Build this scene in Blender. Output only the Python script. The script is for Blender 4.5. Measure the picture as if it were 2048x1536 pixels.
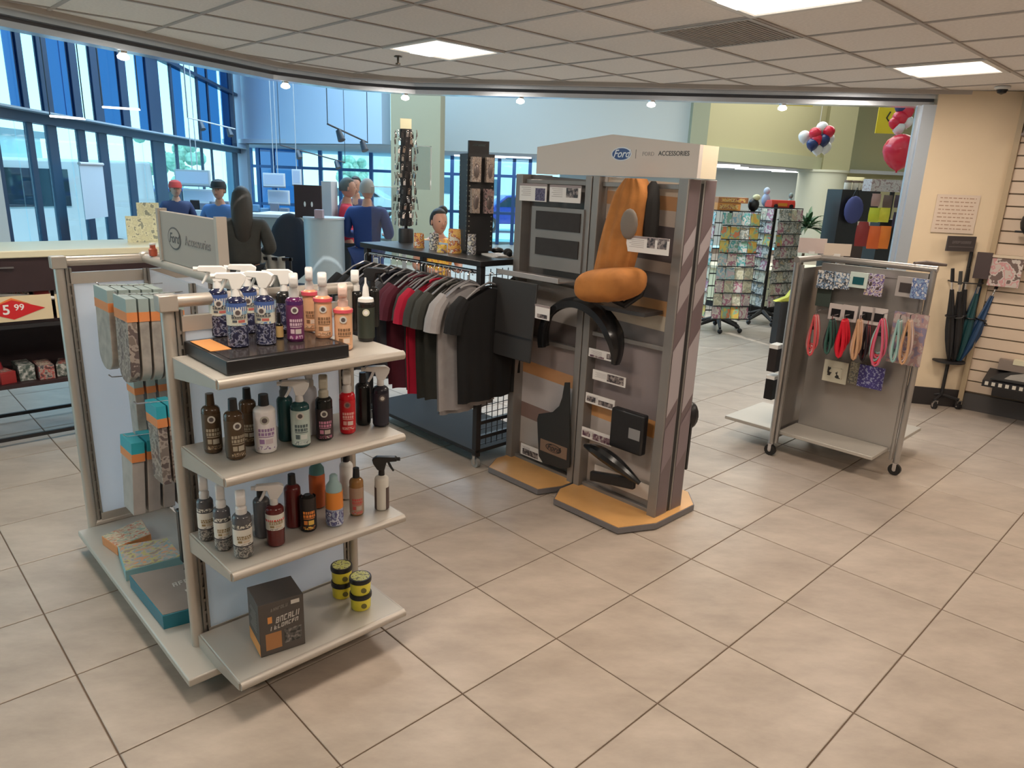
import bpy, bmesh, math, random
from mathutils import Vector, Matrix
random.seed(7)
PI=math.pi
sc=bpy.context.scene
for o in list(bpy.data.objects): bpy.data.objects.remove(o)
COL=sc.collection
# ---------------------------------------------------------------- camera
F_PX=1425.; PITCH=.276; ROLL=.0405; EYE=1.7935
_F=Vector((0,math.cos(PITCH),-math.sin(PITCH))); _R0=Vector((1,0,0)); _U0=_R0.cross(_F)
_R=_R0*math.cos(ROLL)+_U0*math.sin(ROLL); _U=_U0*math.cos(ROLL)-_R0*math.sin(ROLL)
cd=bpy.data.cameras.new('camera'); cam=bpy.data.objects.new('camera',cd); COL.objects.link(cam)
cd.sensor_fit='HORIZONTAL'; cd.sensor_width=36; cd.lens=F_PX/2048*36; cd.clip_start=.05; cd.clip_end=300
cam.matrix_world=Matrix(((_R.x,_U.x,-_F.x,0),(_R.y,_U.y,-_F.y,0),(_R.z,_U.z,-_F.z,EYE),(0,0,0,1)))
sc.camera=cam
def ray(u,v): return _F+_R*((u-1024)/F_PX)-_U*((v-768)/F_PX)
def fl(u,v,z=0.):                      # point of the level plane z seen at a photo position
    d=ray(u,v); t=(z-EYE)/d.z; return Vector((d.x*t,d.y*t,z))
def at(u,v,Y):                         # point at distance Y down the room
    d=ray(u,v); t=Y/d.y; return Vector((d.x*t,Y,EYE+d.z*t))
def onv(u,v,P,n):
    d=ray(u,v); t=(P[0]*n[0]+P[1]*n[1])/(d.x*n[0]+d.y*n[1]); return Vector((d.x*t,d.y*t,EYE+d.z*t))
def pr(p):
    d=Vector(p)-Vector((0,0,EYE)); w=d.dot(_F); return 1024+F_PX*d.dot(_R)/w,768-F_PX*d.dot(_U)/w
# ---------------------------------------------------------------- sky, exposure, lights
sc.view_settings.view_transform='Standard'; sc.view_settings.look='None'; sc.view_settings.gamma=1
sc.view_settings.use_curve_mapping=False; sc.view_settings.exposure=-0.42
w=bpy.data.worlds.new('sky'); sc.world=w; w.use_nodes=True; nt=w.node_tree
bg=nt.nodes['Background']; tc=nt.nodes.new('ShaderNodeTexCoord'); sx=nt.nodes.new('ShaderNodeSeparateXYZ'); rp=nt.nodes.new('ShaderNodeValToRGB')
nt.links.new(tc.outputs['Generated'],sx.inputs[0]); nt.links.new(sx.outputs[2],rp.inputs[0]); nt.links.new(rp.outputs[0],bg.inputs[0])
rp.color_ramp.elements[0].position=0.; rp.color_ramp.elements[0].color=(.60,.95,1.,1)
rp.color_ramp.elements[1].position=.6; rp.color_ramp.elements[1].color=(.18,.75,1.,1)
bg.inputs[1].default_value=2.6
sl_=bpy.data.lights.new('sun','SUN'); sl_.energy=3.; sl_.angle=.01; sl_.color=(1.,.97,.92); so=bpy.data.objects.new('sun',sl_); COL.objects.link(so); so.rotation_euler=(math.radians(32),math.radians(18),0)
ANG=math.radians(44.3)
E1=Vector((math.cos(ANG),math.sin(ANG),0)); E2=Vector((-math.sin(ANG),math.cos(ANG),0))
def area(name,loc,sx_,sy_,power,col,rot=(0,0,0)):
    l=bpy.data.lights.new(name,'AREA'); l.shape='RECTANGLE'; l.size=sx_; l.size_y=sy_; l.energy=power; l.color=col
    o=bpy.data.objects.new(name,l); COL.objects.link(o); o.location=loc; o.rotation_euler=rot; return o
CEIL=2.65
WARM=(1.,.86,.72); COOL=(.62,.82,1.); NEUT=(1.,.97,.86)
# light panels of the shop ceiling (cells of the ceiling grid, three of them in view): lower corner e1, e2
LIGHT_CELLS=[(3.02,3.90),(3.02,1.47),(5.40,1.47),(.58,1.47),(.58,3.90),(3.02,-.97),(.58,-.97),(-1.86,1.47),(5.40,-.97)]
for k,(a_,b_) in enumerate(LIGHT_CELLS):
    p=E1*(a_+.305)+E2*(b_+.305)
    area('ceiling_panel_lamp',(p.x,p.y,CEIL-.03),.5,.5,30 if k<3 else 34,WARM,(0,0,ANG))
for p,s,e,c in (((-3.5,11,5.6),4,560,(.50,.76,1.)),((2.,11.,5.6),5,400,(.95,.97,.95)),((7.5,13.5,5.6),5,470,NEUT),((-2.5,15.5,5.6),4,420,(.50,.76,1.)),((6.5,18.5,5.6),4,300,NEUT)):
    area('showroom_fill_lamp',p,s,s,e,c)  # added fill lamps out of view, tinted bluish on the daylight side
# ---------------------------------------------------------------- materials
MATS={}
def mat(name,col,rough=.5,metal=0.,var=0.,scale=8.,bump=0.,emit=0.,alpha=None,coat=0.):
    if name in MATS: return MATS[name]
    m=bpy.data.materials.new(name); m.use_nodes=True; t=m.node_tree; b=t.nodes['Principled BSDF']
    c=tuple(col)+(1,) if len(col)==3 else col
    b.inputs['Base Color'].default_value=c; b.inputs['Roughness'].default_value=rough; b.inputs['Metallic'].default_value=metal
    if coat: b.inputs['Coat Weight'].default_value=coat
    if emit: b.inputs['Emission Color'].default_value=c; b.inputs['Emission Strength'].default_value=emit
    if alpha is not None: b.inputs['Alpha'].default_value=alpha
    if var or bump:
        co=t.nodes.new('ShaderNodeTexCoord'); n=t.nodes.new('ShaderNodeTexNoise'); n.inputs['Scale'].default_value=scale; n.inputs['Detail'].default_value=4
        t.links.new(co.outputs['Object'],n.inputs['Vector'])
        if var:
            r=t.nodes.new('ShaderNodeValToRGB'); r.color_ramp.elements[0].position=.3; r.color_ramp.elements[1].position=.7
            r.color_ramp.elements[0].color=tuple(max(0,x*(1-var)) for x in c[:3])+(1,); r.color_ramp.elements[1].color=tuple(min(1,x*(1+var)) for x in c[:3])+(1,)
            t.links.new(n.outputs['Fac'],r.inputs[0]); t.links.new(r.outputs[0],b.inputs['Base Color'])
        if bump:
            bp=t.nodes.new('ShaderNodeBump'); bp.inputs['Strength'].default_value=bump; bp.inputs['Distance'].default_value=.01
            t.links.new(n.outputs['Fac'],bp.inputs['Height']); t.links.new(bp.outputs[0],b.inputs['Normal'])
    MATS[name]=m; return m
def blotch(name,cols,scale=30.,rough=.4,stretch=(1,1,1),detail=1.):
    """flat print of several ink colours in random patches (packaging seen small)"""
    if name in MATS: return MATS[name]
    m=bpy.data.materials.new(name); m.use_nodes=True; t=m.node_tree; b=t.nodes['Principled BSDF']; b.inputs['Roughness'].default_value=rough
    co=t.nodes.new('ShaderNodeTexCoord'); mp=t.nodes.new('ShaderNodeMapping'); mp.inputs['Scale'].default_value=stretch
    n=t.nodes.new('ShaderNodeTexNoise'); n.inputs['Scale'].default_value=scale*1.9; n.inputs['Detail'].default_value=detail+1
    oi=t.nodes.new('ShaderNodeObjectInfo'); va=t.nodes.new('ShaderNodeVectorMath'); va.operation='ADD'
    cb=t.nodes.new('ShaderNodeCombineXYZ'); mu=t.nodes.new('ShaderNodeMath'); mu.operation='MULTIPLY'; mu.inputs[1].default_value=37.
    t.links.new(oi.outputs['Random'],mu.inputs[0]); t.links.new(mu.outputs[0],cb.inputs[0]); t.links.new(mu.outputs[0],cb.inputs[2])
    t.links.new(co.outputs['Object'],mp.inputs[0]); t.links.new(mp.outputs[0],va.inputs[0]); t.links.new(cb.outputs[0],va.inputs[1]); t.links.new(va.outputs[0],n.inputs['Vector'])
    r=t.nodes.new('ShaderNodeValToRGB'); r.color_ramp.interpolation='CONSTANT'; k=len(cols)
    e=r.color_ramp.elements
    while len(e)<k: e.new(.5)
    for i,c in enumerate(cols):
        e[i].position=0. if i==0 else .33+.34*(i/(k)); e[i].color=tuple(c)+(1,)
    t.links.new(n.outputs['Fac'],r.inputs[0]); t.links.new(r.outputs[0],b.inputs['Base Color']); MATS[name]=m; return m
def brushed(name,col,rough=.35):
    m=mat(name,col,rough,.75,.08,3.); return m
STEEL=mat('satin_champagne_steel',(.46,.42,.37),.36,.35,.08,3.)
STEELD=mat('satin_dark_steel',(.26,.24,.215),.42,.35,.08,3.)
ZINC=mat('grey_anodised_post',(.26,.245,.235),.42,.3,.08,3.)
CHROME=mat('chrome',(.8,.8,.82),.12,1.)
BLACKP=mat('black_plastic',(.012,.012,.014),.35)
BLACKM=mat('black_powder_coat',(.015,.014,.016),.5)
RUBBER=mat('black_rubber',(.02,.02,.02),.7)
WHITEP=mat('white_plastic',(.82,.82,.80),.4)
CLEARW=mat('cloudy_clear_plastic',(.80,.78,.77),.25,alpha=.8)
PANEL=mat('frosted_acrylic_panel',(.72,.74,.78),.35)
_t=PANEL.node_tree; _b=_t.nodes['Principled BSDF']; _tl=_t.nodes.new('ShaderNodeBsdfTranslucent'); _tl.inputs[0].default_value=(.88,.91,.96,1); _mx=_t.nodes.new('ShaderNodeMixShader'); _mx.inputs[0].default_value=.6
_t.links.new(_b.outputs[0],_mx.inputs[1]); _t.links.new(_tl.outputs[0],_mx.inputs[2]); _t.links.new(_mx.outputs[0],_t.nodes['Material Output'].inputs[0])
PAPER=mat('white_card',(.80,.77,.75),.6)
CREAM=mat('cream_laminate',(.70,.66,.48),.4)
def glassy(name,col,fac):
    if name in MATS: return MATS[name]
    m=bpy.data.materials.new(name); m.use_nodes=True; t=m.node_tree
    for n in list(t.nodes): t.nodes.remove(n)
    o=t.nodes.new('ShaderNodeOutputMaterial'); mx=t.nodes.new('ShaderNodeMixShader'); tr=t.nodes.new('ShaderNodeBsdfTransparent'); gl=t.nodes.new('ShaderNodeBsdfGlossy')
    tr.inputs[0].default_value=tuple(col)+(1,); gl.inputs['Roughness'].default_value=.03; mx.inputs[0].default_value=fac
    t.links.new(tr.outputs[0],mx.inputs[1]); t.links.new(gl.outputs[0],mx.inputs[2]); t.links.new(mx.outputs[0],o.inputs[0]); MATS[name]=m; return m
GLASS=glassy('clear_window_glass',(.88,.97,1.),.06)
GLASSB=glassy('blue_tinted_glass',(.17,.34,.56),.06)
GLASSD=glassy('deep_blue_tinted_glass',(.05,.14,.38),.08)
ACRY=glassy('clear_acrylic',(.9,.93,.95),.12)
# ---------------------------------------------------------------- mesh builder
class MB:
    def __init__(s): s.v=[]; s.f=[]; s.m=[]; s.cur=0; s.M=Matrix.Identity(4)
    def slot(s,i): s.cur=i; return s
    def add(s,vs,fs):
        n=len(s.v); s.v+=[tuple(s.M@Vector(p)) for p in vs]; s.f+=[tuple(n+i for i in q) for q in fs]; s.m+=[s.cur]*len(fs); return s
    def box(s,a,b):
        x0,y0,z0=(min(a[i],b[i]) for i in range(3)); x1,y1,z1=(max(a[i],b[i]) for i in range(3))
        return s.add([(x0,y0,z0),(x1,y0,z0),(x1,y1,z0),(x0,y1,z0),(x0,y0,z1),(x1,y0,z1),(x1,y1,z1),(x0,y1,z1)],
            [(3,2,1,0),(4,5,6,7),(0,1,5,4),(1,2,6,5),(2,3,7,6),(3,0,4,7)])
    def bbox(s,c,d,h,zr=0):            # box centred at c, size d x h, height given by d[2]
        return s
    def cyl(s,p,q,r,r2=None,n=12,caps=True):
        p=Vector(p); q=Vector(q); r2=r if r2 is None else r2; d=(q-p).normalized()
        u=d.orthogonal().normalized(); w=d.cross(u); vs=[]; fs=[]
        for k in range(n):
            a=2*PI*k/n; c=u*math.cos(a)+w*math.sin(a); vs+=[p+c*r,q+c*r2]
        for k in range(n): j=(k+1)%n; fs.append((2*k,2*j,2*j+1,2*k+1))
        if caps: fs.append(tuple(2*k for k in reversed(range(n)))); fs.append(tuple(2*k+1 for k in range(n)))
        return s.add(vs,fs)
    def lathe(s,prof,c=(0,0,0),n=20):    # prof: (r,z) from bottom to top
        vs=[];fs=[];m=len(prof)
        for k in range(n):
            a=2*PI*k/n
            for r,z in prof: vs.append((c[0]+r*math.cos(a),c[1]+r*math.sin(a),c[2]+z))
        for k in range(n):
            j=(k+1)%n
            for i in range(m-1): fs.append((k*m+i,j*m+i,j*m+i+1,k*m+i+1))
        fs.append(tuple(k*m for k in reversed(range(n)))); fs.append(tuple(k*m+m-1 for k in range(n)))
        return s.add(vs,fs)
    def prism(s,poly,z0,z1):
        n=len(poly); vs=[(x,y,z0) for x,y in poly]+[(x,y,z1) for x,y in poly]
        ar=sum(poly[i][0]*poly[(i+1)%n][1]-poly[(i+1)%n][0]*poly[i][1] for i in range(n))
        if ar<0: vs=[(x,y,z0) for x,y in poly[::-1]]+[(x,y,z1) for x,y in poly[::-1]]
        return s.add(vs,[tuple(reversed(range(n))),tuple(range(n,2*n))]+[(i,(i+1)%n,n+(i+1)%n,n+i) for i in range(n)])
    def xprism(s,poly,x0,x1):            # poly in (y,z), extruded along x
        M=s.M; s.M=M@Matrix(((0,0,1,0),(1,0,0,0),(0,1,0,0),(0,0,0,1))); s.prism(poly,x0,x1); s.M=M; return s
    def yprism(s,poly,y0,y1):            # poly in (x,z), extruded along y
        M=s.M; s.M=M@Matrix(((1,0,0,0),(0,0,-1,0),(0,1,0,0),(0,0,0,1))); s.prism(poly,-y1,-y0); s.M=M; return s
    def tube(s,pts,r,n=8,closed=False):
        pts=[Vector(p) for p in pts]; m=len(pts); vs=[];fs=[]; up=None
        for i,p in enumerate(pts):
            a=pts[i-1] if (i>0 or closed) else p; b=pts[(i+1)%m] if (i<m-1 or closed) else p
            d=(b-a).normalized() if (b-a).length>1e-9 else Vector((0,0,1))
            if up is None: up=d.orthogonal().normalized()
            up=(up-d*up.dot(d)); up=up.normalized() if up.length>1e-6 else d.orthogonal().normalized()
            w=d.cross(up); rr=r[i] if isinstance(r,(list,tuple)) else r
            for k in range(n):
                t=2*PI*k/n; vs.append(p+(up*math.cos(t)+w*math.sin(t))*rr)
        for i in range(m if closed else m-1):
            j=(i+1)%m
            for k in range(n): l=(k+1)%n; fs.append((i*n+k,i*n+l,j*n+l,j*n+k))
        if not closed: fs.append(tuple(reversed(range(n)))); fs.append(tuple((m-1)*n+k for k in range(n)))
        return s.add(vs,fs)
    def ell(s,c,r,n=12,m=8):
        if not isinstance(r,(list,tuple)): r=(r,r,r)
        vs=[(c[0],c[1],c[2]-r[2])];fs=[]
        for i in range(1,m):
            t=-PI/2+PI*i/m
            for k in range(n):
                a=2*PI*k/n; vs.append((c[0]+r[0]*math.cos(t)*math.cos(a),c[1]+r[1]*math.cos(t)*math.sin(a),c[2]+r[2]*math.sin(t)))
        vs.append((c[0],c[1],c[2]+r[2])); L=len(vs)-1
        for k in range(n):
            l=(k+1)%n; fs.append((0,1+l,1+k)); fs.append((L,L-n+k,L-n+l))
            for i in range(m-2): a=1+i*n; fs.append((a+k,a+l,a+n+l,a+n+k))
        return s.add(vs,fs)
    def grid(s,fn,nu,nv,thick=None):      # fn(u,v)->point, u,v in 0..1
        vs=[fn(i/nu,j/nv) for j in range(nv+1) for i in range(nu+1)]
        return s.add(vs,[(j*(nu+1)+i,j*(nu+1)+i+1,(j+1)*(nu+1)+i+1,(j+1)*(nu+1)+i) for j in range(nv) for i in range(nu)])
    def mesh(s,name,mats,smooth=35):
        me=bpy.data.meshes.new(name); me.from_pydata(s.v,[],s.f)
        for m in (mats if isinstance(mats,(list,tuple)) else [mats]): me.materials.append(m)
        if len(me.materials)>1: me.polygons.foreach_set('material_index',s.m)
        if smooth:
            me.polygons.foreach_set('use_smooth',[True]*len(me.polygons)); me.update()
            try: me.set_sharp_from_angle(angle=math.radians(smooth))
            except Exception: pass
        me.update(); return me
    def build(s,name,mats,parent=None,loc=None,rot=None,bevel=0.,solid=0.,smooth=35):
        o=bpy.data.objects.new(name,s.mesh(name,mats,smooth)); COL.objects.link(o)
        if parent: o.parent=parent
        if loc is not None: o.location=loc
        if rot is not None: o.rotation_euler=rot if isinstance(rot,(tuple,list)) else (0,0,rot)
        if solid: d=o.modifiers.new('solid','SOLIDIFY'); d.thickness=solid; d.offset=0
        if bevel: b=o.modifiers.new('bevel','BEVEL'); b.width=bevel; b.segments=2; b.limit_method='ANGLE'
        return o
def tag(o,label,cat,group=None,kind=None):
    o['label']=label; o['category']=cat
    if group: o['group']=group
    if kind: o['kind']=kind
    return o
def struct(o): o['kind']='structure'; return o
def thing(name,label,cat,loc=(0,0,0),rz=0.,group=None):
    o=bpy.data.objects.new(name,None); COL.objects.link(o); o.location=loc; o.rotation_euler=(0,0,rz); o.empty_display_size=.1
    return tag(o,label,cat,group)
def dup(root,loc=None,rz=None,label=None,group=None):
    def cp(o,par):
        c=o.copy(); COL.objects.link(c); c.parent=par
        for ch in kids.get(o.name,[]): cp(ch,c)
        return c
    kids={}
    def walk(o):
        kids[o.name]=list(o.children)
        for c in o.children: walk(c)
    walk(root); r=cp(root,root.parent)
    if loc is not None: r.location=loc
    if rz is not None: r.rotation_euler=(0,0,rz)
    if label: r['label']=label
    if group: r['group']=group
    return r
def text_mesh(txt,size,depth=.0008,shear=0.,bold=0.):
    cu=bpy.data.curves.new('lettering','FONT'); cu.body=txt; cu.size=size; cu.extrude=depth; cu.shear=shear; cu.offset=bold*size
    cu.align_x='CENTER'; cu.align_y='CENTER'; cu.resolution_u=3
    o=bpy.data.objects.new('tmp',cu); COL.objects.link(o)
    dg=bpy.context.evaluated_depsgraph_get(); me=bpy.data.meshes.new_from_object(o.evaluated_get(dg))
    bpy.data.objects.remove(o); bpy.data.curves.remove(cu); return me
def text_obj(txt,size,m,parent,M,name='lettering',shear=0.,bold=0.,bendr=None,sx_=1.):
    me=text_mesh(txt,size,shear=shear,bold=bold)
    for v in me.vertices:
        x,y,z=v.co; x*=sx_
        if bendr:   # wrap round an upright cylinder of radius bendr, facing -y
            a=x/bendr; v.co=(math.sin(a)*(bendr+z),-math.cos(a)*(bendr+z),y)
        else: v.co=M@Vector((x,y,z))
    me.materials.clear(); me.materials.append(m)
    o=bpy.data.objects.new(name,me); COL.objects.link(o); o.parent=parent
    if bendr and M is not None: o.matrix_local=M
    return o
def marks(par,m_,M,w_,h_,n,slant=.2,seed=1,name='illegible_lettering'):
    """a word too blurred to read: upright strokes and short bars, w_ x h_"""
    r=random.Random(seed); mb=MB(); mb.M=M; s=w_/n; t=s*.2
    for k in range(n):
        x=-w_/2+k*s
        for q in ((0,t,0,h_),)+(((s*.55,s*.55+t,0,h_),) if r.random()<.6 else ())+((0,s*.7,h_*.82,h_),)*(r.random()<.6)+((0,s*.7,h_*.42,h_*.58),)*(r.random()<.5)+((0,s*.7,0,h_*.16),)*(r.random()<.6):
            a,b,c,d=q; f=lambda X,Y:(x+X+slant*Y,Y-h_/2)
            P=[f(a,c),f(b,c),f(b,d),f(a,d)]; mb.prism(P,0,.0008)
    o=mb.build(name,m_,par,smooth=0); return o
def face_negx(x,y,z):    # lettering that faces local -x, reading towards -y
    return Matrix.Translation((x,y,z))@Matrix(((0,0,-1,0),(-1,0,0,0),(0,1,0,0),(0,0,0,1)))
def face_negy(x,y,z):
    return Matrix.Translation((x,y,z))@Matrix(((1,0,0,0),(0,0,-1,0),(0,1,0,0),(0,0,0,1)))
# ================================================================ SETTING
# floor -----------------------------------------------------------
def floor_mat():
    m=bpy.data.materials.new('stone_look_porcelain'); m.use_nodes=True; t=m.node_tree; b=t.nodes['Principled BSDF']
    geo=t.nodes.new('ShaderNodeNewGeometry'); n1=t.nodes.new('ShaderNodeTexNoise'); n1.inputs['Scale'].default_value=2.6; n1.inputs['Detail'].default_value=8; n1.inputs['Roughness'].default_value=.65
    mp=t.nodes.new('ShaderNodeMapping'); mp.inputs['Rotation'].default_value=(0,0,-ANG); mp.inputs['Scale'].default_value=(1,2.2,1)
    oi=t.nodes.new('ShaderNodeObjectInfo'); ad=t.nodes.new('ShaderNodeVectorMath'); ad.operation='ADD'; cb=t.nodes.new('ShaderNodeCombineXYZ'); mu=t.nodes.new('ShaderNodeMath'); mu.operation='MULTIPLY'; mu.inputs[1].default_value=50
    t.links.new(oi.outputs['Random'],mu.inputs[0]); t.links.new(mu.outputs[0],cb.inputs[0])
    t.links.new(geo.outputs['Position'],mp.inputs[0]); t.links.new(mp.outputs[0],ad.inputs[0]); t.links.new(cb.outputs[0],ad.inputs[1]); t.links.new(ad.outputs[0],n1.inputs['Vector'])
    r=t.nodes.new('ShaderNodeValToRGB'); r.color_ramp.elements[0].position=.32; r.color_ramp.elements[1].position=.68
    r.color_ramp.elements[0].color=(.345,.285,.235,1); r.color_ramp.elements[1].color=(.48,.405,.335,1)
    t.links.new(n1.outputs['Fac'],r.inputs[0]); t.links.new(r.outputs[0],b.inputs['Base Color'])
    b.inputs['Roughness'].default_value=.38; b.inputs['Specular IOR Level'].default_value=.4
    n2=t.nodes.new('ShaderNodeTexNoise'); n2.inputs['Scale'].default_value=25; bp=t.nodes.new('ShaderNodeBump'); bp.inputs['Strength'].default_value=.08; bp.inputs['Distance'].default_value=.01
    t.links.new(geo.outputs['Position'],n2.inputs['Vector']); t.links.new(n2.outputs['Fac'],bp.inputs['Height']); t.links.new(bp.outputs[0],b.inputs['Normal']); return m
TILE_M=floor_mat()
floor=struct(MB().prism([(-6.2,-4),(-6.0,4.5),(-6.9,18.5),(-7.4,21.6),(16,24.6),(16,-4)],-.2,-.004).build('floor',mat('dark_grout',(.13,.085,.055),.8)))
P0=fl(952.9,1174.5); p01=P0.dot(E1); p02=P0.dot(E2); T=.5
tm=MB(); g=.0028
tm.add([(-.25+g,-.25+g,-.01),(.25-g,-.25+g,-.01),(.25-g,.25-g,-.01),(-.25+g,.25-g,-.01),
        (-.25+g,-.25+g,-.0015),(.25-g,-.25+g,-.0015),(.25-g,.25-g,-.0015),(-.25+g,.25-g,-.0015),
        (-.247+g,-.247+g,0),(.247-g,-.247+g,0),(.247-g,.247-g,0),(-.247+g,.247-g,0)],
       [(0,1,5,4),(1,2,6,5),(2,3,7,6),(3,0,4,7),(4,5,9,8),(5,6,10,9),(6,7,11,10),(7,4,8,11),(8,9,10,11)])
tme=tm.mesh('tile',TILE_M,0); cells=[]; rest=[]
for i in range(-30,50):
    for j in range(-30,50):
        c=E1*(p01+(i+.5)*T)+E2*(p02+(j+.5)*T)
        if not(-5.6-max(0,c.y-3)*.06<c.x<14 and -3<c.y<21.3): continue
        vis=False
        if c.y>.8:
            u,v=pr((c.x,c.y,0)); vis=-140<u<2190 and v<1700 and c.y<10.2
        (cells if vis else rest).append((c.length,c))
cells.sort(key=lambda q:q[0]); rest+=cells[290:]; cells=cells[:290]
for d,c in cells:
    o=bpy.data.objects.new('tile',tme); COL.objects.link(o); o.location=(c.x,c.y,0); o.rotation_euler=(0,0,ANG); o.parent=floor
fm=MB()
for d,c in rest:
    q=[c+E1*a*(.25-g)+E2*b_*(.25-g) for a,b_ in ((-1,-1),(1,-1),(1,1),(-1,1))]; fm.add([(p.x,p.y,0) for p in q],[(0,1,2,3)])
o=fm.build('tile_field',TILE_M,floor,smooth=0); o['kind']='stuff'
# ceiling ---------------------------------------------------------
EDGE=[(-4.97,0.),(-1.98,6.28),(-1.5,6.72),(-1.0,6.87),(4.03,6.2)]       # front edge of the shop ceiling
CT=mat('mineral_fibre_tile',(.84,.79,.745),.85,0.,.05,60.,.15)
CG=mat('ceiling_runner',(.44,.40,.37),.5)
SHOP=[(-4.97,0.),(-4.97,-3.2),(7.5,-3.2),(7.5,3.0)]+[(4.03,6.2)]+[(-1.0,6.87),(-1.5,6.72),(-1.98,6.28)]
ceil=struct(MB().prism(SHOP,CEIL+.02,CEIL+.14).build('ceiling',CG))
def inside(p,poly):
    c=False; n=len(poly)
    for i in range(n):
        (x1,y1),(x2,y2)=poly[i],poly[(i+1)%n]
        if (y1>p[1])!=(y2>p[1]) and p[0]<(x2-x1)*(p[1]-y1)/(y2-y1)+x1: c=not c
    return c
def clip(poly,clipper):
    # Sutherland-Hodgman against a convex polygon given counter-clockwise
    out=poly
    for i in range(len(clipper)):
        ax,ay=clipper[i]; bx,by=clipper[(i+1)%len(clipper)]; inp=out; out=[]
        if not inp: break
        def sd(p): return (bx-ax)*(p[1]-ay)-(by-ay)*(p[0]-ax)
        for k in range(len(inp)):
            p,q=inp[k],inp[(k+1)%len(inp)]; sp,sq=sd(p),sd(q)
            if sp>=0: out.append(p)
            if sp*sq<0: t=sp/(sp-sq); out.append((p[0]+(q[0]-p[0])*t,p[1]+(q[1]-p[1])*t))
    return out
CC=[(-4.97,-3.2),(7.5,-3.2),(7.5,3.0),(4.03,6.2),(-1.0,6.87),(-1.5,6.72),(-1.98,6.28),(-4.97,0.)]
G1=3.63; G2=2.08; GP=.61
lightcells={(round((a_-G1)/GP+.02),round((b_-G2)/GP+.02)) for a_,b_ in LIGHT_CELLS if abs(a_-5.40)>.01}
lightset=set()
VENT=(0,0)
for i in range(-14,9):
    for j in range(-16,12):
        if (i,j)==VENT: continue
        if (i,j) in lightcells: continue
        a0=G1+i*GP; b0=G2+j*GP
        sq=[(E1*(a0+x)+E2*(b0+y)) for x,y in ((.008,.008),(.602,.008),(.602,.602),(.008,.602))]
        if (i,j) in ((3,-1),(3,-5)): continue      # light panels
        pl=clip([(p.x,p.y) for p in sq],CC)
        if len(pl)<3: continue
        c=(sum(p[0] for p in pl)/len(pl),sum(p[1] for p in pl)/len(pl))
        if c[1]<-1.0: 
            pass
        mb=MB(); mb.prism([(x-c[0],y-c[1]) for x,y in pl],.0,.012)
        mb.build('ceiling_tile',CT,ceil,(c[0],c[1],CEIL+.005),smooth=0)
gr=MB()
for i in range(-14,10):
    a0=G1+i*GP
    pts=clip([(p.x,p.y) for p in (E1*(a0-.012)+E2*-9,E1*(a0+.012)+E2*-9,E1*(a0+.012)+E2*9,E1*(a0-.012)+E2*9)],CC)
    if len(pts)>2: gr.prism(pts,CEIL-.001,CEIL+.006)
for j in range(-16,13):
    b0=G2+j*GP
    pts=clip([(p.x,p.y) for p in (E1*-9+E2*(b0-.012),E1*9+E2*(b0-.012),E1*9+E2*(b0+.012),E1*-9+E2*(b0+.012))],CC)
    if len(pts)>2: gr.prism(pts,CEIL-.0022,CEIL+.0055)
gr.build('ceiling_runner',CG,ceil,smooth=0)
LENS=mat('lit_light_lens',(1.,.93,.82),.5,emit=2.2); LENS2=mat('lit_lens_basket',(1.,.97,.93),.5,emit=3.2); FRM=mat('white_light_frame',(.75,.72,.68),.4)
LL=['bright square ceiling light panel nearest the header bend above the shirt rack','bright ceiling light panel cut by the top edge above the wooden base tower','bright square ceiling light panel near the beige corner wall']
for k,(a_,b_) in enumerate(LIGHT_CELLS):
    i,j=round((a_-G1)/GP),round((b_-G2)/GP)
    p=E1*(G1+i*GP+.305)+E2*(G2+j*GP+.305)
    if abs(a_-5.40)<.01: p=E1*(G1+3*GP+.305)+E2*((G2-GP if b_>0 else G2-5*GP)+.305)
    o=thing('ceiling_light',LL[k] if k<3 else 'ceiling light panel behind the viewer, '+'first second third fourth fifth sixth'.split()[k-3]+' of six','light',(p.x,p.y,CEIL-.004),ANG,'square ceiling light panels' )
    f=MB()
    for q in (((-.3,-.3),(.3,-.265)),((-.3,.265),(.3,.3)),((-.3,-.265),(-.265,.265)),((.265,-.265),(.3,.265))): f.box((q[0][0],q[0][1],-.004),(q[1][0],q[1][1],.01))
    f.build('frame',FRM,o)
    MB().box((-.265,-.265,.004),(.265,.265,.012)).build('lens',LENS,o)
    MB().box((-.09,-.265,-.006),(.09,.265,.004)).build('basket',LENS2,o)
for o_ in [o for o in bpy.data.objects if o.type=='LIGHT' and o.name.startswith('ceiling_panel')]: o_.location.z=CEIL-.02
p=E1*(G1+.305)+E2*(G2+.305)
o=thing('air_vent','grey square air return grille in the ceiling','vent',(p.x,p.y,CEIL-.002),ANG)
VM=mat('grey_vent_metal',(.50,.48,.46),.6)
f=MB()
for q in (((-.3,-.3),(.3,-.28)),((-.3,.28),(.3,.3)),((-.3,-.28),(-.28,.28)),((.28,-.28),(.3,.28))): f.box((q[0][0],q[0][1],-.004),(q[1][0],q[1][1],.01))
f.build('frame',VM,o); MB().box((-.28,-.28,.012),(.28,.28,.016)).build('mesh_screen',mat('vent_screen',(.34,.325,.31),.8),o)
sl=MB().box((-.28,-.003,-.002),(.28,.003,.01)).mesh('slat',VM,0)
for k in range(22):
    s=bpy.data.objects.new('slat',sl); COL.objects.link(s); s.parent=o; s.location=(0,-.27+k*.0257,0)
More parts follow.
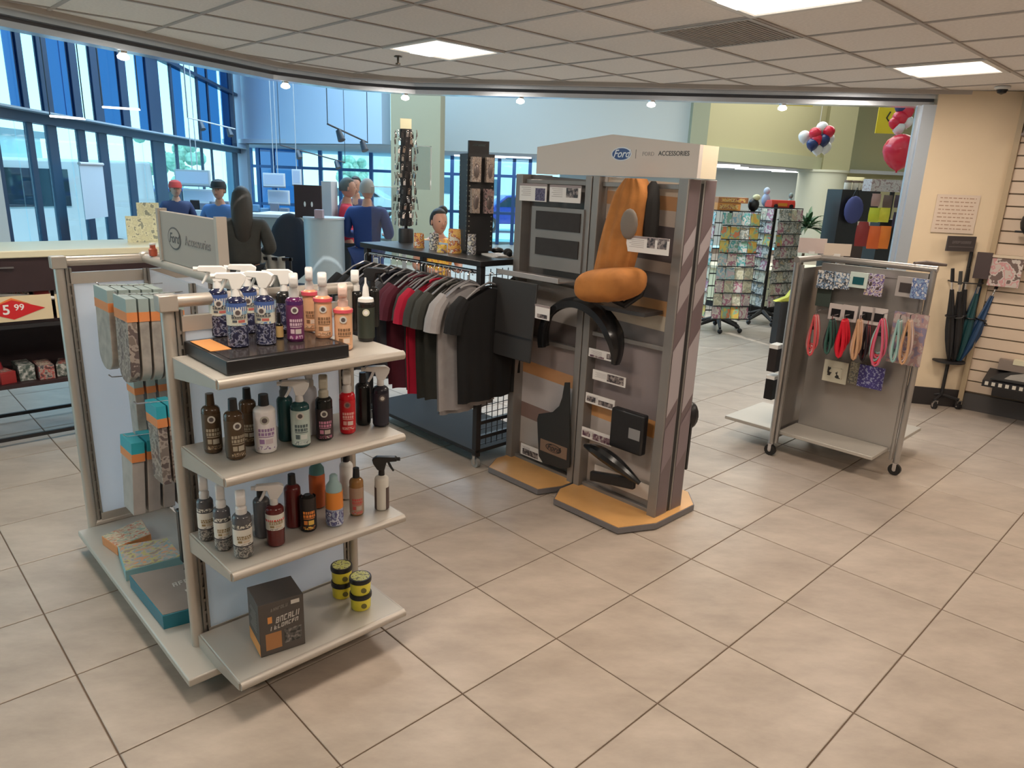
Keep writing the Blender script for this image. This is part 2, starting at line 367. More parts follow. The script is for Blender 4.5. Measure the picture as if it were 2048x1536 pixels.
# header over the open shop front --------------------------------
def offset_poly(pts,d):
    out=[]
    for i,p in enumerate(pts):
        a=Vector(pts[max(0,i-1)]+(0,)); b=Vector(pts[min(len(pts)-1,i+1)]+(0,)); t=(b-a).normalized(); n=Vector((-t.y,t.x,0)); out.append((p[0]+n.x*d,p[1]+n.y*d))
    return out
def band(name,z0,z1,d0,d1,m):
    a=offset_poly(EDGE,d0); b=offset_poly(EDGE,d1); mb=MB()
    for i in range(len(EDGE)-1): mb.prism([a[i],a[i+1],b[i+1],b[i]],z0,z1)
    return struct(mb.build(name,m,smooth=0))
HM=mat('brushed_header_metal',(.62,.68,.76),.22,.8,.06,2.)
HD=mat('dark_header_metal',(.13,.13,.14),.5,.3)  # dark metal band between the two pale header bands
band('trim_1',2.622,2.72,-.005,.10,mat('beige_header_paint',(.50,.45,.41),.6))
band('trim_2',2.59,2.622,.05,.19,HM)
band('trim_3',2.568,2.59,.12,.2,HD)
band('trim_4',2.532,2.568,.10,.22,HM)
band('trim_5',2.65,6.05,.20,.34,mat('showroom_paint',(.62,.66,.56),.7))
def snap(u):      # point under the header, along its run
    a=offset_poly(EDGE,.16); best=None
    for i in range(len(a)-1):
        for k in range(101):
            q=Vector(a[i]).lerp(Vector(a[i+1]),k/100)
            if q.y<2: continue
            d=abs(pr((q.x,q.y,2.5))[0]-u)
            if best is None or d<best[0]: best=(d,q)
    return Vector((best[1].x,best[1].y,0))
LAMP=mat('lit_bulb',(1.,.96,.88),.4,emit=6.)
SPL=['small lit spot lamp under the shop header, before the tall left windows','small lit spot lamp under the shop header, over the grey-haired viewer side wall','small lit spot lamp at the header bend','small lit spot lamp under the header, first right of the bend','small lit spot lamp under the header, above the sign tower','small lit spot lamp under the header, nearest the beige wall']
for k,(u,v) in enumerate(((237,82),(570,138),(810,178),(1045,186),(1302,192),(1568,192))):
    p=snap(u)
    o=thing('spot_lamp',SPL[k],'lamp',(p.x,p.y,2.532),0,'spot lamps along the header')
    MB().lathe([(.028,-.012),(.03,0)]).build('collar',CHROME,o); MB().lathe([(.014,-.055),(.036,-.045),(.038,-.03),(.022,-.012)]).build('bulb',LAMP,o)
SPRK=fl(796,128,2.6)
o=tag(MB().lathe([(.018,0),(.018,.01),(.008,.012),(.008,.05),(.03,.052),(.03,.056)]).build('sprinkler',mat('dark_brass',(.08,.06,.04),.4),None,(SPRK.x*1.0,SPRK.y,CEIL-.055)),'small dark fire sprinkler head hanging from the ceiling','sprinkler')
# right hand: jamb, beige wall, slat wall --------------------------
J=Vector((3.40,6.30,0)); C=Vector((4.03,6.16,0)); ld=(C-J).normalized(); ln=Vector((-ld.y,ld.x,0))
WALLM=mat('beige_wall_paint',(.76,.62,.44),.75,0.,.03,3.)
def wallseg(a,b,t,z0,z1,mb,side=1):
    d=(b-a).normalized(); n=Vector((-d.y,d.x,0))*t*side
    mb.prism([(a.x,a.y),(b.x,b.y),(b.x+n.x,b.y+n.y),(a.x+n.x,a.y+n.y)],z0,z1); return mb
struct(wallseg(J,C,.25,.0,CEIL,MB()).build('wall_corner',WALLM,smooth=0))
struct(wallseg(J-ln*.012,C-ln*.012,.012,0,.16,MB()).build('baseboard_corner',mat('black_kick_board',(.03,.025,.025),.5),smooth=0))
JM=mat('pale_blue_jamb_metal',(.55,.62,.70),.3,.5)
jb=struct(MB().box((-.10,0,0),(0,.22,2.54)).box((-.13,.05,0),(-.10,.09,2.54)).build('trim_6',JM,None,(J.x,J.y,0),math.atan2(ld.y,ld.x)))
# fine-print notice on beige wall
na=onv(1875,388,J-ln*.004,ln); nb=onv(1945,468,J-ln*.004,ln)
wn=(nb-na); W_=math.hypot(wn.x,wn.y)
o=thing('wall_notice','cream fine-print notice on the beige wall above the umbrellas','notice',((na.x+nb.x)/2-ln.x*.006,(na.y+nb.y)/2-ln.y*.006,(na.z+nb.z)/2),math.atan2(ld.y,ld.x))
hh=abs(na.z-nb.z)/2
MB().box((-W_/2,-.002,-hh),(W_/2,.002,hh)).build('sheet',mat('cream_notice',(.68,.56,.46),.5),o)
tx=MB(); random.seed(3)
for r_ in range(9):
    z=hh*.82-r_*hh*.2; x=-W_*.42
    while x<W_*.4:
        l=random.uniform(.012,.04); tx.box((x,-.003,z-.004),(min(x+l,W_*.42),-.0022,z+.004)); x+=l+.01
tx.build('fine_print',mat('brown_print',(.42,.28,.20),.6),o)
# slat wall
S2=C+Vector((math.cos(math.radians(-40)),math.sin(math.radians(-40)),0))*5.2
sd=(S2-C).normalized(); sn=Vector((-sd.y,sd.x,0))
wr=struct(wallseg(C+sn*.0,S2,.2,0,CEIL,MB()).build('wall_right',mat('slat_groove',(.22,.17,.12),.7),smooth=0))
SLM=mat('beige_slat_board',(.66,.53,.41),.55,0.,.03,4.)
pit=.1
sm=MB().box((0,-.016,.006),(5.2,0,pit-.006)).mesh('slat',SLM,0)
for k in range(22):
    s=bpy.data.objects.new('slat',sm); COL.objects.link(s); s.parent=wr; s.location=(C.x,C.y,.16+k*pit); s.rotation_euler=(0,0,math.atan2(sd.y,sd.x))
struct(MB().box((0,-.03,0),(5.2,0,.15)).build('baseboard_right',mat('dark_grey_kick',(.075,.07,.07),.6),None,(C.x,C.y,0),math.atan2(sd.y,sd.x)))
struct(MB().box((-.02,-.05,0),(.02,.02,CEIL)).build('trim_7',mat('brown_corner_trim',(.42,.32,.20),.5),None,(C.x,C.y,0),math.atan2(sd.y,sd.x)))
o=tag(MB().box((.05,-.22,2.32),(1.5,-.002,2.62)).box((.04,-.24,2.30),(1.52,-.0,2.32)).build('wall_cabinet',mat('taupe_cabinet',(.19,.15,.14),.5),None,(C.x,C.y,0),math.atan2(sd.y,sd.x)),'dark taupe cabinet strip high on the slat wall','cabinet')
# security camera
p=fl(2008,190,2.6)
o=thing('security_camera','small dome security camera on the ceiling at the beige wall','camera',(p.x-.06,p.y-.06,CEIL))
MB().lathe([(.04,-.02),(.055,-.015),(.055,0)]).build('base',WHITEP,o); MB().lathe([(.005,-.055),(.03,-.045),(.04,-.02)]).build('dome',BLACKP,o)
# shop walls behind the viewer
WB=mat('shop_wall_paint',(.60,.52,.43),.7)
struct(MB().box((-4.97,-3.3,0),(7.5,-3.2,CEIL+.1)).build('wall_back',WB)); struct(MB().box((7.5,-3.3,0),(7.6,3.2,CEIL+.1)).build('wall_east',WB))
struct(MB().box((-5.07,-3.3,0),(-4.97,0.4,CEIL+.1)).build('wall_west',WB))
# ================================================================ SHOWROOM SHELL
ZB=2.45
hz=ray(807,355.3); wd2=Vector((hz.x,hz.y,0)).normalized()
K=at(478,290,18.5); P1=at(764,290,15.6); P2=at(880,303,17.9); P3=at(1406,323,17.2); P4=at(1694,350,22.); P5=at(2100,372,24.)
SW=mat('showroom_wall_paint',(.50,.53,.52),.7); SG=mat('mixed_light_green_wall',(.45,.43,.27),.7)  # greenish cast of the mixed light is put into the right walls' colour
def wseg(name,a,b,z0,z1,m,t=.25):
    a=Vector((a.x,a.y,0)); b=Vector((b.x,b.y,0)); return struct(wallseg(a,b,t,z0,z1,MB()).build(name,m,smooth=0))
wseg('wall_bulkhead_left',K,P1,ZB,6.,mat('daylight_tinted_wall',(.58,.66,.78),.7)); wseg('wall_bulkhead_middle',P2,P3,ZB,6.,SW)  # left bulkhead: blue tint of the daylight is put into the wall colour
wseg('wall_bulkhead_green',P3,P4,ZB+.32,6.,SG); wseg('trim_8',P3-Vector((0,.15,0)),P4-Vector((0,.15,0)),ZB,ZB+.32,mat('pale_green_beam',(.42,.44,.31),.6),.4)
wseg('wall_far_right',P4+Vector((.0,.6,0)),P5,0,6.,SG)
YEL=mat('olive_paint',(.36,.33,.22),.7)  # the left pillar's own yellowish-grey paint
def pillar(name,u0,u1,v,Y,z0,z1,m,dep=.8):
    a=at(u0,v,Y); b=at(u1,v,Y); return struct(MB().box((a.x,Y,z0),(b.x,Y+dep,z1)).build(name,m,smooth=0))
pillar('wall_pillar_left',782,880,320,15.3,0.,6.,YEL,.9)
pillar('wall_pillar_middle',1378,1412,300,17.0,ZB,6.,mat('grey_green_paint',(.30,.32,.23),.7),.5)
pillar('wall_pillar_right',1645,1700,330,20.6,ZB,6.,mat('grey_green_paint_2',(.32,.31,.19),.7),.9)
# floor area under the bulkhead: low ceiling with light strips, back wall with windows
BACKY=24.5
lc=struct(MB().prism([(K.x-.5,K.y+.2),(P1.x,P1.y+.2),(P2.x,P2.y+.25),(P3.x,P3.y+.25),(P4.x,P4.y+.25),(P5.x,P5.y),(12,25),(-9,25)],ZB+.0,ZB+.1).build('ceiling_low',mat('low_ceiling_white',(.60,.64,.72),.7),smooth=0))
STRIP=mat('lit_strip',(1,1,1),.5,emit=3.)
for k,(u,v,Y) in enumerate(((1425,322,19.5),(1445,331,21.),(1520,338,22.),(1590,352,23.),(1010,325,20.),(960,318,20.5))):
    p=at(u,v,Y); tag(MB().box((-.7,-.12,0),(.7,.12,.035)).build('strip_light',STRIP,None,(p.x,Y,ZB-.035)),'white strip light on the low ceiling, '+('nearest above the front card spinner','second above the front card spinner','above the rear card spinner','farthest right by the round column','behind the pegboard spinner, right one','behind the pegboard spinner, left one')[k],'light','strip lights under the low showroom ceiling')
area('low_area_lamp',(0,21,ZB-.1),8,2,140,COOL); area('low_area_lamp',(8,22,ZB-.1),5,2,120,NEUT)
struct(MB().box((1.3,BACKY,0),(14,BACKY+.2,ZB+.1)).build('wall_far_back',mat('pale_back_wall',(.60,.66,.66),.7)))
SHOWP=[(-4.9,1.),(-6.2,4.),(K.x-wd2.x*14,K.y-wd2.y*14),(K.x,K.y),(K.x-.5,21.5),(8,21.6),(12,24.5),(16,24.5),(16,6.5),(4.2,6.5),(-1.,7.05),(-1.6,6.9),(-2.2,6.2)]
struct(MB().prism(SHOWP,6.,6.15).build('ceiling_showroom',SW)); struct(MB().box((16,-4,0),(16.2,30,6.)).build('wall_showroom_right',SG))
struct(MB().box((4.2,6.5,2.75),(16,6.7,6.1)).build('wall_showroom_front',SW))
struct(MB().box((4.2,6.5,0),(16,6.7,2.75)).build('wall_shop_side',SW))
# back windows (left of the pillar) beyond the desks
BW=mat('blue_window_metal',(.05,.12,.30),.4,.4)
wb=struct(thing('window_1','x','x',(0,0,0))); 
for kk in ('label','category'): del wb[kk]
def bar(mb,u0,v0,u1,v1,Y,th,dep=.08):
    a=at(u0,v0,Y); b=at(u1,v1,Y); mb.cyl((a.x,Y,a.z),(b.x,Y,b.z),th,n=4); return mb
YW=21.5
for u in (500,515,545,600,640,680,742,800,860,905,960,1000,1030,1062):
    a=at(u,300,YW); MB().box((a.x-.05,YW-.06,0),(a.x+.05,YW+.06,ZB+.05)).build('mullion',BW,wb)
for z in (.9,1.95,):
    a=at(478,300,YW); b=at(1075,300,YW); MB().box((a.x,YW-.05,z-.04),(b.x,YW+.05,z+.04)).build('transom',BW,wb)
us=[478,500,515,545,600,640,680,742,800,860,905,960,1000,1030,1062]
for k in range(len(us)-1):
    a=at(us[k],300,YW); b=at(us[k+1],300,YW)
    MB().box((a.x+.05,YW-.008,0),(b.x-.05,YW+.008,ZB)).build('pane',GLASSB if k in(2,3) else GLASS,wb)
# tall window wall at left
hz=ray(807,355.3); wd=Vector((hz.x,hz.y,0)).normalized(); wn_=Vector((wd.y,-wd.x,0))   # wd runs away from the viewer
K0=Vector((K.x,K.y,0))
WIN=struct(thing('window_2','x','x')); 
for kk in ('label','category'): del WIN[kk]
MU=mat('dark_blue_mullion',(.03,.055,.11),.4,.3); MU2=mat('blue_fin',(.04,.14,.38),.4,.2)
def wpt(u,v=200): return onv(u,v,K0,wn_)
rz=math.atan2(wd.y,wd.x)
ZT=2.27
STR=[(-60,-40,'c'),(-40,-20,'M'),(-20,17,'c'),(17,38,'b'),(38,51,'M'),(51,78,'c'),(78,100,'M'),(100,126,'b'),(126,140,'b'),(140,157,'M'),(157,181,'c'),(181,201,'M'),(201,236,'b'),(236,253,'M'),(253,273,'c'),(273,290,'b'),(290,318,'M'),(318,339,'c'),(339,344,'m'),(344,362,'b'),(362,391,'c'),(391,395,'m'),(395,412,'b'),(412,415,'m'),(415,434,'b'),(434,440,'c'),(440,455,'b'),(455,466,'m')]
for u0,u1,kd in STR:
    a=wpt(u0,170); b=wpt(u1,170); a=Vector((a.x,a.y,0)); b=Vector((b.x,b.y,0)); L=(b-a).length
    if kd in 'Mm':
        d_=.02 if kd=='M' else .015
        MB().box((L*.08,-d_,0),(L*.92,d_,6.)).build('mullion',MU,WIN,a,rz)
    if 1:
        MB().box((0,-.006,ZT),(L,.006,6.)).build('pane',GLASS if kd=='c' else GLASSB,WIN,a,rz); MB().box((0,-.006,.12),(L,.006,ZT)).build('pane',GLASS,WIN,a,rz)
a=wpt(-80,170); b=wpt(470,170); L=(Vector((b.x,b.y))-Vector((a.x,a.y))).length
for z,t in ((ZT,.06),(3.55,.03),(.12,.12)): MB().box((0,-.07,z-t),(L,.07,z+t)).build('transom',MU,WIN,(a.x,a.y,0),rz)
MB().box((-.3,-.22,ZT+.04),(L,-.07,ZT+.06)).build('light_shelf',mat('pale_shelf',(.4,.5,.6),.4),WIN,(a.x,a.y,0),rz)
pc=wpt(470,170); struct(MB().box((-.12,-.2,0),(.25,.3,6.)).build('wall_window_corner',mat('blue_grey_paint',(.35,.42,.55),.6),None,(pc.x,pc.y,0),rz))
pc=wpt(-60,170); q=pc-wd*4.
struct(MB().box((0,-.15,0),(4.,.15,6.)).build('wall_showroom_left',SW,None,(q.x,q.y,0),rz))
# outside: paved lot, low hedge band, parked vehicles
struct(MB().box((-80,-20,-.5),(80,120,-.25)).build('ground',mat('sunlit_pale_paving',(.72,.74,.75),.8),smooth=0))
# ================================================================ NEAR GONDOLA
GO=Vector((-.863,1.997,0))
def GW(x,y,z=0.): return GO+E1*x+E2*y+Vector((0,0,z))
def gl(P): d=P-GO; return d.dot(E1),d.dot(E2),P.z
SHZ=[.16,.57,.895,1.205]
gon=thing('display_gondola','brushed metal wheeled display stand with four bottle shelves nearest the viewer','display stand',GO,ANG)
def post(mb,x,y,z0,z1,r=.021): mb.cyl((x,y,z0),(x,y,z1),r,n=12)
def std(mb,x,y,z0,z1):             # slotted upright
    mb.box((x-.012,y-.009,z0),(x-.004,y+.009,z1)); mb.box((x+.004,y-.009,z0),(x+.012,y+.009,z1)); mb.box((x-.012,y+.004,z0),(x+.012,y+.009,z1))
    z=z0+.05
    while z<z1-.03: mb.box((x-.004,y-.004,z),(x+.004,y+.004,z+.012)); z+=.05
YA,YB=.37,1.62; XW=.33; ZP=1.38
for (x,y) in ((0,YA),(.66,YA),(-.03,YB),(.66,YB)):
    m=MB(); post(m,x,y,.06,ZP); m.build('post',STEEL,gon)
    m=MB(); s_=.035 if x<.3 else -.035; std(m,x+s_,y,.12,ZP-.03); m.build('slotted_upright',STEELD,gon)
for y,x0 in ((YA,0),(YB,-.03)):
    m=MB(); m.cyl((x0-.02,y,ZP),(.68,y,ZP),.022,n=12); m.box((x0-.03,y-.026,ZP-.03),(x0+.03,y+.026,ZP+.024)); m.build('top_rail',STEEL,gon,bevel=.004)
    m=MB(); m.cyl((x0,y,.11),(.66,y,.11),.018,n=10); m.build('bottom_rail',STEEL,gon)
    m=MB(); m.box((x0+.05,y-.008,.13),(.61,y+.008,ZP-.07)); m.build('end_panel',PANEL,gon)
    for q in (((x0+.04,-.012,ZP-.1),(.62,.012,ZP-.05)),((x0+.04,-.012,.12),(.62,.012,.16))): MB().box((q[0][0],y+q[0][1],q[0][2]),(q[1][0],y+q[1][1],q[1][2])).build('panel_frame',STEEL,gon)
m=MB(); m.cyl((XW,YA,ZP),(XW,YB,ZP),.022,n=12); m.ell((XW,YB,ZP+.005),(.034,.034,.028)); m.build('top_rail',STEEL,gon)
m=MB(); m.box((XW-.008,YA+.03,.12),(XW+.008,YB-.03,ZP-.05)); m.build('web_panel',PANEL,gon)
for y in (YA+.05,YB-.06,(YA+YB)/2):
    m=MB(); std(m,XW-.02,y,.12,ZP-.04); m.build('slotted_upright',STEELD,gon)
def deck(name,pts,z0,z1,par,m=STEEL,bev=.005): return MB().prism(pts,z0,z1).build(name,m,par,bevel=bev)
DECKM=mat('matt_metal_deck',(.50,.47,.42),.45,.25,.04,3.)
deck('base_deck',[(-.1,.19),(XW-.01,.19),(XW-.01,1.6),(-.1,1.6)],.075,.105,gon,DECKM); deck('base_deck',[(XW+.01,.42),(.74,.42),(.74,1.6),(XW+.01,1.6)],.075,.105,gon,DECKM)
CARPET=mat('shelf_top_print',(.30,.285,.26),.6,0,.06,6.)
for z in SHZ:
    m=MB(); m.box((.0,.0,z-.03),(.66,.35,z-.002)); sh=m.build('shelf',DECKM,gon,bevel=.004)
    m=MB(); m.cyl((0.0,.0,z-.016),(.66,.0,z-.016),.016,n=12); m.build('nosing',STEEL,sh)
    for x in (-.004,.656):
        m=MB(); m.xprism([(.0,z-.03),(.35,z-.075),(.35,z-.004),(.0,z-.004)],x,x+.008); m.build('bracket',STEEL,sh)
def caster(par,x,y,h=.075,r=.03,wm=BLACKP):
    m=MB(); m.cyl((x-.012,y,r),(x+.012,y,r),r,n=16); c=m.build('caster',wm,par)
    m=MB(); m.box((x-.02,y-.012,r),(x-.014,y+.012,h)); m.box((x+.014,y-.012,r),(x+.02,y+.012,h)); m.box((x-.02,y-.018,h-.004),(x+.02,y+.018,h)); m.cyl((x-.018,y,r),(x+.018,y,r),.012,n=8); m.build('fork',CHROME,c)
for x,y in ((.12,.30),(.6,.42),(.0,1.55),(.6,1.55)): caster(gon,x,y)
# topper sign on the web
n0=onv(322,420,GW(XW,0),E1); n1=onv(440,440,GW(XW,0),E1); n2=onv(440,535,GW(XW,0),E1); n3=onv(330,522,GW(XW,0),E1)
ya,yb=gl(n0)[1],gl(n1)[1]
SIGNM=mat('taupe_sign_board',(.36,.32,.28),.5)
sg=thing('topper_sign','taupe board with oval badge on top of the near gondola spine','sign',GO,ANG)
zs0,zs1=ZP+.02,(n0.z+n1.z)/2
m=MB(); m.box((XW-.012,yb,zs0),(XW+.012,ya,zs1)); m.build('board',SIGNM,sg,bevel=.002)
for y_ in (ya,yb): MB().box((XW-.02,y_-.012,ZP+.02),(XW+.02,y_+.012,zs1+.01)).build('end_post',STEEL,sg)
L_=ya-yb; cz=(zs0+zs1)/2
def oval(par,M,a,b,rim,fill,txt=True,tcol=None):
    pts=[(math.cos(2*PI*k/40)*a,math.sin(2*PI*k/40)*b) for k in range(40)]
    m=MB(); m.M=M; m.prism(pts,.0,.0012); o1=m.build('badge_rim',rim,par)
    m=MB(); m.M=M; m.prism([(x*.9,y*.86) for x,y in pts],.0012,.0018); m.build('badge_field',fill,o1)
    if txt: text_obj('Ford',a*.82,tcol or rim,o1,M@Matrix.Translation((0,-.0*b,.002)),'badge_script',shear=.35,bold=.012)
DARKI=mat('charcoal_print',(.08,.075,.075),.5); GREYI=mat('grey_print',(.20,.18,.17),.5)
oval(sg,face_negx(XW-.0125,ya-L_*.27,cz),L_*.115,L_*.075,DARKI,SIGNM,True,DARKI)
text_obj('Accessories',L_*.088,GREYI,sg,face_negx(XW-.0128,ya-L_*.67,cz-.0),'lettering')
# little red item on the rail
p=GW(XW,1.5,ZP+.022)
rd=mat('orange_red_cap',(.50,.10,.05),.5,0,.2,60)
o=thing('tin','small orange-red tin standing on the near gondola spine behind the topper sign','tin',p)
# ---------------------------------------------------------------- bottles
def col(name,c,rough=.25,**k): return mat(name,c,rough,**k)
def bottle(name,label,u,v,z,r,h,body,lab,capk,capm=WHITEP,turn=0.,ck=(.10,.72),neck=.5,liquid=None,text=None,textm=None,group=None,sh='round',front=True,seal=None,cat='bottle',pos=None):
    """upright bottle: body h high incl. shoulder, label band ck (fractions), cap kind trigger/flip/spray/none"""
    p=pos if pos is not None else fl(u,v,z)
    if front and pos is None:            # the photo position is the near foot of the bottle: step back by its radius
        d=Vector((p.x,p.y,0)).normalized()*r; p=p+d
    face=math.atan2(p.y,p.x)-PI/2
    o=thing(name,label,cat,p,face+turn,group)
    m=MB(); m.lathe([(r*.86,0),(r*.98,.004),(r,.01),(r,h*.87),(r*.96,h*.905),(r*.80,h*.945),(r*.46,h*.975),(r*.42,h)],n=28); m.build('body',body,o)
    if lab:
        m=MB(); a0=h*ck[0]; a1=h*ck[1]; n=24; rr=r+.0007; vs=[];fs=[]
        for k in range(n+1):
            a=-PI/2-PI*.78+2*PI*.78*k/n
            vs+=[(rr*math.cos(a),rr*math.sin(a),a0),(rr*math.cos(a),rr*math.sin(a),a1)]
        for k in range(n): fs.append((2*k,2*k+2,2*k+3,2*k+1))
        art_=ART.get(lab.name); m.add(vs,fs); lo=m.build('label_band',art_[0] if art_ else lab,o)
        if art_:
            rg=random.Random(int(u*7+v)); 
            def cp(x0,x1,z0,z1,mm,nm):
                q=MB(); V=[];Fq=[]; nn=max(2,int((x1-x0)/r/.25)+1)
                for k in range(nn+1):
                    a=-PI/2+(x0+(x1-x0)*k/nn)/r; V+=[((r+.0013)*math.cos(a),(r+.0013)*math.sin(a),z0),((r+.0013)*math.cos(a),(r+.0013)*math.sin(a),z1)]
                for k in range(nn): Fq.append((2*k,2*k+2,2*k+3,2*k+1))
                q.add(V,Fq); return q.build(nm,mm,lo)
            H=a1-a0; off=r*.1
            q=MB()
            for row,(fz,hh_) in enumerate(((.56,.085),(.45,.085))):
                x=-r*.72+off
                while x<r*.72+off:
                    l=r*rg.uniform(.12,.3); V=[];A0=-PI/2+x/r;A1=-PI/2+min(x+l,r*.8+off)/r
                    for A in (A0,(A0+A1)/2,A1): V+=[((r+.0014)*math.cos(A),(r+.0014)*math.sin(A),a0+H*fz-H*hh_/2),((r+.0014)*math.cos(A),(r+.0014)*math.sin(A),a0+H*fz+H*hh_/2)]
                    q.add(V,[(0,2,3,1),(2,4,5,3)]); x+=l+r*.07
            q.build('title_print',art_[1],lo)
            cp(-r*.7+off,r*.7+off,a0+H*.36,a0+H*.385,art_[1],'rule_print')
            cp(-r*.65+off,-r*.2+off,a0+H*.18,a0+H*.31,art_[1],'corner_print'); cp(-r*.1+off,r*.6+off,a0+H*.17,a0+H*.31,art_[2],'panel_print')
            cp(-r*.8+off,r*.8+off,a0+H*.02,a0+H*.12,lab,'foot_print')
        if seal:
            s=MB(); s.cyl((0,-r-.0004,a1-r*.55),(0,-r-.0022,a1-r*.55),r*.42,n=20); so=s.build('round_seal',seal[0],lo)
            s=MB(); s.cyl((0,-r-.002,a1-r*.55),(0,-r-.0028,a1-r*.55),r*.25,n=16); s.build('seal_centre',seal[1],lo)
        if text:
            for t_,fz,sz in text: text_obj(t_,r*sz,textm or DARKI,lo,Matrix.Translation((0,0,a0+(a1-a0)*fz)),'lettering',bendr=r+.0012,bold=.01)
    if capk=='trigger':
        m=MB(); m.cyl((0,0,h-.002),(0,0,h+.022),r*.46,r*.40,n=14); m.build('collar',capm,o)
        m=MB(); m.yprism([(-.012,h+.02),(.014,h+.02),(.030,h+.045),(.034,h+.062),(.018,h+.072),(-.052,h+.072),(-.058,h+.066),(-.058,h+.056),(-.020,h+.052)],-.012,.012); hd=m.build('sprayer_head',capm,o,bevel=.002)
        m=MB(); m.tube([(-.024,0,h+.054),(-.030,0,h+.040),(-.036,0,h+.028),(-.045,0,h+.014)],[.005,.0055,.005,.004],6); m.build('trigger',capm,hd)
        m=MB(); m.cyl((-.057,0,h+.062),(-.070,0,h+.062),.0075,n=8); m.build('nozzle',capm,hd)
    elif capk=='flip':
        m=MB(); m.cyl((0,0,h-.002),(0,0,h+.035),r*.5,r*.44,n=16); m.build('flip_cap',capm,o)
    elif capk=='hood':       # sprayer under a cloudy tall hood
        m=MB(); m.lathe([(r*.60,h-.006),(r*.60,h+.014),(r*.50,h+.018),(r*.46,h+.03)],n=18); hc_=m.build('collar',capm,o); m=MB(); m.xprism([(-.030,h+.036),(-.022,h+.026),(.018,h+.026),(.026,h+.045),(.024,h+.064),(.008,h+.074),(-.014,h+.074),(-.030,h+.062)],-r*.52,r*.52); m.build('sprayer_hood',capm,hc_,bevel=.006)
    elif capk=='cone':
        m=MB(); m.lathe([(r*.95,h-.012),(r*.9,h),(r*.42,h+.006),(r*.32,h+.04),(r*.12,h+.055),(r*.10,h+.075)],n=16); m.build('pump_nozzle',capm,o)
    elif capk=='can':
        m=MB(); m.lathe([(r*.95,h-.01),(r*.9,h+.012),(r*.5,h+.03),(r*.46,h+.05),(r*.3,h+.055)],n=18); m.build('dome_cap',capm,o)
    return o
Z1=1.25
NAVYB=col('deep_navy_liquid',(.012,.015,.05),.15); 
LBLUE=blotch('blue_cream_label',((.10,.20,.45),(.55,.62,.55),(.75,.72,.60),(.18,.32,.50)),22,stretch=(1,1,2.2)); LDARK=blotch('dark_motif_label',((.02,.02,.05),(.03,.035,.09),(.25,.26,.34),(.02,.02,.04)),45)
LPUR=blotch('plum_label',((.20,.03,.13),(.45,.28,.42),(.60,.45,.50),(.25,.05,.18)),40); PLUM=col('plum_liquid',(.10,.015,.08),.15)
PEACH=col('peach_liquid',(.72,.36,.20),.25); LPEACH=blotch('peach_label',((.72,.40,.22),(.78,.52,.36),(.30,.18,.10),(.70,.35,.2)),55,stretch=(1,1,1.6)); PINK=col('hot_pink_band',(.72,.10,.14),.3)
SEALW=(mat('seal_white',(.62,.60,.56),.5),mat('seal_dark',(.10,.08,.08),.5))
BLK=col('black_bottle',(.012,.012,.012),.2)
def ring(o,z0,z1,r,m,name='neck_band'):
    MB().cyl((0,0,z0),(0,0,z1),r,n=24).build(name,m,o)
def P_(n,c): return mat(n,c,.45)
ART={}
for nm,b_,t_,p_ in (('plum_label',(.15,.03,.11),(.62,.45,.52),(.55,.48,.45)),('peach_label',(.74,.42,.24),(.24,.13,.07),(.78,.62,.5)),('brown_label',(.075,.045,.022),(.42,.36,.27),(.50,.46,.38)),('white_purple_label',(.76,.73,.75),(.30,.18,.36),(.60,.50,.55)),('grey_teal_label',(.46,.56,.53),(.09,.13,.14),(.66,.70,.68)),('pink_black_label',(.035,.02,.025),(.60,.24,.36),(.5,.42,.38)),('red_white_label',(.56,.012,.02),(.80,.42,.38),(.78,.6,.55)),('white_print_label',(.68,.66,.60),(.28,.20,.09),(.60,.50,.38)),('amber_print',(.42,.28,.2),(.60,.10,.09),(.50,.42,.36)),('brown_white_print',(.09,.06,.055),(.68,.64,.58),(.50,.08,.07)),('black_flame_label',(.02,.015,.015),(.80,.26,.05),(.80,.50,.1)),('blue_cream_label',(.66,.65,.55),(.09,.10,.12),(.50,.14,.12))):
    ART[nm]=(P_(nm+'_base',b_),P_(nm+'_ink',t_),P_(nm+'_panel',p_))
# tray riser
q0=fl(445,742,SHZ[3]); q1=fl(670,722,SHZ[3]); q2=fl(385,700,SHZ[3])
x0,y0,_=gl(q0); x1,y1,_=gl(q1)
tr=thing('riser_tray','black plastic riser tray on the top shelf under the spray bottles','tray',GW(0,0,SHZ[3]),ANG)
m=MB(); m.box((.04,.02,0),(.455,.36,.044)); m.build('base',BLACKP,tr,bevel=.003)
m=MB(); m.box((.06,.04,.044),(.435,.345,.0455)); m.build('top_inlay',mat('dark_glossy_inlay',(.035,.03,.028),.15),tr)
m=MB(); m.box((.05,.16,.0455),(.115,.33,.047)); m.build('orange_sticker',mat('orange_sticker',(.75,.33,.10),.5),tr)
BT='navy spray bottle with blue and cream label, white sprayer'
gp=None
def tall_label(o,r,h,lo,m):  # dark lower motif band
    mb=MB(); vs=[];fs=[];rr=r+.0009
    for k in range(21):
        a=-PI/2-PI*.6+2*PI*.6*k/20; vs+=[(rr*math.cos(a),rr*math.sin(a),h*.03),(rr*math.cos(a),rr*math.sin(a),h*lo)]
    for k in range(20): fs.append((2*k,2*k+2,2*k+3,2*k+1))
    mb.add(vs,fs).build('motif_band',m,o)
NAVYBAND=col('royal_blue_band',(.07,.13,.36),.3)
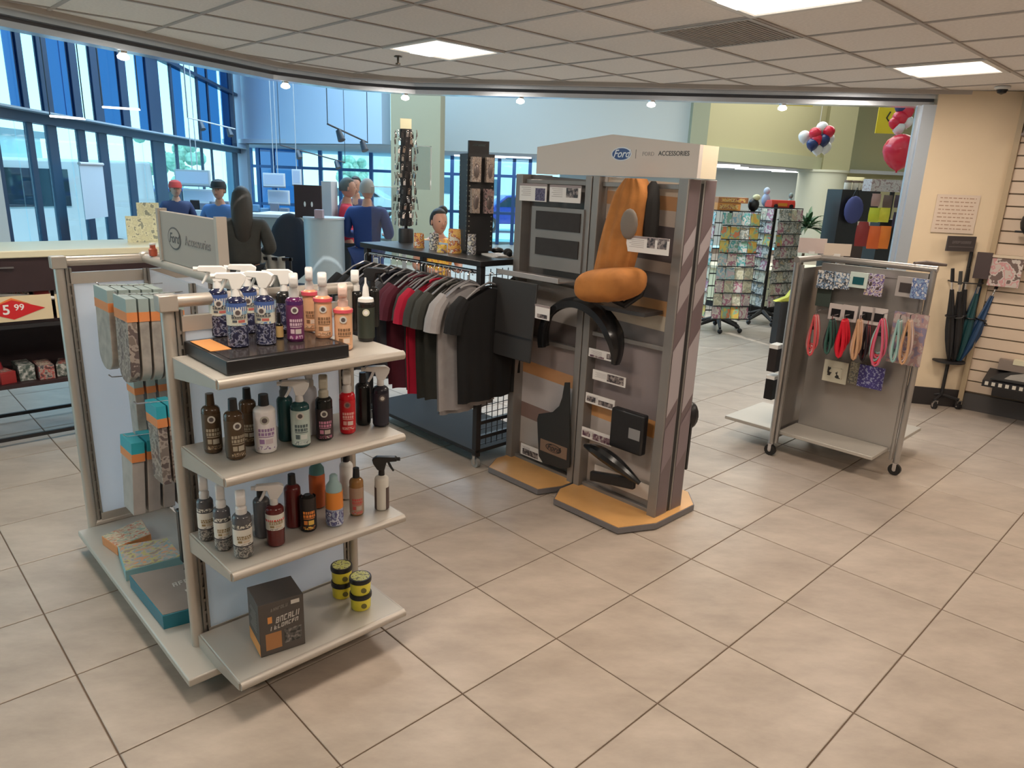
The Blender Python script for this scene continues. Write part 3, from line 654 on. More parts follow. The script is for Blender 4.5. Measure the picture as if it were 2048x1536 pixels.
for lab,u,v,tn in (('navy spray bottle at the back left of the riser tray, white sprayer turned left',442,675,0),('navy spray bottle with cream label at the front left corner of the riser tray',478,697,.1),('navy spray bottle with cream label second along the front of the riser tray',533,692,-.3),('navy spray bottle half hidden behind the two front navy bottles',500,668,0)):
    o=bottle('spray_bottle',lab,u,v,Z1,.031,.165,NAVYB,LBLUE,'trigger',WHITEP,tn,(.44,.80),seal=SEALW); tall_label(o,.031,.165,.43,LDARK); ring(o,.118,.144,.0318,NAVYBAND); ring(o,.108,.118,.0319,mat('sky_band',(.22,.38,.52),.4),'light_band')
o=bottle('spray_bottle','plum spray bottle with violet skull-patterned label and cloudy cap on the riser tray',592,685,Z1,.028,.155,PLUM,LPUR,'hood',CLEARW,0,(.06,.80),seal=SEALW); ring(o,.125,.137,.0288,col('violet_band',(.08,.02,.12)))
bottle('spray_bottle','dark spray bottle with white sprayer behind the plum bottle',572,668,Z1,.029,.150,BLK,LDARK,'trigger',WHITEP,0)
o=bottle('spray_bottle','slim peach bottle with pink neck ring directly right of the plum bottle',622,664,Z1,.025,.155,PEACH,LPEACH,'hood',CLEARW,0,(.08,.75)); ring(o,.130,.142,.029,PINK)
o=bottle('spray_bottle','peach bottle with pink neck ring at the right end of the riser tray',648,678,Z1,.029,.152,PEACH,LPEACH,'hood',CLEARW,0,(.06,.78),seal=SEALW); ring(o,.127,.138,.0325,PINK)
o=bottle('spray_bottle','peach bottle with pink neck ring standing on the bare metal of the top shelf',688,702,SHZ[3],.030,.158,PEACH,LPEACH,'hood',mat('cloudy_peach_cap',(.78,.55,.48),.3),0,(.04,.80),seal=SEALW); ring(o,.132,.143,.0335,PINK)
bottle('spray_bottle','black bottle with white cone nozzle at the right end of the top shelf',733,684,SHZ[3],.031,.158,BLK,mat('black_green_label',(.035,.045,.035),.4),'cone',WHITEP,0,(.08,.80),seal=(mat('pale_seal',(.6,.62,.5),.5),WHITEP))
bottle('spray_bottle','black bottle with white sprayer behind the black cone-nozzle bottle',712,664,SHZ[3],.030,.165,BLK,None,'hood',WHITEP,0)
bottle('spray_bottle','black bottle with black sprayer at the back right of the top shelf',745,655,SHZ[3],.029,.165,BLK,None,'trigger',BLACKP,PI*.9)
bottle('mini_bottle','tiny amber bottle with yellow label standing between navy and plum bottles',560,678,Z1,.012,.055,BLK,mat('amber_label',(.72,.48,.2),.4),'flip',BLACKP,0,(.1,.8))
# second shelf
z=SHZ[2]
BRN=col('brown_bottle',(.07,.04,.02),.2); LBRN=blotch('brown_label',((.10,.06,.03),(.35,.26,.16),(.05,.03,.02),(.45,.36,.25)),45)
LWP=blotch('white_purple_label',((.78,.76,.78),(.74,.72,.76),(.30,.20,.38),(.78,.76,.78)),30); TEALB=col('teal_dark_bottle',(.02,.07,.075),.15)
LTEAL=blotch('grey_teal_label',((.42,.52,.50),(.55,.62,.60),(.12,.18,.20),(.50,.56,.52)),40); RED=col('red_bottle',(.62,.01,.02),.25)
LPK=blotch('pink_black_label',((.03,.02,.02),(.55,.16,.28),(.05,.03,.03),(.6,.5,.45)),45,stretch=(1,1,1.6)); LRED=blotch('red_white_label',((.62,.02,.03),(.62,.02,.03),(.75,.5,.45),(.62,.03,.03)),40,stretch=(1,1,2.))
bottle('polish_bottle','brown bottle with dark cap at the left end of the second shelf',428,908,z,.029,.165,BRN,LBRN,'flip',BRN,0,(.08,.82),seal=SEALW)
bottle('polish_bottle','brown bottle with orange side print at the front left of the second shelf',473,921,z,.030,.165,BRN,LBRN,'flip',BLACKP,.3,(.06,.80),seal=SEALW)
bottle('polish_bottle','dark brown bottle behind the orange-printed brown bottle',500,893,z,.028,.165,BRN,LBRN,'flip',BLACKP,0)
bottle('polish_bottle','white bottle with purple label and black cap on the second shelf',533,908,z,.035,.162,col('white_bottle',(.78,.76,.76)),LWP,'flip',BLACKP,0,(.08,.84),seal=(mat('seal_grey',(.45,.44,.4),.5),SEALW[1]))
bottle('spray_bottle','dark teal bottle behind the white and purple bottle',573,884,z,.027,.165,TEALB,None,'hood',mat('dark_clear_cap',(.12,.14,.15),.3),0)
bottle('spray_bottle','teal bottle with grey label and cloudy sprayer in the middle of the second shelf',603,896,z,.031,.160,TEALB,LTEAL,'trigger',CLEARW,0,(.06,.82),seal=SEALW)
bottle('spray_bottle','tall clear bottle partly behind the teal bottle',622,872,z,.026,.185,col('frosted_bottle',(.60,.60,.66),.3),None,'hood',CLEARW,0)
bottle('spray_bottle','black bottle with pink label and lime shoulder on the second shelf',650,882,z,.029,.160,BLK,LPK,'hood',mat('olive_clear_cap',(.45,.42,.34),.4),0,(.04,.72),seal=SEALW)
bottle('spray_bottle','bright red bottle with cloudy cap on the second shelf',696,869,z,.028,.158,RED,LRED,'hood',CLEARW,0,(.1,.80),seal=(mat('seal_dull_red',(.35,.12,.1),.5),SEALW[1]))
bottle('spray_bottle','dark bottle behind, between the red bottle and the black spray bottle',727,852,z,.028,.165,BLK,None,'flip',BLACKP,0)
bottle('spray_bottle','black bottle with white sprayer turned left at the right end of the second shelf',762,855,z,.030,.158,col('ink_bottle',(.018,.018,.03)),mat('ink_label',(.02,.02,.035),.4),'trigger',CLEARW,.2,(.06,.82),seal=(SEALW[1],SEALW[0]))
# third shelf
z=SHZ[1]
LWR=blotch('white_print_label',((.70,.68,.64),(.66,.64,.6),(.20,.18,.16),(.72,.70,.66)),30,stretch=(1,1,1.6)); GREYB=col('smoke_grey_bottle',(.09,.09,.10),.2)
for lab,u,v in (('smoke grey bottle with white label, leftmost at the back of the third shelf',416,1083),('smoke grey bottle with white label, middle of the left trio on the third shelf',449,1103),('smoke grey bottle with white label, frontmost of the left trio, third shelf',489,1118)):
    o=bottle('spray_bottle',lab,u,v,z,.030 if v>1110 else .027,.158,GREYB,LWR,'hood',CLEARW,0,(.30,.66)); tall_label(o,.027 if v<1110 else .030,.158,.27,blotch('grey_motif',((.07,.07,.07),(.35,.33,.3),(.12,.12,.12)),50)); ring(o,.108,.12,.0275 if v<1110 else .0305,blotch('grey_check_band',((.08,.08,.08),(.6,.58,.52)),70))
MAR=col('maroon_liquid',(.11,.015,.015),.15)
bottle('spray_bottle','charcoal bottle behind the white-sprayer maroon bottle',527,1078,z,.028,.15,GREYB,None,'flip',BLACKP,0)
o=bottle('spray_bottle','maroon bottle with white and red label and white sprayer on the third shelf',553,1095,z,.030,.150,MAR,LWR,'trigger',CLEARW,0,(.42,.80)); ring(o,.094,.102,.0308,RED)
bottle('polish_bottle','dark maroon bottle with black cap behind the maroon sprayer bottle',588,1058,z,.029,.165,MAR,None,'flip',BLACKP,0)
bottle('polish_bottle','black bottle with orange upright lettering patch on the third shelf',618,1065,z,.028,.135,BLK,blotch('black_flame_label',((.02,.015,.015),(.75,.22,.04),(.03,.02,.02),(.8,.5,.1)),35),'none',BLACKP,0,(.06,.95))
TEALC=mat('teal_cap',(.12,.32,.34),.4)
o=bottle('spray_can','orange and blue can with pale dome cap on the third shelf',670,1055,z,.031,.140,col('silver_blue_can',(.35,.40,.55),.3),blotch('blue_motif',((.30,.36,.52),(.10,.10,.25),(.55,.58,.68)),35),'can',mat('pale_teal_dome',(.35,.52,.55),.3),0,(.05,.45),cat='can'); ring(o,.068,.132,.0316,mat('orange_band',(.80,.27,.04),.4))
o=bottle('spray_can','orange can with teal cap behind the orange and blue can',636,1018,z,.030,.145,mat('dark_orange_can',(.55,.12,.03),.4),None,'can',TEALC,0,cat='can')
o=bottle('polish_bottle','amber bottle with red label and black cap on the third shelf',714,1033,z,.026,.150,col('amber_liquid',(.30,.15,.05),.15),blotch('amber_print',((.45,.30,.22),(.62,.12,.10),(.40,.30,.26)),40,stretch=(1,1,1.4)),'flip',BLACKP,0,(.05,.75))
bottle('polish_bottle','white bottle with black cap at the back, between the can and the amber bottle',694,1000,z,.026,.155,WHITEP,None,'flip',BLACKP,0)
o=bottle('spray_bottle','white and black bottle with black sprayer pointing right, third shelf',764,1022,z,.027,.140,col('white_black_bottle',(.74,.72,.66)),blotch('brown_white_print',((.10,.07,.06),(.65,.6,.55),(.12,.09,.08),(.55,.1,.08)),40,stretch=(1,1,1.7)),'trigger',BLACKP,PI-.1,(.02,.66))
o.rotation_euler.z+=0
# bottom shelf: carton and paste tubs
z=SHZ[0]
qa=fl(522,1316,z); qb=fl(611,1287,z); qc=fl(491,1268,z)
ax=math.atan2(qb.y-qa.y,qb.x-qa.x); wL=(qb-qa).length; dL=min((qc-qa).length,.14)
bx=thing('product_carton','charcoal and orange product carton on the bottom shelf','box',qa,ax)
CB=mat('charcoal_carton',(.085,.072,.065),.55,0,.05,12); 
MB().box((0,0,0),(wL,dL,.205)).build('carton',CB,bx,bevel=.002)
OR=mat('orange_print',(.72,.30,.08),.5); LG=mat('light_print',(.62,.58,.54),.5)
MB().box((-.0007,.0,.004),(0,dL-.004,.05)).build('side_flash',OR,bx)
m=MB(); m.box((.02,-.0007,.02),(.075,0,.085)); m.build('orange_panel',mat('muted_orange_print',(.42,.19,.07),.5),bx)
m=MB(); m.box((.085,-.0007,.03),(wL-.012,0,.085)); m.build('photo_panel',blotch('dark_photo',((.03,.03,.03),(.10,.095,.09),(.22,.2,.19)),30),bx)
marks(bx,LG,face_negy(wL*.62,-.0002,.135)@Matrix.Rotation(.12,4,'Z'),.085,.022,6,.3,4); marks(bx,LG,face_negy(wL*.55,-.0002,.108)@Matrix.Rotation(.12,4,'Z'),.10,.015,8,.3,5); marks(bx,mat('grey_fine_print',(.25,.23,.21),.6),face_negy(wL*.45,-.0002,.178)@Matrix.Rotation(.1,4,'Z'),.06,.012,7,.3,6)
m=MB(); m.box((.03,-.0009,.125),(.045,0,.15)); m.build('corner_mark',OR,bx); m=MB(); m.box((wL-.045,-.0009,.178),(wL-.015,0,.193)); m.build('corner_mark',LG,bx)
m=MB()
for r_ in range(8): m.box((-.001,.03,.08+r_*.011),(-.0002,dL-.03-.01*(r_%3),.084+r_*.011))
m.build('fine_print',mat('grey_fine_print',(.25,.23,.21),.6),bx)
YP=mat('yellow_tub',(.85,.75,.06),.35); LIDG=mat('lime_lid_top',(.50,.52,.10),.35)
lb=['lower tub of the rear stack of yellow paste tubs','upper tub of the rear stack of yellow paste tubs','lower tub of the front stack of yellow paste tubs','upper tub of the front stack of yellow paste tubs']
k=0
for u,v in ((685,1200),(722,1224)):
    p=fl(u,v,z); d=Vector((p.x,p.y,0)).normalized()*.04; p+=d
    for lv in range(2):
        o=thing('paste_tub',lb[k],'tub',(p.x,p.y,z+lv*.068),math.atan2(p.y,p.x)-PI/2,'yellow paste tubs'); k+=1
        MB().lathe([(.036,0),(.038,.004),(.040,.05)],n=24).build('tub',YP,o)
        l=MB().lathe([(.043,.049),(.0435,.052),(.0435,.063),(.042,.067)],n=24).build('lid',BLACKP,o)
        MB().cyl((0,0,.0665),(0,0,.0678),.036,n=24).build('lid_label',blotch('lid_print',((.50,.52,.10),(.62,.62,.25),(.15,.15,.05)),45),l)
        m=MB(); m.cyl((.012,-.0385,.024),(.012,-.0402,.024),.011,n=12); m.build('motif',mat('tub_motif',(.18,.16,.04),.5),o)
# ---------------------------------------------------------------- left bay goods
TEAL=mat('teal_header_card',(.03,.36,.44),.4); ORG=mat('orange_stripe_card',(.72,.25,.08),.5); BLISTER=mat('grey_blister_pack',(.40,.355,.31),.35,0,.25,18.); PKD=blotch('mud_print',((.22,.17,.14),(.38,.31,.26),(.14,.10,.09)),16)
GRT=mat('grey_green_header',(.33,.40,.38),.45)
ORD='first second third fourth fifth sixth'.split()
pkc={}
def pack(par_label,y,z,w_,h,x,t,top,face,group,round_=False,lean=0):
    k_=pkc.get(group,0); pkc[group]=k_+1; par_label+=', %s from aisle'%ORD[k_]
    o=thing('hanging_pack',par_label,'package',GW(x,y,z),ANG,group)
    M=Matrix.Rotation(lean,4,'Y')
    if round_:
        pts=[(-w_/2,0),(w_/2,0)]+[(w_/2*math.cos(a)*(1.0),-h+w_*.35*(1-math.sin(a)*-1)-w_*.35) for a in ()]
        n=8; pts=[(w_/2,0),(-w_/2,0),(-w_/2,-h*.8)]+[(-w_/2*math.cos(PI*k/n),-h*.8-h*.2*math.sin(PI*k/n)) for k in range(1,n)]+[(w_/2,-h*.8)]
        m=MB(); m.M=M; m.xprism(pts,0,t); m.build('blister',face,o,bevel=.003)
    else:
        m=MB(); m.M=M; m.xprism([(w_/2,0),(-w_/2,0),(-w_/2*.9,-h),(w_/2*.9,-h)],0,t); m.build('box',face,o,bevel=.003)
    m=MB(); m.M=M; m.box((-.001,-w_/2-.002,-h*.14),(t+.001,w_/2+.002,.004)); m.build('header_card',top,o)
    m=MB(); m.M=M; m.box((-.0015,-w_/2-.003,-h*.25),(t+.0015,w_/2+.003,-h*.14)); m.build('orange_band',ORG,o)
    return o
def hook(y,z,x0=XW-.03,L=.25):
    m=MB(); m.tube([(x0,y,z),(x0-L*.5,y,z-.002),(x0-L,y,z+.008),(x0-L-.012,y,z+.02)],.003,6); m.build('peg_hook',CHROME,gon)
def web(u,v,x):       # y,z of a photo point on the plane local x
    P=onv(u,v,GW(x,0),E1); return gl(P)[1],P.z
for nm,u,v in (('A',205,575),('B',270,735),('C',345,720),('L',237,862),('L2',320,990)):
    for x in (-.05,.05,.1,.2): print(nm,x,'y,z',web(u,v,x))
random.seed(11)
grpA='hanging wiper packs on the upper hooks'
for k in range(5):
    x=.05+k*.045; pack('tall orange-banded blister pack on the far upper hook',1.32,1.295-.002*k,.19,.35,x,.036,GRT,BLISTER,grpA,True,.03)
for k in range(5):
    x=.055+k*.045; pack('tall orange-banded blister pack on the middle upper hook',1.08,1.29-.002*k,.16,.35,x,.036,GRT,BLISTER if k else PKD,grpA+' in the middle',True,.03)
for k in range(4):
    x=.10+k*.045; pack('dark narrow pack with teal header below middle upper hook',.98,.86,.13,.34,x,.036,TEAL,PKD,'narrow packs in the middle row')
for k in range(4):
    x=.045+k*.062; pack('slim box pack with bright teal header on the lower hook',1.18,.66,.15,.33,x,.05,TEAL,mat('grey_box_pack',(.40,.36,.33),.5,0,.12,14.),'teal-topped packs on the lower hook',False,.06)
for k in range(3):
    x=.12+k*.05; pack('grey strip pack with teal edge in the far middle row',1.3,.90,.10,.28,x,.036,GRT,BLISTER,'grey strip packs of the far middle row')
for y,z in ((1.32,1.30),(1.08,1.295),(.98,.865),(1.18,.665),(1.3,.905)): hook(y,z)
# folded black sunshade / umbrella on base
p=GW(.14,.82,.105)
o=thing('black_brush','long black brush standing on the near gondola base deck behind its front post','brush',p,ANG)
MB().box((-.03,-.018,.10),(.03,.018,.34)).build('bristle_block',BLACKP,o,bevel=.006)
MB().tube([(-.02,0,0),(-.018,0,.06),(-.01,0,.11)],.006,6).build('leg',BLACKP,o); MB().tube([(.02,0,0),(.018,0,.06),(.01,0,.11)],.006,6).build('leg',BLACKP,o)
# three cartons on deck
def carton(name,label,cs,h,mt,side,z=.105,extra=None):
    P=[fl(u,v,z+h) for u,v in cs]; c=sum(P,Vector())/len(P)
    o=thing(name,label,'box',(c.x,c.y,z),ANG)
    R=Matrix.Rotation(-ANG,3,'Z'); pts=[tuple((R@(p-c))[:2]) for p in P]
    m=MB(); m.prism(pts,0,h-.001); m.build('carton',side,o,bevel=.002)
    s=.97; m=MB(); m.prism([(x*s,y*s) for x,y in pts],h-.001,h+.0008); m.build('top_print',mt,o); return o,pts
TOPP=blotch('bright_carton_print',((.55,.42,.30),(.60,.16,.08),(.62,.60,.40),(.70,.50,.36),(.30,.40,.30)),14,stretch=(1.,2.5,1))
carton('product_carton','orange-ended carton with red and cream print at the far end of the base deck',[(203,1072),(283,1038),(302,1068),(234,1094)],.045,TOPP,mat('orange_carton',(.70,.26,.09),.5))
o,_=carton('product_carton','flat carton with brown photo print in the middle of the base deck',[(235,1092),(335,1075),(365,1112),(250,1142)],.05,blotch('photo_carton_print',((.30,.22,.18),(.48,.44,.16),(.45,.36,.32),(.25,.35,.36),(.60,.30,.15)),12,stretch=(1.,1.6,1)),mat('pale_teal_carton',(.22,.40,.42),.5))
o,pts=carton('product_carton','large grey-brown carton with blue side at the near end of the base deck',[(258,1150),(372,1126),(430,1205),(325,1232)],.06,mat('grey_brown_carton_top',(.25,.21,.185),.4,0,.1,6.),mat('petrol_blue_carton',(.012,.16,.22),.4))
R_=Matrix.Translation((.02,0,.0615))@Matrix.Rotation(-PI/2,4,'Z')
marks(o,LG,Matrix.Translation((.05,.02,.0608)),.09,.03,4,.1,3)
m=MB(); m.box((.03,-.06,.061),(.09,-.045,.0618)); m.build('white_flash',LG,o)
# red can detail
MB().lathe([(.016,0),(.018,.01),(.018,.03),(.012,.035),(.012,.05)],n=12).build('body',rd,bpy.data.objects['tin'])
MB().cyl((0,0,.05),(0,0,.058),.014,n=12).build('lid',WHITEP,bpy.data.objects['tin'])
# ================================================================ ACCESSORY TOWER (local x = away from its front, y = to the left as seen)
TQ=Vector((.775,3.627,0))
def TW(x,y,z=0.): return TQ+E1*x+E2*y+Vector((0,0,z))
def tl(P): d=P-TQ; return d.dot(E1),d.dot(E2),P.z
tw=thing('display_tower','tall grey double display tower with white header sign and oval badge','display tower',TQ,ANG)
WOODM=mat('honey_beech_laminate',(.66,.36,.13),.35,0,.10,5.); EDGEM=mat('grey_edge_band',(.17,.16,.165),.5)
def base(name,pts):
    b=MB().prism(pts,.008,.04).build(name,EDGEM,tw)
    cx=sum(p[0] for p in pts)/len(pts); cy=sum(p[1] for p in pts)/len(pts)
    MB().prism([(cx+(x-cx)*.985,cy+(y-cy)*.985) for x,y in pts],.04,.0425).build('wood_top',WOODM,b)
base('base',[(-.04,-.10),(-.25,.0),(-.25,.47),(-.12,.545),(.34,.545),(.46,.45),(.46,.02),(.33,-.10)])
base('base',[(-.08,.56),(-.23,.62),(-.23,1.06),(-.09,1.14),(.34,1.14),(.45,1.06),(.45,.63),(.34,.56)])
ZT1=1.842
for x0 in (0,.145):
    for y,dy in ((-.055,.055),(.5,.045),(.553,.045),(1.09,.055)):
        if x0 and y in (.553,): continue
        m=MB(); m.box((x0,y,.04),(x0+.115,y+dy,ZT1)); p_=m.build('post',ZINC,tw,bevel=.003)
        if y==-.055:   # printed end face with slanted light streaks
            e=MB(); e.box((x0+.012,y-.0015,.05),(x0+.105,y,ZT1-.005)); ep=e.build('printed_end',mat('plum_grey_print',(.16,.12,.13),.4,0,.15,3.),p_)
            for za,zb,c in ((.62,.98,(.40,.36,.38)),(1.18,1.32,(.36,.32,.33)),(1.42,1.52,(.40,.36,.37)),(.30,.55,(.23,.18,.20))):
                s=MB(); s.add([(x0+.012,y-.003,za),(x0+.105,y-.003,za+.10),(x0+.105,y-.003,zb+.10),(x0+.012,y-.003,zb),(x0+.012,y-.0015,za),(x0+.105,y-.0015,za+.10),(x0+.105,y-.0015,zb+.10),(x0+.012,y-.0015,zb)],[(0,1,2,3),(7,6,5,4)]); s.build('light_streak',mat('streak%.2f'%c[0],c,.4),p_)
MB().box((.118,-.05,.04),(.142,1.13,ZT1-.02)).build('core',BLACKM,tw)
for y0,y1 in ((0,.5),(.598,1.09)):
    for z in (.05,.98 if y0==0 else .86,ZT1-.04): MB().box((.03,y0,z-.012),(.06,y1,z+.012)).build('cross_rail',ZINC,tw,bevel=.002)
# graphic panels behind
gb=[((.05,.20),(.45,.40,.36)),((.20,.46),(.50,.46,.44)),((.46,.56),(.62,.32,.13)),((.56,.98),(.26,.22,.225)),((.98,1.06),(.22,.20,.20)),((1.06,1.14),(.55,.48,.38)),((1.14,1.22),(.50,.28,.13)),((1.22,1.36),(.17,.15,.15)),((1.36,1.42),(.5,.43,.38)),((1.42,1.60),(.13,.11,.115)),((1.60,1.68),(.58,.50,.44)),((1.68,1.75),(.55,.30,.15)),((1.75,1.82),(.62,.52,.42))]
gb2=[((.05,.12),(.30,.24,.2)),((.12,.30),(.5,.46,.43)),((.30,.40),(.26,.17,.15)),((.40,.60),(.56,.52,.52)),((.60,.68),(.62,.32,.15)),((.68,.84),(.36,.30,.29)),((.84,.98),(.15,.13,.13)),((.98,1.2),(.5,.48,.47)),((1.2,1.82),(.16,.145,.14))]
for y0,y1,bands in ((0,.5,gb),(.598,1.09,gb2)):
    gp_=MB().box((.075,y0,.05),(.09,y1,ZT1-.02)).build('graphic_panel',mat('panel_backing',(.3,.28,.27),.5),tw)
    for k,((a,b),c) in enumerate(bands):
        s=MB(); sl_=.02
        s.add([(.0745,y0,a+sl_*0),(.0745,y1,a+sl_),(.0745,y1,b+sl_),(.0745,y0,b)],[(0,3,2,1)]); s.build('printed_band',mat('band_%d_%d_%d'%tuple(int(x*100) for x in c),c,.4,0,.08,5.),gp_)
# header sign
ha=onv(1075,290,TQ,E1); 
HW=mat('header_white_board',(.66,.60,.55),.5)
m=MB(); m.xprism([(1.0,1.845),(1.0,1.995),(.45,2.055),(-.085,2.0),(-.085,1.845)],.02,.05); hd=m.build('header_sign',HW,tw)
m=MB(); m.box((.05,-.085,1.845),(.19,-.07,2.0)); m.build('return_panel',mat('header_cream_edge',(.80,.72,.55),.5),hd)
m=MB(); m.box((.05,.985,1.845),(.19,1.0,1.99)); m.build('return_panel',HW,hd)
p=onv(1243,308,TW(.02,0),E1); lx,ly,lz=tl(p)
BLUEB=mat('badge_blue',(.02,.06,.22),.3); SILV=mat('badge_silver',(.62,.62,.66),.3,.3)
oval(hd,face_negx(.0195,ly,lz),.066,.034,SILV,BLUEB,True,SILV)
MB().box((.0185,ly-.094,lz-.022),(.0198,ly-.092,lz+.022)).build('divider',GREYI,hd)
p=onv(1300,305,TW(.02,0),E1); text_obj('FORD',.028,mat('pale_grey_print',(.36,.33,.32),.5),hd,face_negx(.0195,tl(p)[1]+.01,lz),'lettering')
p=onv(1348,303,TW(.02,0),E1); text_obj('ACCESSORIES',.031,DARKI,hd,face_negx(.0195,tl(p)[1],lz+.002),'lettering',bold=.01,sx_=.95)
def tplate(name,u0,v0,u1,v1,x,th=.006,mt=PAPER,par=tw,**k):
    a=tl(onv(u0,v0,TW(x,0),E1)); b=tl(onv(u1,v1,TW(x,0),E1))
    y0,y1=min(a[1],b[1]),max(a[1],b[1]); z0,z1=min(a[2],b[2]),max(a[2],b[2])
    return MB().box((x,y0,z0),(x+th,y1,z1)).build(name,mt,par,**k),y0,y1,z0,z1
def card(label,u0,v0,u1,v1,x,pics,stem=None,top=None):
    """white info card; pics: (fy0,fy1,fz0,fz1,color) printed patches as fractions"""
    a=tl(onv(u0,v0,TW(x,0),E1)); b=tl(onv(u1,v1,TW(x,0),E1)); y1,y0=a[1],b[1]; z1,z0=a[2],b[2]
    if z0>z1: z0,z1=z1,z0
    o=thing('info_card',label,'card',TW(x,(y0+y1)/2,(z0+z1)/2),ANG,'info cards on the display tower')
    w2,h2=(y1-y0)/2,(z1-z0)/2
    MB().box((0,-w2,-h2),(.004,w2,h2)).build('card',PAPER,o)
    MB().box((-.0012,-w2,h2*.72),(-.0002,w2,h2)).build('grey_header',mat('card_header_grey',(.33,.27,.27),.5),o) if top else None
    m=MB()
    for r_ in range(5): m.box((-.001,w2*.15 if pics else -w2*.7,h2*.5-r_*h2*.22),(-.0002,w2*(.85-.1*(r_%2)),h2*.56-r_*h2*.22))
    m.build('fine_print',mat('card_print',(.42,.38,.37),.6),o)
    for fy0,fy1,fz0,fz1,c in pics:
        m=MB(); m.box((-.0016,w2-(fy0)*2*w2,-h2+fz0*2*h2),(-.0004,w2-fy1*2*w2,-h2+fz1*2*h2)); m.build('photo_print',blotch('photo_%s'%c,{'dark':((.04,.035,.04),(.16,.13,.13),(.35,.3,.28)),'plum':((.10,.04,.07),(.25,.16,.18),(.5,.45,.42)),'blue':((.06,.05,.12),(.14,.12,.2),(.06,.05,.1)),'grey':((.20,.18,.19),(.45,.42,.42),(.1,.09,.1))}[c],26),o)
    MB().cyl((.004,0,0),(.06,0,0),.004,n=6).build('arm',ZINC,o)
    return o
card('white card with a small child-seat picture, top left of the tower',1040,366,1092,404,-.02,[(.6,.95,.05,.75,'blue')],top=True)
card('white card with a bracket drawing, second along the tower top',1100,369,1160,407,-.02,[(.55,.92,.3,.85,'dark')],top=True)
card('white card with two photographs beside the tan seat cover',1254,470,1336,512,-.16,[(.5,.68,.35,.95,'dark'),(.74,.95,.35,.95,'dark')],top=True)
card('white card with two dark vehicle pictures on the black board',1047,603,1098,642,-.20,[(.08,.42,.08,.42,'plum'),(.55,.92,.08,.36,'dark')],top=True)
card('white card behind the black wheel-arch trim',1178,695,1240,728,.0,[(.05,.5,.05,.25,'plum'),(.58,.95,.2,.8,'dark')])
card('white card with engine photograph, second down the tower right bay',1186,738,1250,776,.0,[(.45,.95,.15,.9,'dark')])
card('white card with two dark parts pictured, third down the right bay',1172,784,1228,822,.0,[(.05,.35,.2,.7,'dark'),(.45,.95,.15,.6,'dark')])
card('white card with wheels and trucks pictured, fourth down the right bay',1163,852,1222,894,.0,[(.05,.3,.2,.7,'plum'),(.38,.95,.1,.7,'plum')])
card('white card with a dark truck, bottom left of the tower',1042,885,1084,925,.0,[(.1,.8,.1,.6,'dark')])
# sample frames with dark mats
fr,y0,y1,z0,z1=tplate('sample_frame',1064,412,1160,548,-.012,.02,ZINC)
for k,(a,b) in enumerate((((1072,421),(1158,466)),((1071,474),(1154,519)))):
    pl,_,_,_,_=tplate('dark_mat',a[0],a[1],b[0],b[1],-.02,.008,mat('charcoal_mat',(.035,.032,.032),.8,0,.1,30),fr)
a=tl(onv(1040,548,TQ,E1)); 
m=MB(); m.box((-.17,.60,1.262),(0,1.10,1.272)); m.box((-.175,.60,1.262),(-.165,1.10,1.292)); m.build('tray_shelf',mat('pale_tray',(.48,.45,.44),.3,.5),tw,bevel=.002)
# black board hung below tray
bo=tag(MB().box((-.004,-.19,-.46),(.008,.19,0)).build('black_board',mat('dark_board',(.030,.028,.028),.6),None,TW(-.19,.93,1.245),(0,math.radians(4),ANG),bevel=.006),'flat black cargo board hanging in front of the left bay of the tower','board')
m=MB(); m.box((-.006,-.19,-.33),(-.002,.19,-.318)); m.build('fold_line',BLACKP,bo)
# seat with tan cover
TAN=mat('tan_canvas',(.40,.155,.035),.85,0,.22,9.,.6)
st=thing('seat_cover','tan fabric cover draped over a seat form on the display tower','seat cover',TW(0,0,0),ANG)
bk=[]
def bp(u,v,x): return tl(onv(u,v,TW(x,0),E1))
def backgrid(s,t):     # s across left->right, t bottom->top
    zz=1.27+t*.565; cx_=.262-.035*t; hw=.098+.010*math.sin(t*PI)-.004*t-(.05*(max(0,t-.82)/.18)**2)
    xx=-.155+.115*t
    y=cx_+(0.5-s)*2*hw
    bul=.045*(1-(2*s-1)**2)**.5*(.6+.4*math.sin(PI*min(1,t*1.1)))
    wr=.004*math.sin(s*23+t*5)+.003*math.sin(s*11-t*9)
    return (xx-bul-wr-.03,y,zz)
m=MB(); m.grid(lambda s,t:backgrid(s,t),18,26)
n_=len(m.v); m.grid(lambda s,t:(backgrid(1-s,t)[0]*0+(-.155+.115*t)+.03,backgrid(1-s,t)[1],backgrid(1-s,t)[2]),18,26)
W1=19;H1=27
for j in range(H1-1):
    m.add([m.v[j*W1],m.v[(j+1)*W1],m.v[n_+(j+1)*W1+W1-1],m.v[n_+j*W1+W1-1]],[(0,1,2,3)]); m.add([m.v[j*W1+W1-1],m.v[n_+j*W1],m.v[n_+(j+1)*W1],m.v[(j+1)*W1+W1-1]],[(0,1,2,3)])
T0=(H1-1)*W1
m.add([m.v[T0+i] for i in range(W1)]+[m.v[n_+T0+i] for i in range(W1)],[(i,i+1,W1+W1-2-i,W1+W1-1-i) for i in range(W1-1)])
m.build('backrest_cover',TAN,st,smooth=60)
CU=tl(onv(1221,567,TW(-.20,0),E1))
m=MB()
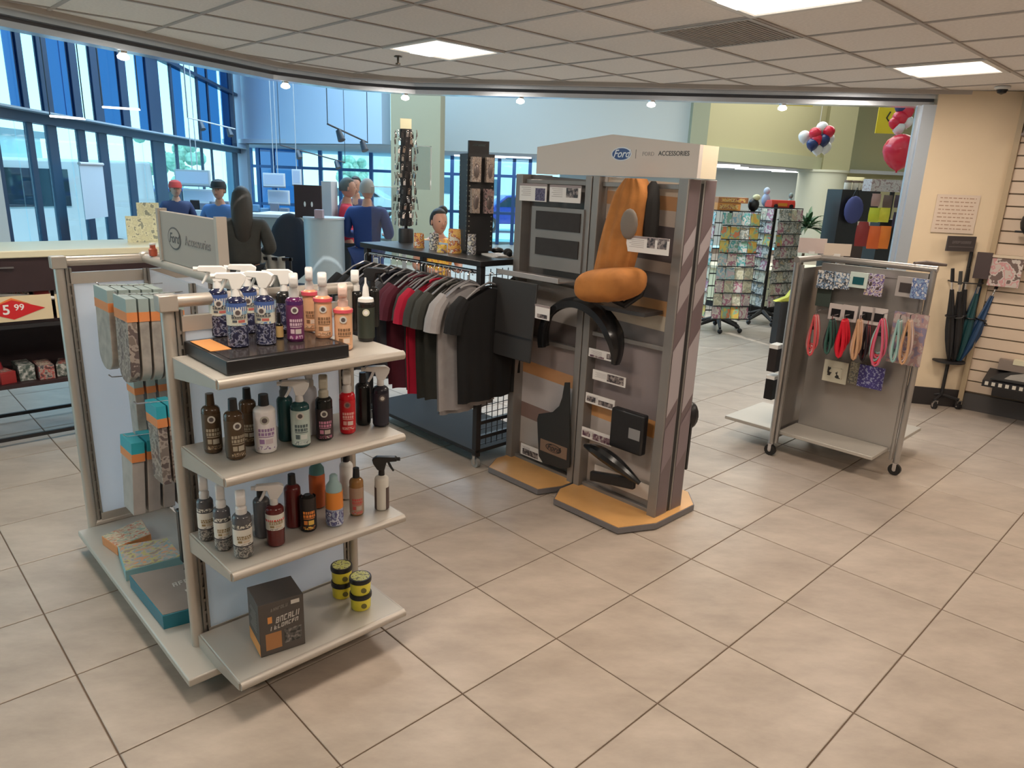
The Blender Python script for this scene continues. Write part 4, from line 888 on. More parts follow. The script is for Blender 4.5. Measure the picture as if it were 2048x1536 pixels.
def cush(s,t):
    a=2*PI*s; b=-PI/2+PI*t
    cxs,cys,czs=CU; rx,ry,rz=.17,.17,.080
    ca=math.cos(b); e=lambda q:math.copysign(abs(q)**.75,q)
    x=cxs+rx*e(math.cos(a))*abs(ca)**.6; y=cys+ry*e(math.sin(a))*abs(ca)**.6; z=czs+rz*e(math.sin(b))
    z+=(x-cxs)*.02-(y-cys)*.15; 
    if t<.5: z-=.03*abs(math.sin(a*3))*(.5-t)
    return (x+.004*math.sin(a*9)*ca,y+.004*math.cos(a*7)*ca,z)
m.grid(cush,40,16); m.build('cushion_cover',TAN,st,smooth=80)
gp2=tl(onv(1258,448,TW(-.165,0),E1)); m=MB(); m.ell(gp2,(.02,.052,.075),16,8); m.build('grey_oval_patch',mat('grey_patch',(.20,.17,.145),.8),st)
m=MB(); m.tube([(-.10,.28,1.25),(-.12,.24,1.22),(-.10,.19,1.20),(-.06,.13,1.26),(-.05,.12,1.32)],.02,8); m.build('strap',BLACKP,st)
m=MB(); m.box((-.10,.06,1.155),(.06,.46,1.175)); m.build('support_shelf',mat('dark_support',(.10,.095,.095),.4,.5),st)
o=tag(MB().tube([(0,0,0),(-.006,0,.10),(-.006,0,.22),(0,0,.30),(0,0,.325)],[.044,.05,.045,.03,.012],10).build('black_sleeve',mat('black_cloth',(.015,.014,.014),.8),None,TW(-.02,.135,1.50),ANG),'narrow black sleeve hanging right of the tan seat cover','sleeve')
# wheel arch trim
PL=mat('glossy_black_trim',(.012,.012,.013),.22)
c_=(.50,.93); pts=[]; rr=[]
for k in range(33):
    a=PI*(1.06-1.12*k/32); y=.475+ .25*math.cos(a)*1.0; z=.90+.235*math.sin(a)
    pts.append((-.10-.02*math.sin(a),y,z))
m=MB(); n=len(pts)
prof=[(-.055,-.006),(-.055,.03),(-.02,.045),(.045,.048),(.052,.04),(.0,.02),(-.03,-.01)]
vs=[];fs=[]
for k,(x,y,z) in enumerate(pts):
    a=PI*(1.06-1.12*k/32)
    s=.45+.55*min(1,k/6) if k<6 else 1
    for px_,pr_ in prof: vs.append((x+px_*s,y+pr_*math.cos(a)*s,z+pr_*math.sin(a)*s))
q=len(prof)
for k in range(n-1):
    for i in range(q): j=(i+1)%q; fs.append((k*q+i,k*q+j,(k+1)*q+j,(k+1)*q+i))
fs.append(tuple(range(q))); fs.append(tuple((n-1)*q+i for i in reversed(range(q))))
m.add(vs,fs); tag(m.build('wheel_arch_trim',PL,None,TW(0,0,.02),ANG,smooth=60),'curved glossy black wheel-arch trim across the middle of the tower','car part')
m=MB(); m.box((-.12,.23,.72),(-.06,.30,.80))
# mud flap
mf=thing('mud_flap','flat black mud flap with oval badge in the lower left bay','mud flap',TW(-.03,.0,0),ANG)
def Y(u,v): a=tl(onv(u,v,TW(-.03,0),E1)); return (a[1],a[2])
poly=[Y(1129,765),Y(1139,765),Y(1139,935),Y(1128,938),Y(1085,925),Y(1077,912),Y(1074,838),Y(1077,828),Y(1105,824),Y(1118,812),Y(1124,795)]
m=MB(); m.xprism(poly,0,.008); m.build('flap',mat('matt_black_flap',(.02,.02,.02),.55),mf,bevel=.002)
c0=Y(1107,897); a0,a1=Y(1079,885),Y(1134,923)
m=MB(); m.box((-.0015,min(a0[0],a1[0])+.005,c0[1]-.042),(0,max(a0[0],a1[0])-.008,c0[1]+.035)); m.build('brown_plate',mat('brown_plate',(.22,.14,.095),.5),mf)
oval(mf,face_negx(-.002,c0[0],c0[1]),.065,.026,BLACKP,mat('brown_badge',(.16,.09,.06),.5),True,BLACKP)
m=MB(); m.xprism([Y(1060,828),Y(1068,823),Y(1066,795),Y(1058,800)],.02,.03)
# lower right: black tray, flares, bumper guard
tr_=tag(MB().box((0,-.11,-.115),(.05,.11,.115)).build('black_tray_insert',BLACKP,None,TW(-.05,.15,.50),ANG,bevel=.01),'square black plastic insert in the lower right bay of the tower','car part')
MB().box((-.002,-.095,-.03),(0,-.02,.03)).build('grey_label',mat('grey_sticker',(.25,.25,.26),.4),tr_)
m=MB(); pts=[]
for k in range(13):
    t=k/12; pts.append((-.06-.04*math.sin(PI*t),.42-.40*t,.36-.10*t+.05*math.sin(PI*t)))
m.tube(pts,[.012+.03*math.sin(PI*min(1,k/12*1.0)) for k in range(13)],10)
tag(m.build('bumper_guard',PL,None,TW(0,0,-.02),ANG),'long glossy black guard strip low in the right bay of the tower','car part')
tag(MB().xprism([(-.15,-.03),(.16,-.09),(.16,-.15),(-.15,-.1)],0,.03).build('black_strip',BLACKP,None,TW(-.05,.22,.28),ANG,bevel=.006),'black moulding under the glossy guard strip on the tower','car part')
m=MB(); m.box((0,-.2,0),(.004,.2,.09)); m.build('x',PAPER).name='paper_strip'; ps=bpy.data.objects['paper_strip']; ps.parent=tw; ps.location=(.055,.23,.10)
# things on the far face, seen past its right edge
for u,v,s in ((1380,830,.05),(1388,672,.025)):
    P=onv(u,v,TW(.29,0),E1); tag(MB().ell((0,0,0),(s*.8,s,s*1.6),10,8).build('mirror_cover',BLACKP,None,(P.x-E2.x*.0,P.y,P.z),ANG),'black '+('lower' if s>.03 else 'upper')+' part poking out behind the right edge of the tower','car part')
P=onv(1368,940,TW(.27,0),E1); tag(MB().box((.0,-.03,-.16),(.02,.02,.16)).build('door_sill_trim',BLACKP,None,TW(.262,-.03,.42),ANG,bevel=.004),'upright black strip at the back right edge of the tower','car part')
# ================================================================ SHIRT RACK
RN=Vector((-.18,4.28,0))+E2*.05
def RW(x,y,z=0.): return RN+E1*x+E2*y+Vector((0,0,z))
rk=thing('clothes_rack','black wheeled clothes rack with table top, full of T-shirts','clothes rack',RN,ANG)
RL=1.24; RWd=.50; RT=1.335
for x,y in ((0,0),(RWd,0),(0,RL),(RWd,RL)): MB().box((x-.02,y-.02,.075),(x+.02,y+.02,RT-.03)).build('post',BLACKM,rk,bevel=.003)
MB().box((-.04,-.04,RT-.035),(RWd+.04,RL+.04,RT)).build('table_top',mat('black_laminate_top',(.012,.012,.013),.35),rk,bevel=.004)
MB().box((-.03,-.02,.10),(RWd+.03,RL+.03,.125)).build('base_shelf',mat('black_base_shelf',(.014,.014,.015),.8),rk,bevel=.003)
for x in (.0,RWd):
    MB().cyl((x,0,1.262),(x,RL,1.262),.012).build('hang_rail',CHROME,rk)
g_=MB()
for k in range(10): x=.03+k*(RWd-.06)/9; g_.box((x-.002,-.004,.14),(x+.002,0,1.28))
for k in range(22): z=.15+k*.052; g_.box((.02,-.006,z-.002),(RWd-.02,-.002,z+.002))
g_.build('wire_grid',BLACKM,rk)
g2=MB()
for z in (.20,.30): g2.box((.0,-.012,z-.012),(RWd,.012,z+.012))
g2.build('lower_bar',BLACKM,rk)
for x,y in ((0.0,.0),(RWd,.0),(0,RL),(RWd,RL)): caster(rk,x,y,.085,.032,mat('clear_grey_wheel',(.25,.25,.24),.3))
def shirt(label,x,y,z,mt,w_=.46,h=.62,seed=0,turn=0.,group='T-shirts on the rack',hang=True,sl=.19):
    rnd=random.Random(seed)
    o=thing('t_shirt',label,'shirt',RW(x,y,z),ANG+turn,group)
    ph=rnd.random()*6
    def sheet(side):
        def f(s,t):
            # s 0..1 across, t 0..1 downwards
            sh=w_/2*(1.0+.03*math.sin(t*4)); X=(s-.5)*2*sh
            zz=-t*h
            if t<.12: zz-= .10*(abs(s-.5)*2)**1.3*(1-t/.12)+0.0
            dep=.028*(1-abs(2*s-1)**3)*(.8+.5*t)+.009*math.sin(s*17+ph+t*2)*t+.006*math.sin(s*31+ph)*t
            return (X,side*dep,zz-.02)
        return f
    m=MB(); h=h+.085; m.grid(sheet(-1),20,14); m.grid(lambda s,t:sheet(1)(1-s,t),20,14); m.build('body',mt,o,smooth=70)
    for sx_ in (-1,1):     # short sleeves hanging from the shoulder
        m=MB(); pts=[(sx_*(w_/2-.04),0,-.08),(sx_*(w_/2+.01),0,-.13),(sx_*(w_/2+.035),0,-.20),(sx_*(w_/2+.045),0,-.08-sl)]
        m.tube(pts,[.04,.05,.052,.052],10); m.build('sleeve',mt,o)
    m=MB(); m.tube([(math.cos(a)*.075,-.012*1,-.028-.018*math.sin(a)) for a in [PI+PI*k/10 for k in range(11)]],.007,6); m.build('collar',mt,o)
    if hang:
        h_=MB(); h_.tube([(-w_*.42,0,-.085),(-w_*.2,0,-.02),(0,0,.012),(w_*.2,0,-.02),(w_*.42,0,-.085)],.006,6); hg=h_.build('hanger',mat('smoky_hanger',(.35,.34,.35),.2,.3),o)
        h_=MB(); h_.tube([(0,0,.012),(0,0,.035)]+[(.018-.018*math.cos(a),0,.05+.018*math.sin(a)) for a in [PI*k/6 for k in range(7)]],.0028,5); h_.build('hook',CHROME,hg)
    return o
def cloth(n,c): return mat(n,c,.9,0,.06,20.,.1)
CB_=cloth('black_jersey',(.007,.007,.008)); CN=cloth('navy_jersey',(.012,.013,.024)); CM=cloth('maroon_jersey',(.085,.008,.02)); CR=cloth('crimson_jersey',(.42,.004,.03)); CO=cloth('charcoal_olive_jersey',(.045,.045,.038)); CG_=cloth('light_grey_jersey',(.36,.34,.34)); CD=cloth('dark_grey_jersey',(.05,.05,.055))
sp=[('black T-shirt facing the aisle at the near end of the rack',-.10,CB_,-.02,.46,.60),('light grey T-shirt just behind the black one at the near end of the rack',.0,CG_,-.09,.46,.66),
 ('second light grey T-shirt, longer hem showing under the black one',.04,CG_,-.06,.44,.70),('charcoal olive T-shirt left of the light grey ones',.13,CO,-.09,.46,.62),('charcoal olive T-shirt next to the crimson one',.21,CO,-.09,.46,.63),
 ('crimson T-shirt on the rack',.30,CR,-.09,.47,.62),('dark olive T-shirt between the crimson and the maroon ones',.38,CO,-.06,.44,.62),('maroon T-shirt left of the crimson one',.46,CM,-.10,.47,.62),
 ('maroon T-shirt second from the crimson one',.55,CM,-.07,.46,.62),('dark grey T-shirt beside the maroon pair',.64,CD,-.09,.46,.60),('navy T-shirt in the middle of the rack',.73,CN,-.10,.47,.60),('navy T-shirt towards the far end of the rack',.83,CN,-.08,.47,.60),
 ('dark grey T-shirt near the far end of the rack',.93,CD,-.10,.47,.60),('black T-shirt near the far end of the rack',1.03,CB_,-.09,.47,.60),('black T-shirt at the far end of the rack',1.14,CB_,-.09,.47,.60)]
for k,(lb_,y,mt_,dx,w_,h_) in enumerate(sp): shirt(lb_,dx,y,1.205,mt_,w_,h_,k)
# extra bare hangers along the rail
for k in range(9):
    o=thing('hanger','empty smoky plastic hanger on the rack rail','hanger',RW(-.06+.02*(k%3),.03+k*.06+.02,1.19),ANG+.1*(k%3-1),'empty hangers on the rack'); o['label']=('empty smoky hanger on the rack rail, number %s from the near end'%('first second third fourth fifth sixth seventh eighth ninth'.split()[k])).replace('number ','')
    h_=MB(); h_.tube([(-.19,0,-.075),(-.09,0,-.015),(0,0,.012),(.09,0,-.015),(.19,0,-.075)],.006,6); h_.build('bar',mat('smoky_hanger',(.35,.34,.35),.2,.3),o)
    h_=MB(); h_.tube([(0,0,.012),(0,0,.035)]+[(.018-.018*math.cos(a),0,.05+.018*math.sin(a)) for a in [PI*k2/6 for k2 in range(7)]],.0028,5); h_.build('hook',CHROME,o)
shirt('dark grey hooded top at the end of the rack beside the tower',.40,-.035,1.20,CD,.30,.42,40,.2,'T-shirts on the rack')
shirt('black long top on the end rail of the rack next to the tower',.24,-.05,1.22,CB_,.30,.50,41,0.,'T-shirts on the rack')
# on the table top: tall spinner with key rings, black pegboard spinner, bags
def tabletop(u,v): return fl(u,v,RT)
KR=[mat('silver_keyring',(.62,.58,.56),.2,.9),mat('dark_keyring',(.04,.035,.035),.3),mat('bronze_keyring',(.25,.19,.15),.4,.5)]
p=RW(.22,.98,RT)
u,v=815,500
p=at(812,490,5.35); p=Vector((p.x,5.35,RT))
ks=thing('keyring_spinner','tall slim spinner densely hung with metal key rings on the rack top','spinner',p,.3)
MB().lathe([(.055,0),(.055,.09),(.05,.10)],n=20).build('base',BLACKM,ks); MB().cyl((0,0,.1),(0,0,.78),.012).build('pole',BLACKM,ks)
MB().cyl((0,0,.12),(0,0,.79),.045,n=10).build('core_panel',BLACKM,ks)
top=MB(); top.box((-.04,-.004,.79),(.04,.004,.86)); top.build('topper_card',mat('cream_topper',(.62,.6,.42),.5),ks)
rnd=random.Random(5); tag_=0
base_m=[]
for kk in range(3):
    m=MB(); m.tube([(math.cos(a)*.008,0,-.008+math.sin(a)*.008) for a in [2*PI*i/8 for i in range(8)]],.0018,4,True); m.box((-.008,-.002,-.045),(.008,.002,-.017)); base_m.append(m.mesh('keyring',KR[kk],0))
ktc=0
for lv in range(12):
    for k in range(11):
        a=2*PI*k/11+lv*.15; 
        o=bpy.data.objects.new('keyring',base_m[rnd.choice((0,0,1,2))]); COL.objects.link(o)
        r_=.058+rnd.random()*.03
        o.location=(p.x+math.cos(a)*r_,p.y+math.sin(a)*r_,p.z+.135+lv*.056+rnd.uniform(-.008,.008)+.03); o.rotation_euler=(rnd.uniform(-.2,.2),rnd.uniform(-.2,.2),a+PI/2+rnd.uniform(-.5,.5))
        cn_={'silver_keyring':'silver','dark_keyring':'dark','bronze_keyring':'bronze'}[o.data.materials[0].name]; tag(o,'%s key ring on the %s level of the tall slim spinner'%(cn_,'lowest second third fourth fifth sixth seventh eighth ninth tenth eleventh topmost'.split()[lv]),'key ring','key rings on the tall spinner')
# acrylic screen (showroom side)
# pegboard spinner
p=tabletop(955,505); PS=Vector((-.21,4.86,RT)); a_=at(950,495,4.75); PS=Vector((a_.x,4.75,RT))
pb=thing('pegboard_spinner','black square pegboard spinner with blister packs on the rack top','spinner',PS,math.radians(22))
PM=mat('black_pegboard',(.02,.02,.022),.45)
hw_=.085
for k in range(4):
    m=MB(); m.M=Matrix.Rotation(k*PI/2,4,'Z'); m.box((-hw_,-hw_-.004,.02),(hw_,-hw_,.62)); bd=m.build('board',PM,pb)
    if k in(0,1,3):
        hs=MB(); hs.M=Matrix.Rotation(k*PI/2,4,'Z')
        for r_ in range(18):
            for c_2 in (-.075,.075): hs.box((c_2-.004,-hw_-.0055,.05+r_*.031),(c_2+.004,-hw_-.004,.058+r_*.031))
        hs.build('peg_hole_column',mat('pale_peg_hole',(.30,.28,.22),.5),bd)  # paler squares mark the peg holes on the black board
m=MB(); m.box((-.06,-.012,.62),(.075,.012,.70)); hd_=m.build('header_card',BLACKM,pb)
marks(hd_,mat('dim_teal_print',(.08,.12,.12),.5),face_negy(.008,-.0125,.675),.09,.012,10)
MB().cyl((0,0,0),(0,0,.02),.09,n=20).build('turntable',BLACKP,pb)
PKM=blotch('blister_beige',((.42,.33,.27),(.55,.45,.38),(.20,.15,.13),(.62,.55,.5)),35,stretch=(2.2,1,.7)); PK2=blotch('blister_pink',((.45,.28,.28),(.58,.45,.42),(.12,.08,.09)),40)
rows=[(.45,.15,[(-.045,.06),(.045,.05)],'top'),(.26,.15,[(-.045,.055),(.045,.06)],'middle')]
for z,h_,cols_,rn in rows:
    for ci,(cx_,w_) in enumerate(cols_):
        for d_ in range(3):
            loc=PS+Matrix.Rotation(math.radians(22),3,'Z')@Vector((cx_,-hw_-.012-d_*.014,z))
            o=thing('blister_pack','%s beige blister pack, %s row %s column of the black pegboard spinner'%(('rear','middle','front')[d_],rn,('left','right')[ci]),'package',loc,math.radians(22),'blister packs on the pegboard spinner')
            MB().box((-w_/2,-.004,0),(w_/2,.004,h_)).build('card',PKM if ci==0 or rn=='top' else PK2,o); m=MB(); m.ell((0,-.006,h_*.45),(w_*.3,.006,h_*.3),8,6); m.build('contents',mat('dull_metal_part',(.22,.18,.17),.3,.5),o)
side=[(.02,.42,'upper'),(.02,.25,'lower')]
# pouches in front
PY=blotch('yellow_white_pouch',((.72,.62,.5),(.80,.42,.06),(.70,.62,.1),(.25,.15,.2)),22); PO=blotch('orange_pouch',((.80,.40,.08),(.82,.5,.15),(.5,.12,.06),(.75,.7,.6)),22); PW=blotch('white_dark_pouch',((.70,.66,.55),(.10,.10,.12),(.6,.6,.62)),28)
for lb_,u,v,Y_,w_,h_,mt_,tz in (('yellow and orange pouch at the left of the group on the rack top',838,492,4.95,.075,.10,PO,.1),('grey and white pouch beside the yellow pouch on the rack top',868,497,4.85,.07,.11,PW,-.1),('pink and white small pouch lying at the front of the rack top',884,508,4.7,.07,.05,PY,.2),
   ('orange pouch standing in the middle of the rack top group',908,506,4.68,.085,.155,PO,0.),('yellow pouch behind the orange pouch on the rack top',925,500,4.76,.075,.145,PY,.1),('white pouch with black round print against the pegboard spinner',943,506,4.62,.06,.13,PW,.25)):
    q=at(u,v,Y_); o=thing('pouch',lb_,'package',(q.x,Y_,RT),tz)
    m=MB(); m.grid(lambda s,t:((s-.5)*w_*(1-.12*t),-(.022*math.sin(PI*s)*(1-t)**.5),t*h_),8,8); m.grid(lambda s,t:((.5-s)*w_*(1-.12*t),(.022*math.sin(PI*s)*(1-t)**.5),t*h_),8,8); m.build('pouch_body',mt_,o,smooth=70)
    MB().box((-w_*.42,-.0015,h_*.93),(w_*.42,.0015,h_)).build('sealed_top',mt_,o)
for lb_,u,v,Y_ in (('white paper pile at the right end of the rack top',995,500,4.6),):
    q=at(u,v,Y_); o=thing('paper_pile',lb_,'paper',(q.x,Y_,RT),.5); 
    for k in range(3): MB().box((-.07,-.09,k*.004),(.07,.09,k*.004+.003)).build('sheet',PAPER,o,(0.004*k,0,0),.1*k)
q=at(995,485,4.75); tag(MB().ell((0,0,.02),(.045,.03,.02)).build('computer_mouse',BLACKP,None,(q.x,4.78,RT)),'small rounded black item beside the white papers on the rack top','accessory')
q=at(1016,492,4.6); tag(MB().ell((0,0,.025),(.03,.05,.025)).ell((.01,-.06,.02),(.02,.03,.02)).build('black_pouch',CB_,None,(q.x,4.62,RT)),'soft dark pouch on the rack top against the tower','pouch')
# ================================================================ MIDDLE STAND (T shape)
SA=Vector((1.85,4.76,0))
def SWd(x,y,z=0.): return SA+E1*x+E2*y+Vector((0,0,z))
def sl_(P): d=P-SA; return d.dot(E1),d.dot(E2),P.z
sg2=thing('display_stand','T-shaped metal display stand on casters hung with leashes and packs','display stand',SA,ANG)
SZ=1.375
ST2=brushed('grey_satin_steel',(.46,.44,.42),.35)
for x,y in ((0,0),(.66,0),(.33,-.72)):
    m=MB(); post(m,x,y,.085,SZ,.02); m.build('post',ST2,sg2)
    m=MB(); std(m,x-(0 if y==0 else .0),y-(.035 if y==0 else -.035),.1,SZ-.03); m.build('slotted_upright',ST2,sg2)
m=MB(); m.cyl((-.02,0,SZ),(.68,0,SZ),.021,n=12); m.build('top_rail',ST2,sg2); m=MB(); m.cyl((.33,0,SZ),(.33,-.74,SZ),.021,n=12); m.build('top_rail',ST2,sg2)
m=MB(); m.cyl((0,0,.13),(.66,0,.13),.016); m.build('bottom_rail',ST2,sg2)
MB().box((.04,-.006,.15),(.62,.006,SZ-.06)).build('end_panel',mat('dark_pewter_panel',(.20,.185,.175),.28,.6,.25,3.),sg2)
MB().box((.325,-.69,.15),(.337,-.03,SZ-.05)).build('web_panel',mat('pewter_panel',(.42,.40,.38),.25,.5,.06,2.),sg2)
MB().box((.315,-.70,SZ-.08),(.345,-.03,SZ-.03)).build('channel',ST2,sg2)
MB().prism([(.04,-.02),(.32,-.02),(.32,-.66),(.04,-.66)],.155,.18).build('base_deck',DECKM,sg2,bevel=.004)
MB().prism([(.345,-.02),(.98,-.02),(.98,-.66),(.345,-.66)],.155,.18).build('base_deck',DECKM,sg2,bevel=.004)
MB().prism([(.04,.02),(.62,.02),(.62,.40),(.04,.40)],.155,.18).build('base_deck',DECKM,sg2,bevel=.004)
for x,y in ((0,0),(.66,0),(.33,-.72)): caster(sg2,x,y,.09,.04,mat('dark_wheel',(.015,.015,.015),.4))
sb=thing('sign_card','white blank card standing on the left of the middle stand top','card',(0,0,0))
bpy.data.objects.remove(sb)
for lb_,u0,v0,u1,v1,x,c in (('pinkish white blank card standing on the left of the middle stand top',1599,475,1650,512,.45,(.66,.56,.54)),('cream blank card standing on the middle stand top rail',1650,487,1700,514,.33,(.72,.62,.52))):
    a=onv(u0,v0,SWd(x,0),Vector((-math.sin(-.15),math.cos(-.15),0))); b=onv(u1,v1,SWd(x,0),Vector((-math.sin(-.15),math.cos(-.15),0)))
    o=thing('sign_card',lb_,'card',((a.x+b.x)/2,(a.y+b.y)/2,SZ+.02),-.15)
    MB().box((-(b.x-a.x)/2,-.003,0),((b.x-a.x)/2,.003,max(a.z-SZ-.02,.08))).build('card',mat('card_%d'%int(c[0]*100),c,.5),o); MB().box((-.02,-.012,-.005),(.02,.012,.012)).build('clip',WHITEP,o)
def wpk(label,u0,v0,u1,v1,x,mt,group,cut=None,thick=.012,cat='package',name='hanging_pack'):
    a=sl_(onv(u0,v0,SWd(x,0),E1)); b=sl_(onv(u1,v1,SWd(x,0),E1)); yc=(a[1]+b[1])/2; w_=abs(a[1]-b[1])/2; h_=abs(a[2]-b[2])
    o=thing(name,label,cat,SWd(x,yc,a[2]),ANG,group)
    MB().box((0,-w_,-h_),(thick,w_,0)).build('card',mt,o,bevel=.001)
    if cut:
        m=MB(); m.box((-.004,-w_*.62,-h_*.78),(0,w_*.62,-h_*.3)); m.build('window',cut,o)
    MB().tube([(thick,0,-.012),(.33-x-.01 if x<.3 else .02,0,-.008)],.0025,5).build('peg_hook',CHROME,o)
    return o
WB1=blotch('white_blue_pack',((.70,.70,.68),(.25,.38,.55),(.05,.06,.08),(.68,.68,.66)),24); WB2=blotch('blue_pack',((.25,.36,.55),(.10,.15,.35),(.6,.62,.66)),30)
wpk('white and blue blister pack, leftmost of the top row on the middle stand',1637,540,1666,580,.22,WB1,'packs on the middle stand')
wpk('white and blue blister pack with black dot, second in the top row of the stand',1668,544,1697,580,.22,WB1,'packs on the middle stand')
wpk('white framed dark teal screen pack in the top row of the middle stand',1702,543,1732,578,.20,mat('pale_mint_frame',(.60,.72,.68),.4),'packs on the middle stand',mat('dark_teal_window',(.02,.10,.12),.2))
wpk('tall cream and violet pack right of the teal screen pack',1734,546,1762,594,.22,blotch('cream_violet_pack',((.62,.52,.42),(.15,.10,.3),(.6,.58,.66),(.08,.05,.05)),22),'packs on the middle stand')
wpk('grey pack with dark oval window at the right of the top row',1796,552,1826,596,.22,mat('grey_pack_2',(.40,.37,.36),.4),'packs on the middle stand',mat('dark_oval',(.06,.05,.05),.3))
wpk('blue pack at the far right of the top row on the middle stand',1826,556,1850,600,.20,WB2,'packs on the middle stand')
for k,(lb_,u) in enumerate((('first',1660),('second',1687),('third',1722),('fourth',1746))):
    wpk('white card with black window, %s from left in the leash row'%lb_,u,606+k*3,u+24,642+k*4,.20,mat('dull_white_pack',(.60,.54,.52),.5),'cards above the leashes',BLACKP)
wpk('cream pack with small black shape below the leashes',1650,718,1690,770,.24,mat('cream_pack',(.66,.64,.52),.5),'packs on the middle stand',blotch('fish_shape',((.66,.64,.52),(.66,.64,.52),(.03,.03,.03)),14))
wpk('olive patterned pack beside the navy pack below the leashes',1702,722,1724,772,.26,blotch('olive_pack',((.16,.15,.11),(.28,.26,.2),(.10,.10,.09)),40),'packs on the middle stand')
wpk('navy pack with white lettering pattern, lowest on the middle stand',1720,728,1762,782,.24,blotch('navy_pack',((.06,.05,.20),(.06,.05,.22),(.30,.32,.5)),36),'packs on the middle stand')
wpk('dark grey pack low at the left beside the end panel',1636,570,1658,615,.26,mat('dark_green_pack',(.05,.07,.06),.5),'packs on the middle stand')
def leash(label,u,v0,v1,x,mt,wd,seed,n=3,rr=.006,fat=1.):
    n+=3; rr*=1.25
    rnd=random.Random(seed); a=sl_(onv(u,v0,SWd(x,0),E1)); b=sl_(onv(u,v1,SWd(x,0),E1)); h_=a[2]-b[2]
    o=thing('rope_leash',label,'leash',SWd(x,a[1],a[2]),ANG,'leashes on the middle stand')
    for k in range(n):
        m=MB(); w_=wd*(.6+.4*k/max(1,n-1)); pts=[]
        for i in range(17):
            t=2*PI*i/16; pts.append((k*.009-.02+.004*math.sin(t*2),(k%3-1)*.008*(1-math.cos(t))/2+w_*math.sin(t)*(.35+.65*(1-math.cos(t))/2)*fat,-h_*(1-math.cos(t))/2*(1-.05*k)))
        m.tube(pts[:-1],rr,6,True); m.build('loop',mt[k%len(mt)],o)
    m=MB(); m.box((-.014,-.014,-h_*.36),(.02,.014,-h_*.28)); m.build('tie',BLACKP,o)
    m=MB(); m.tube([(.0,0,0),(0,0,.03),(.33-x,0,.03)],.003,5); m.build('peg_hook',CHROME,o)
RD=mat('coral_rope',(.62,.09,.10),.6); WH=mat('white_rope',(.62,.5,.48),.6); GR=mat('dark_green_rope',(.03,.10,.08),.6); TN=mat('tan_rope',(.55,.32,.18),.6); RR=mat('red_rope',(.65,.01,.03),.5); PKR=mat('pink_rope',(.62,.12,.2),.6); BK=mat('black_rope',(.03,.02,.03),.6); MN=mat('mint_rope',(.30,.50,.48),.6)
leash('coral red looped rope leash, leftmost on the middle stand',1632,630,712,.08,[RD,WH,RD],.045,1)
leash('dark green and black looped leash, second on the middle stand',1664,640,708,.10,[GR,BK,BK],.035,2,4,.007)
leash('bright red looped leash, third on the middle stand',1689,640,715,.10,[RR,RR,RR],.036,3,4,.009)
leash('tan and pink braided leash, fourth on the middle stand',1720,640,720,.10,[TN,WH,TN],.030,4,3,.008)
leash('black and maroon leash between the tan and pink leashes',1736,650,722,.20,[BK,RD,BK],.030,5,3,.006)
leash('pink and red loop leash right of the tan leash',1766,638,734,.08,[PKR,RR,MN],.06,6,3,.006)
leash('mint and white rope leash in front of the violet pouch',1800,640,725,.10,[MN,WH,MN],.035,7,3,.006)
leash('peach and tan rope leash at the right end of the middle stand',1820,640,730,.10,[TN,WH],.045,8,3,.006)
wpk('large violet-grey pouch behind the rope leashes at the right end',1790,622,1838,735,.20,blotch('violet_pouch',((.25,.22,.32),(.42,.28,.28),(.5,.42,.4)),12),'packs on the middle stand')
# packs on the outer side of the end panel
for lb_,u,v0,v1 in (('white and black box hanging outside the end panel of the middle stand',1548,690,745),('narrow dark strip pack hanging below the white and black box',1541,752,800)):
    P=onv(u,v0,SWd(0,.12),E1); Q_=onv(u,v1,SWd(0,.12),E1); o=thing('hanging_pack',lb_,'package',(P.x,P.y,Q_.z),ANG); MB().box((0,-.03,0),(.10,.03,P.z-Q_.z)).build('box',BLACKP if v0>700 else mat('black_box_pack',(.03,.025,.025),.4),o); MB().box((-.001,-.031,(P.z-Q_.z)*.86),(.101,.031,(P.z-Q_.z)+.001)).build('white_top',WHITEP,o)
    MB().tube([(.05,-.02,(P.z-Q_.z)),(.05,-.11,(P.z-Q_.z)+.01)],.003,5).build('peg_hook',CHROME,o)
q=onv(1640,517,SWd(.5,0),E1)
tag(MB().tube([(0,0,0),(.08,.01,.005),(.2,-.01,0)],[.012,.016,.008],8).build('folded_tag',mat('dark_brown_strap',(.12,.09,.08),.6),None,SWd(.33,-.60,SZ+.022)),'small brown strap lying on the right of the stand top rail','strap')
# ================================================================ LEFT COUNTER UNIT
def rowz(u,v,P): 
    n=Vector((P[0],P[1])); d=ray(u,v); t=n.dot(n)/(d.x*n.x+d.y*n.y); return EYE+d.z*t
LQ=fl(145,857,.05); LQ=Vector((LQ.x,LQ.y,0))
def LW(x,y,z=0.): return LQ+E1*x+E2*y+Vector((0,0,z))
CTZ=1.262
cu=thing('shelf_counter','long dark wood shelf counter with cream top in front of the tall windows','counter',LQ,ANG)
DKW=mat('dark_espresso_wood',(.030,.014,.016),.45,0,.15,6.)
X0,X1=-1.1,.98
MB().box((X0,-.02,CTZ-.045),(X1,.62,CTZ)).build('worktop',CREAM,cu,bevel=.006)
MB().box((X0+.02,0,CTZ-.26),(X1-.02,.58,CTZ-.046)).build('fascia',DKW,cu)
MB().box((X0+.02,.0,.80),(X1-.02,.58,.82)).build('shelf',DKW,cu); MB().box((X0+.02,.0,.385),(X1-.02,.58,.41)).build('shelf',DKW,cu)
MB().box((X0+.02,.56,.40),(X1-.02,.58,CTZ-.05)).build('back_panel',DKW,cu)
for z,y in ((.05,.0),(.05,.56)): MB().box((X0,y,z-.012),(X1,y+.02,z+.012)).build('foot_rail',BLACKM,cu)
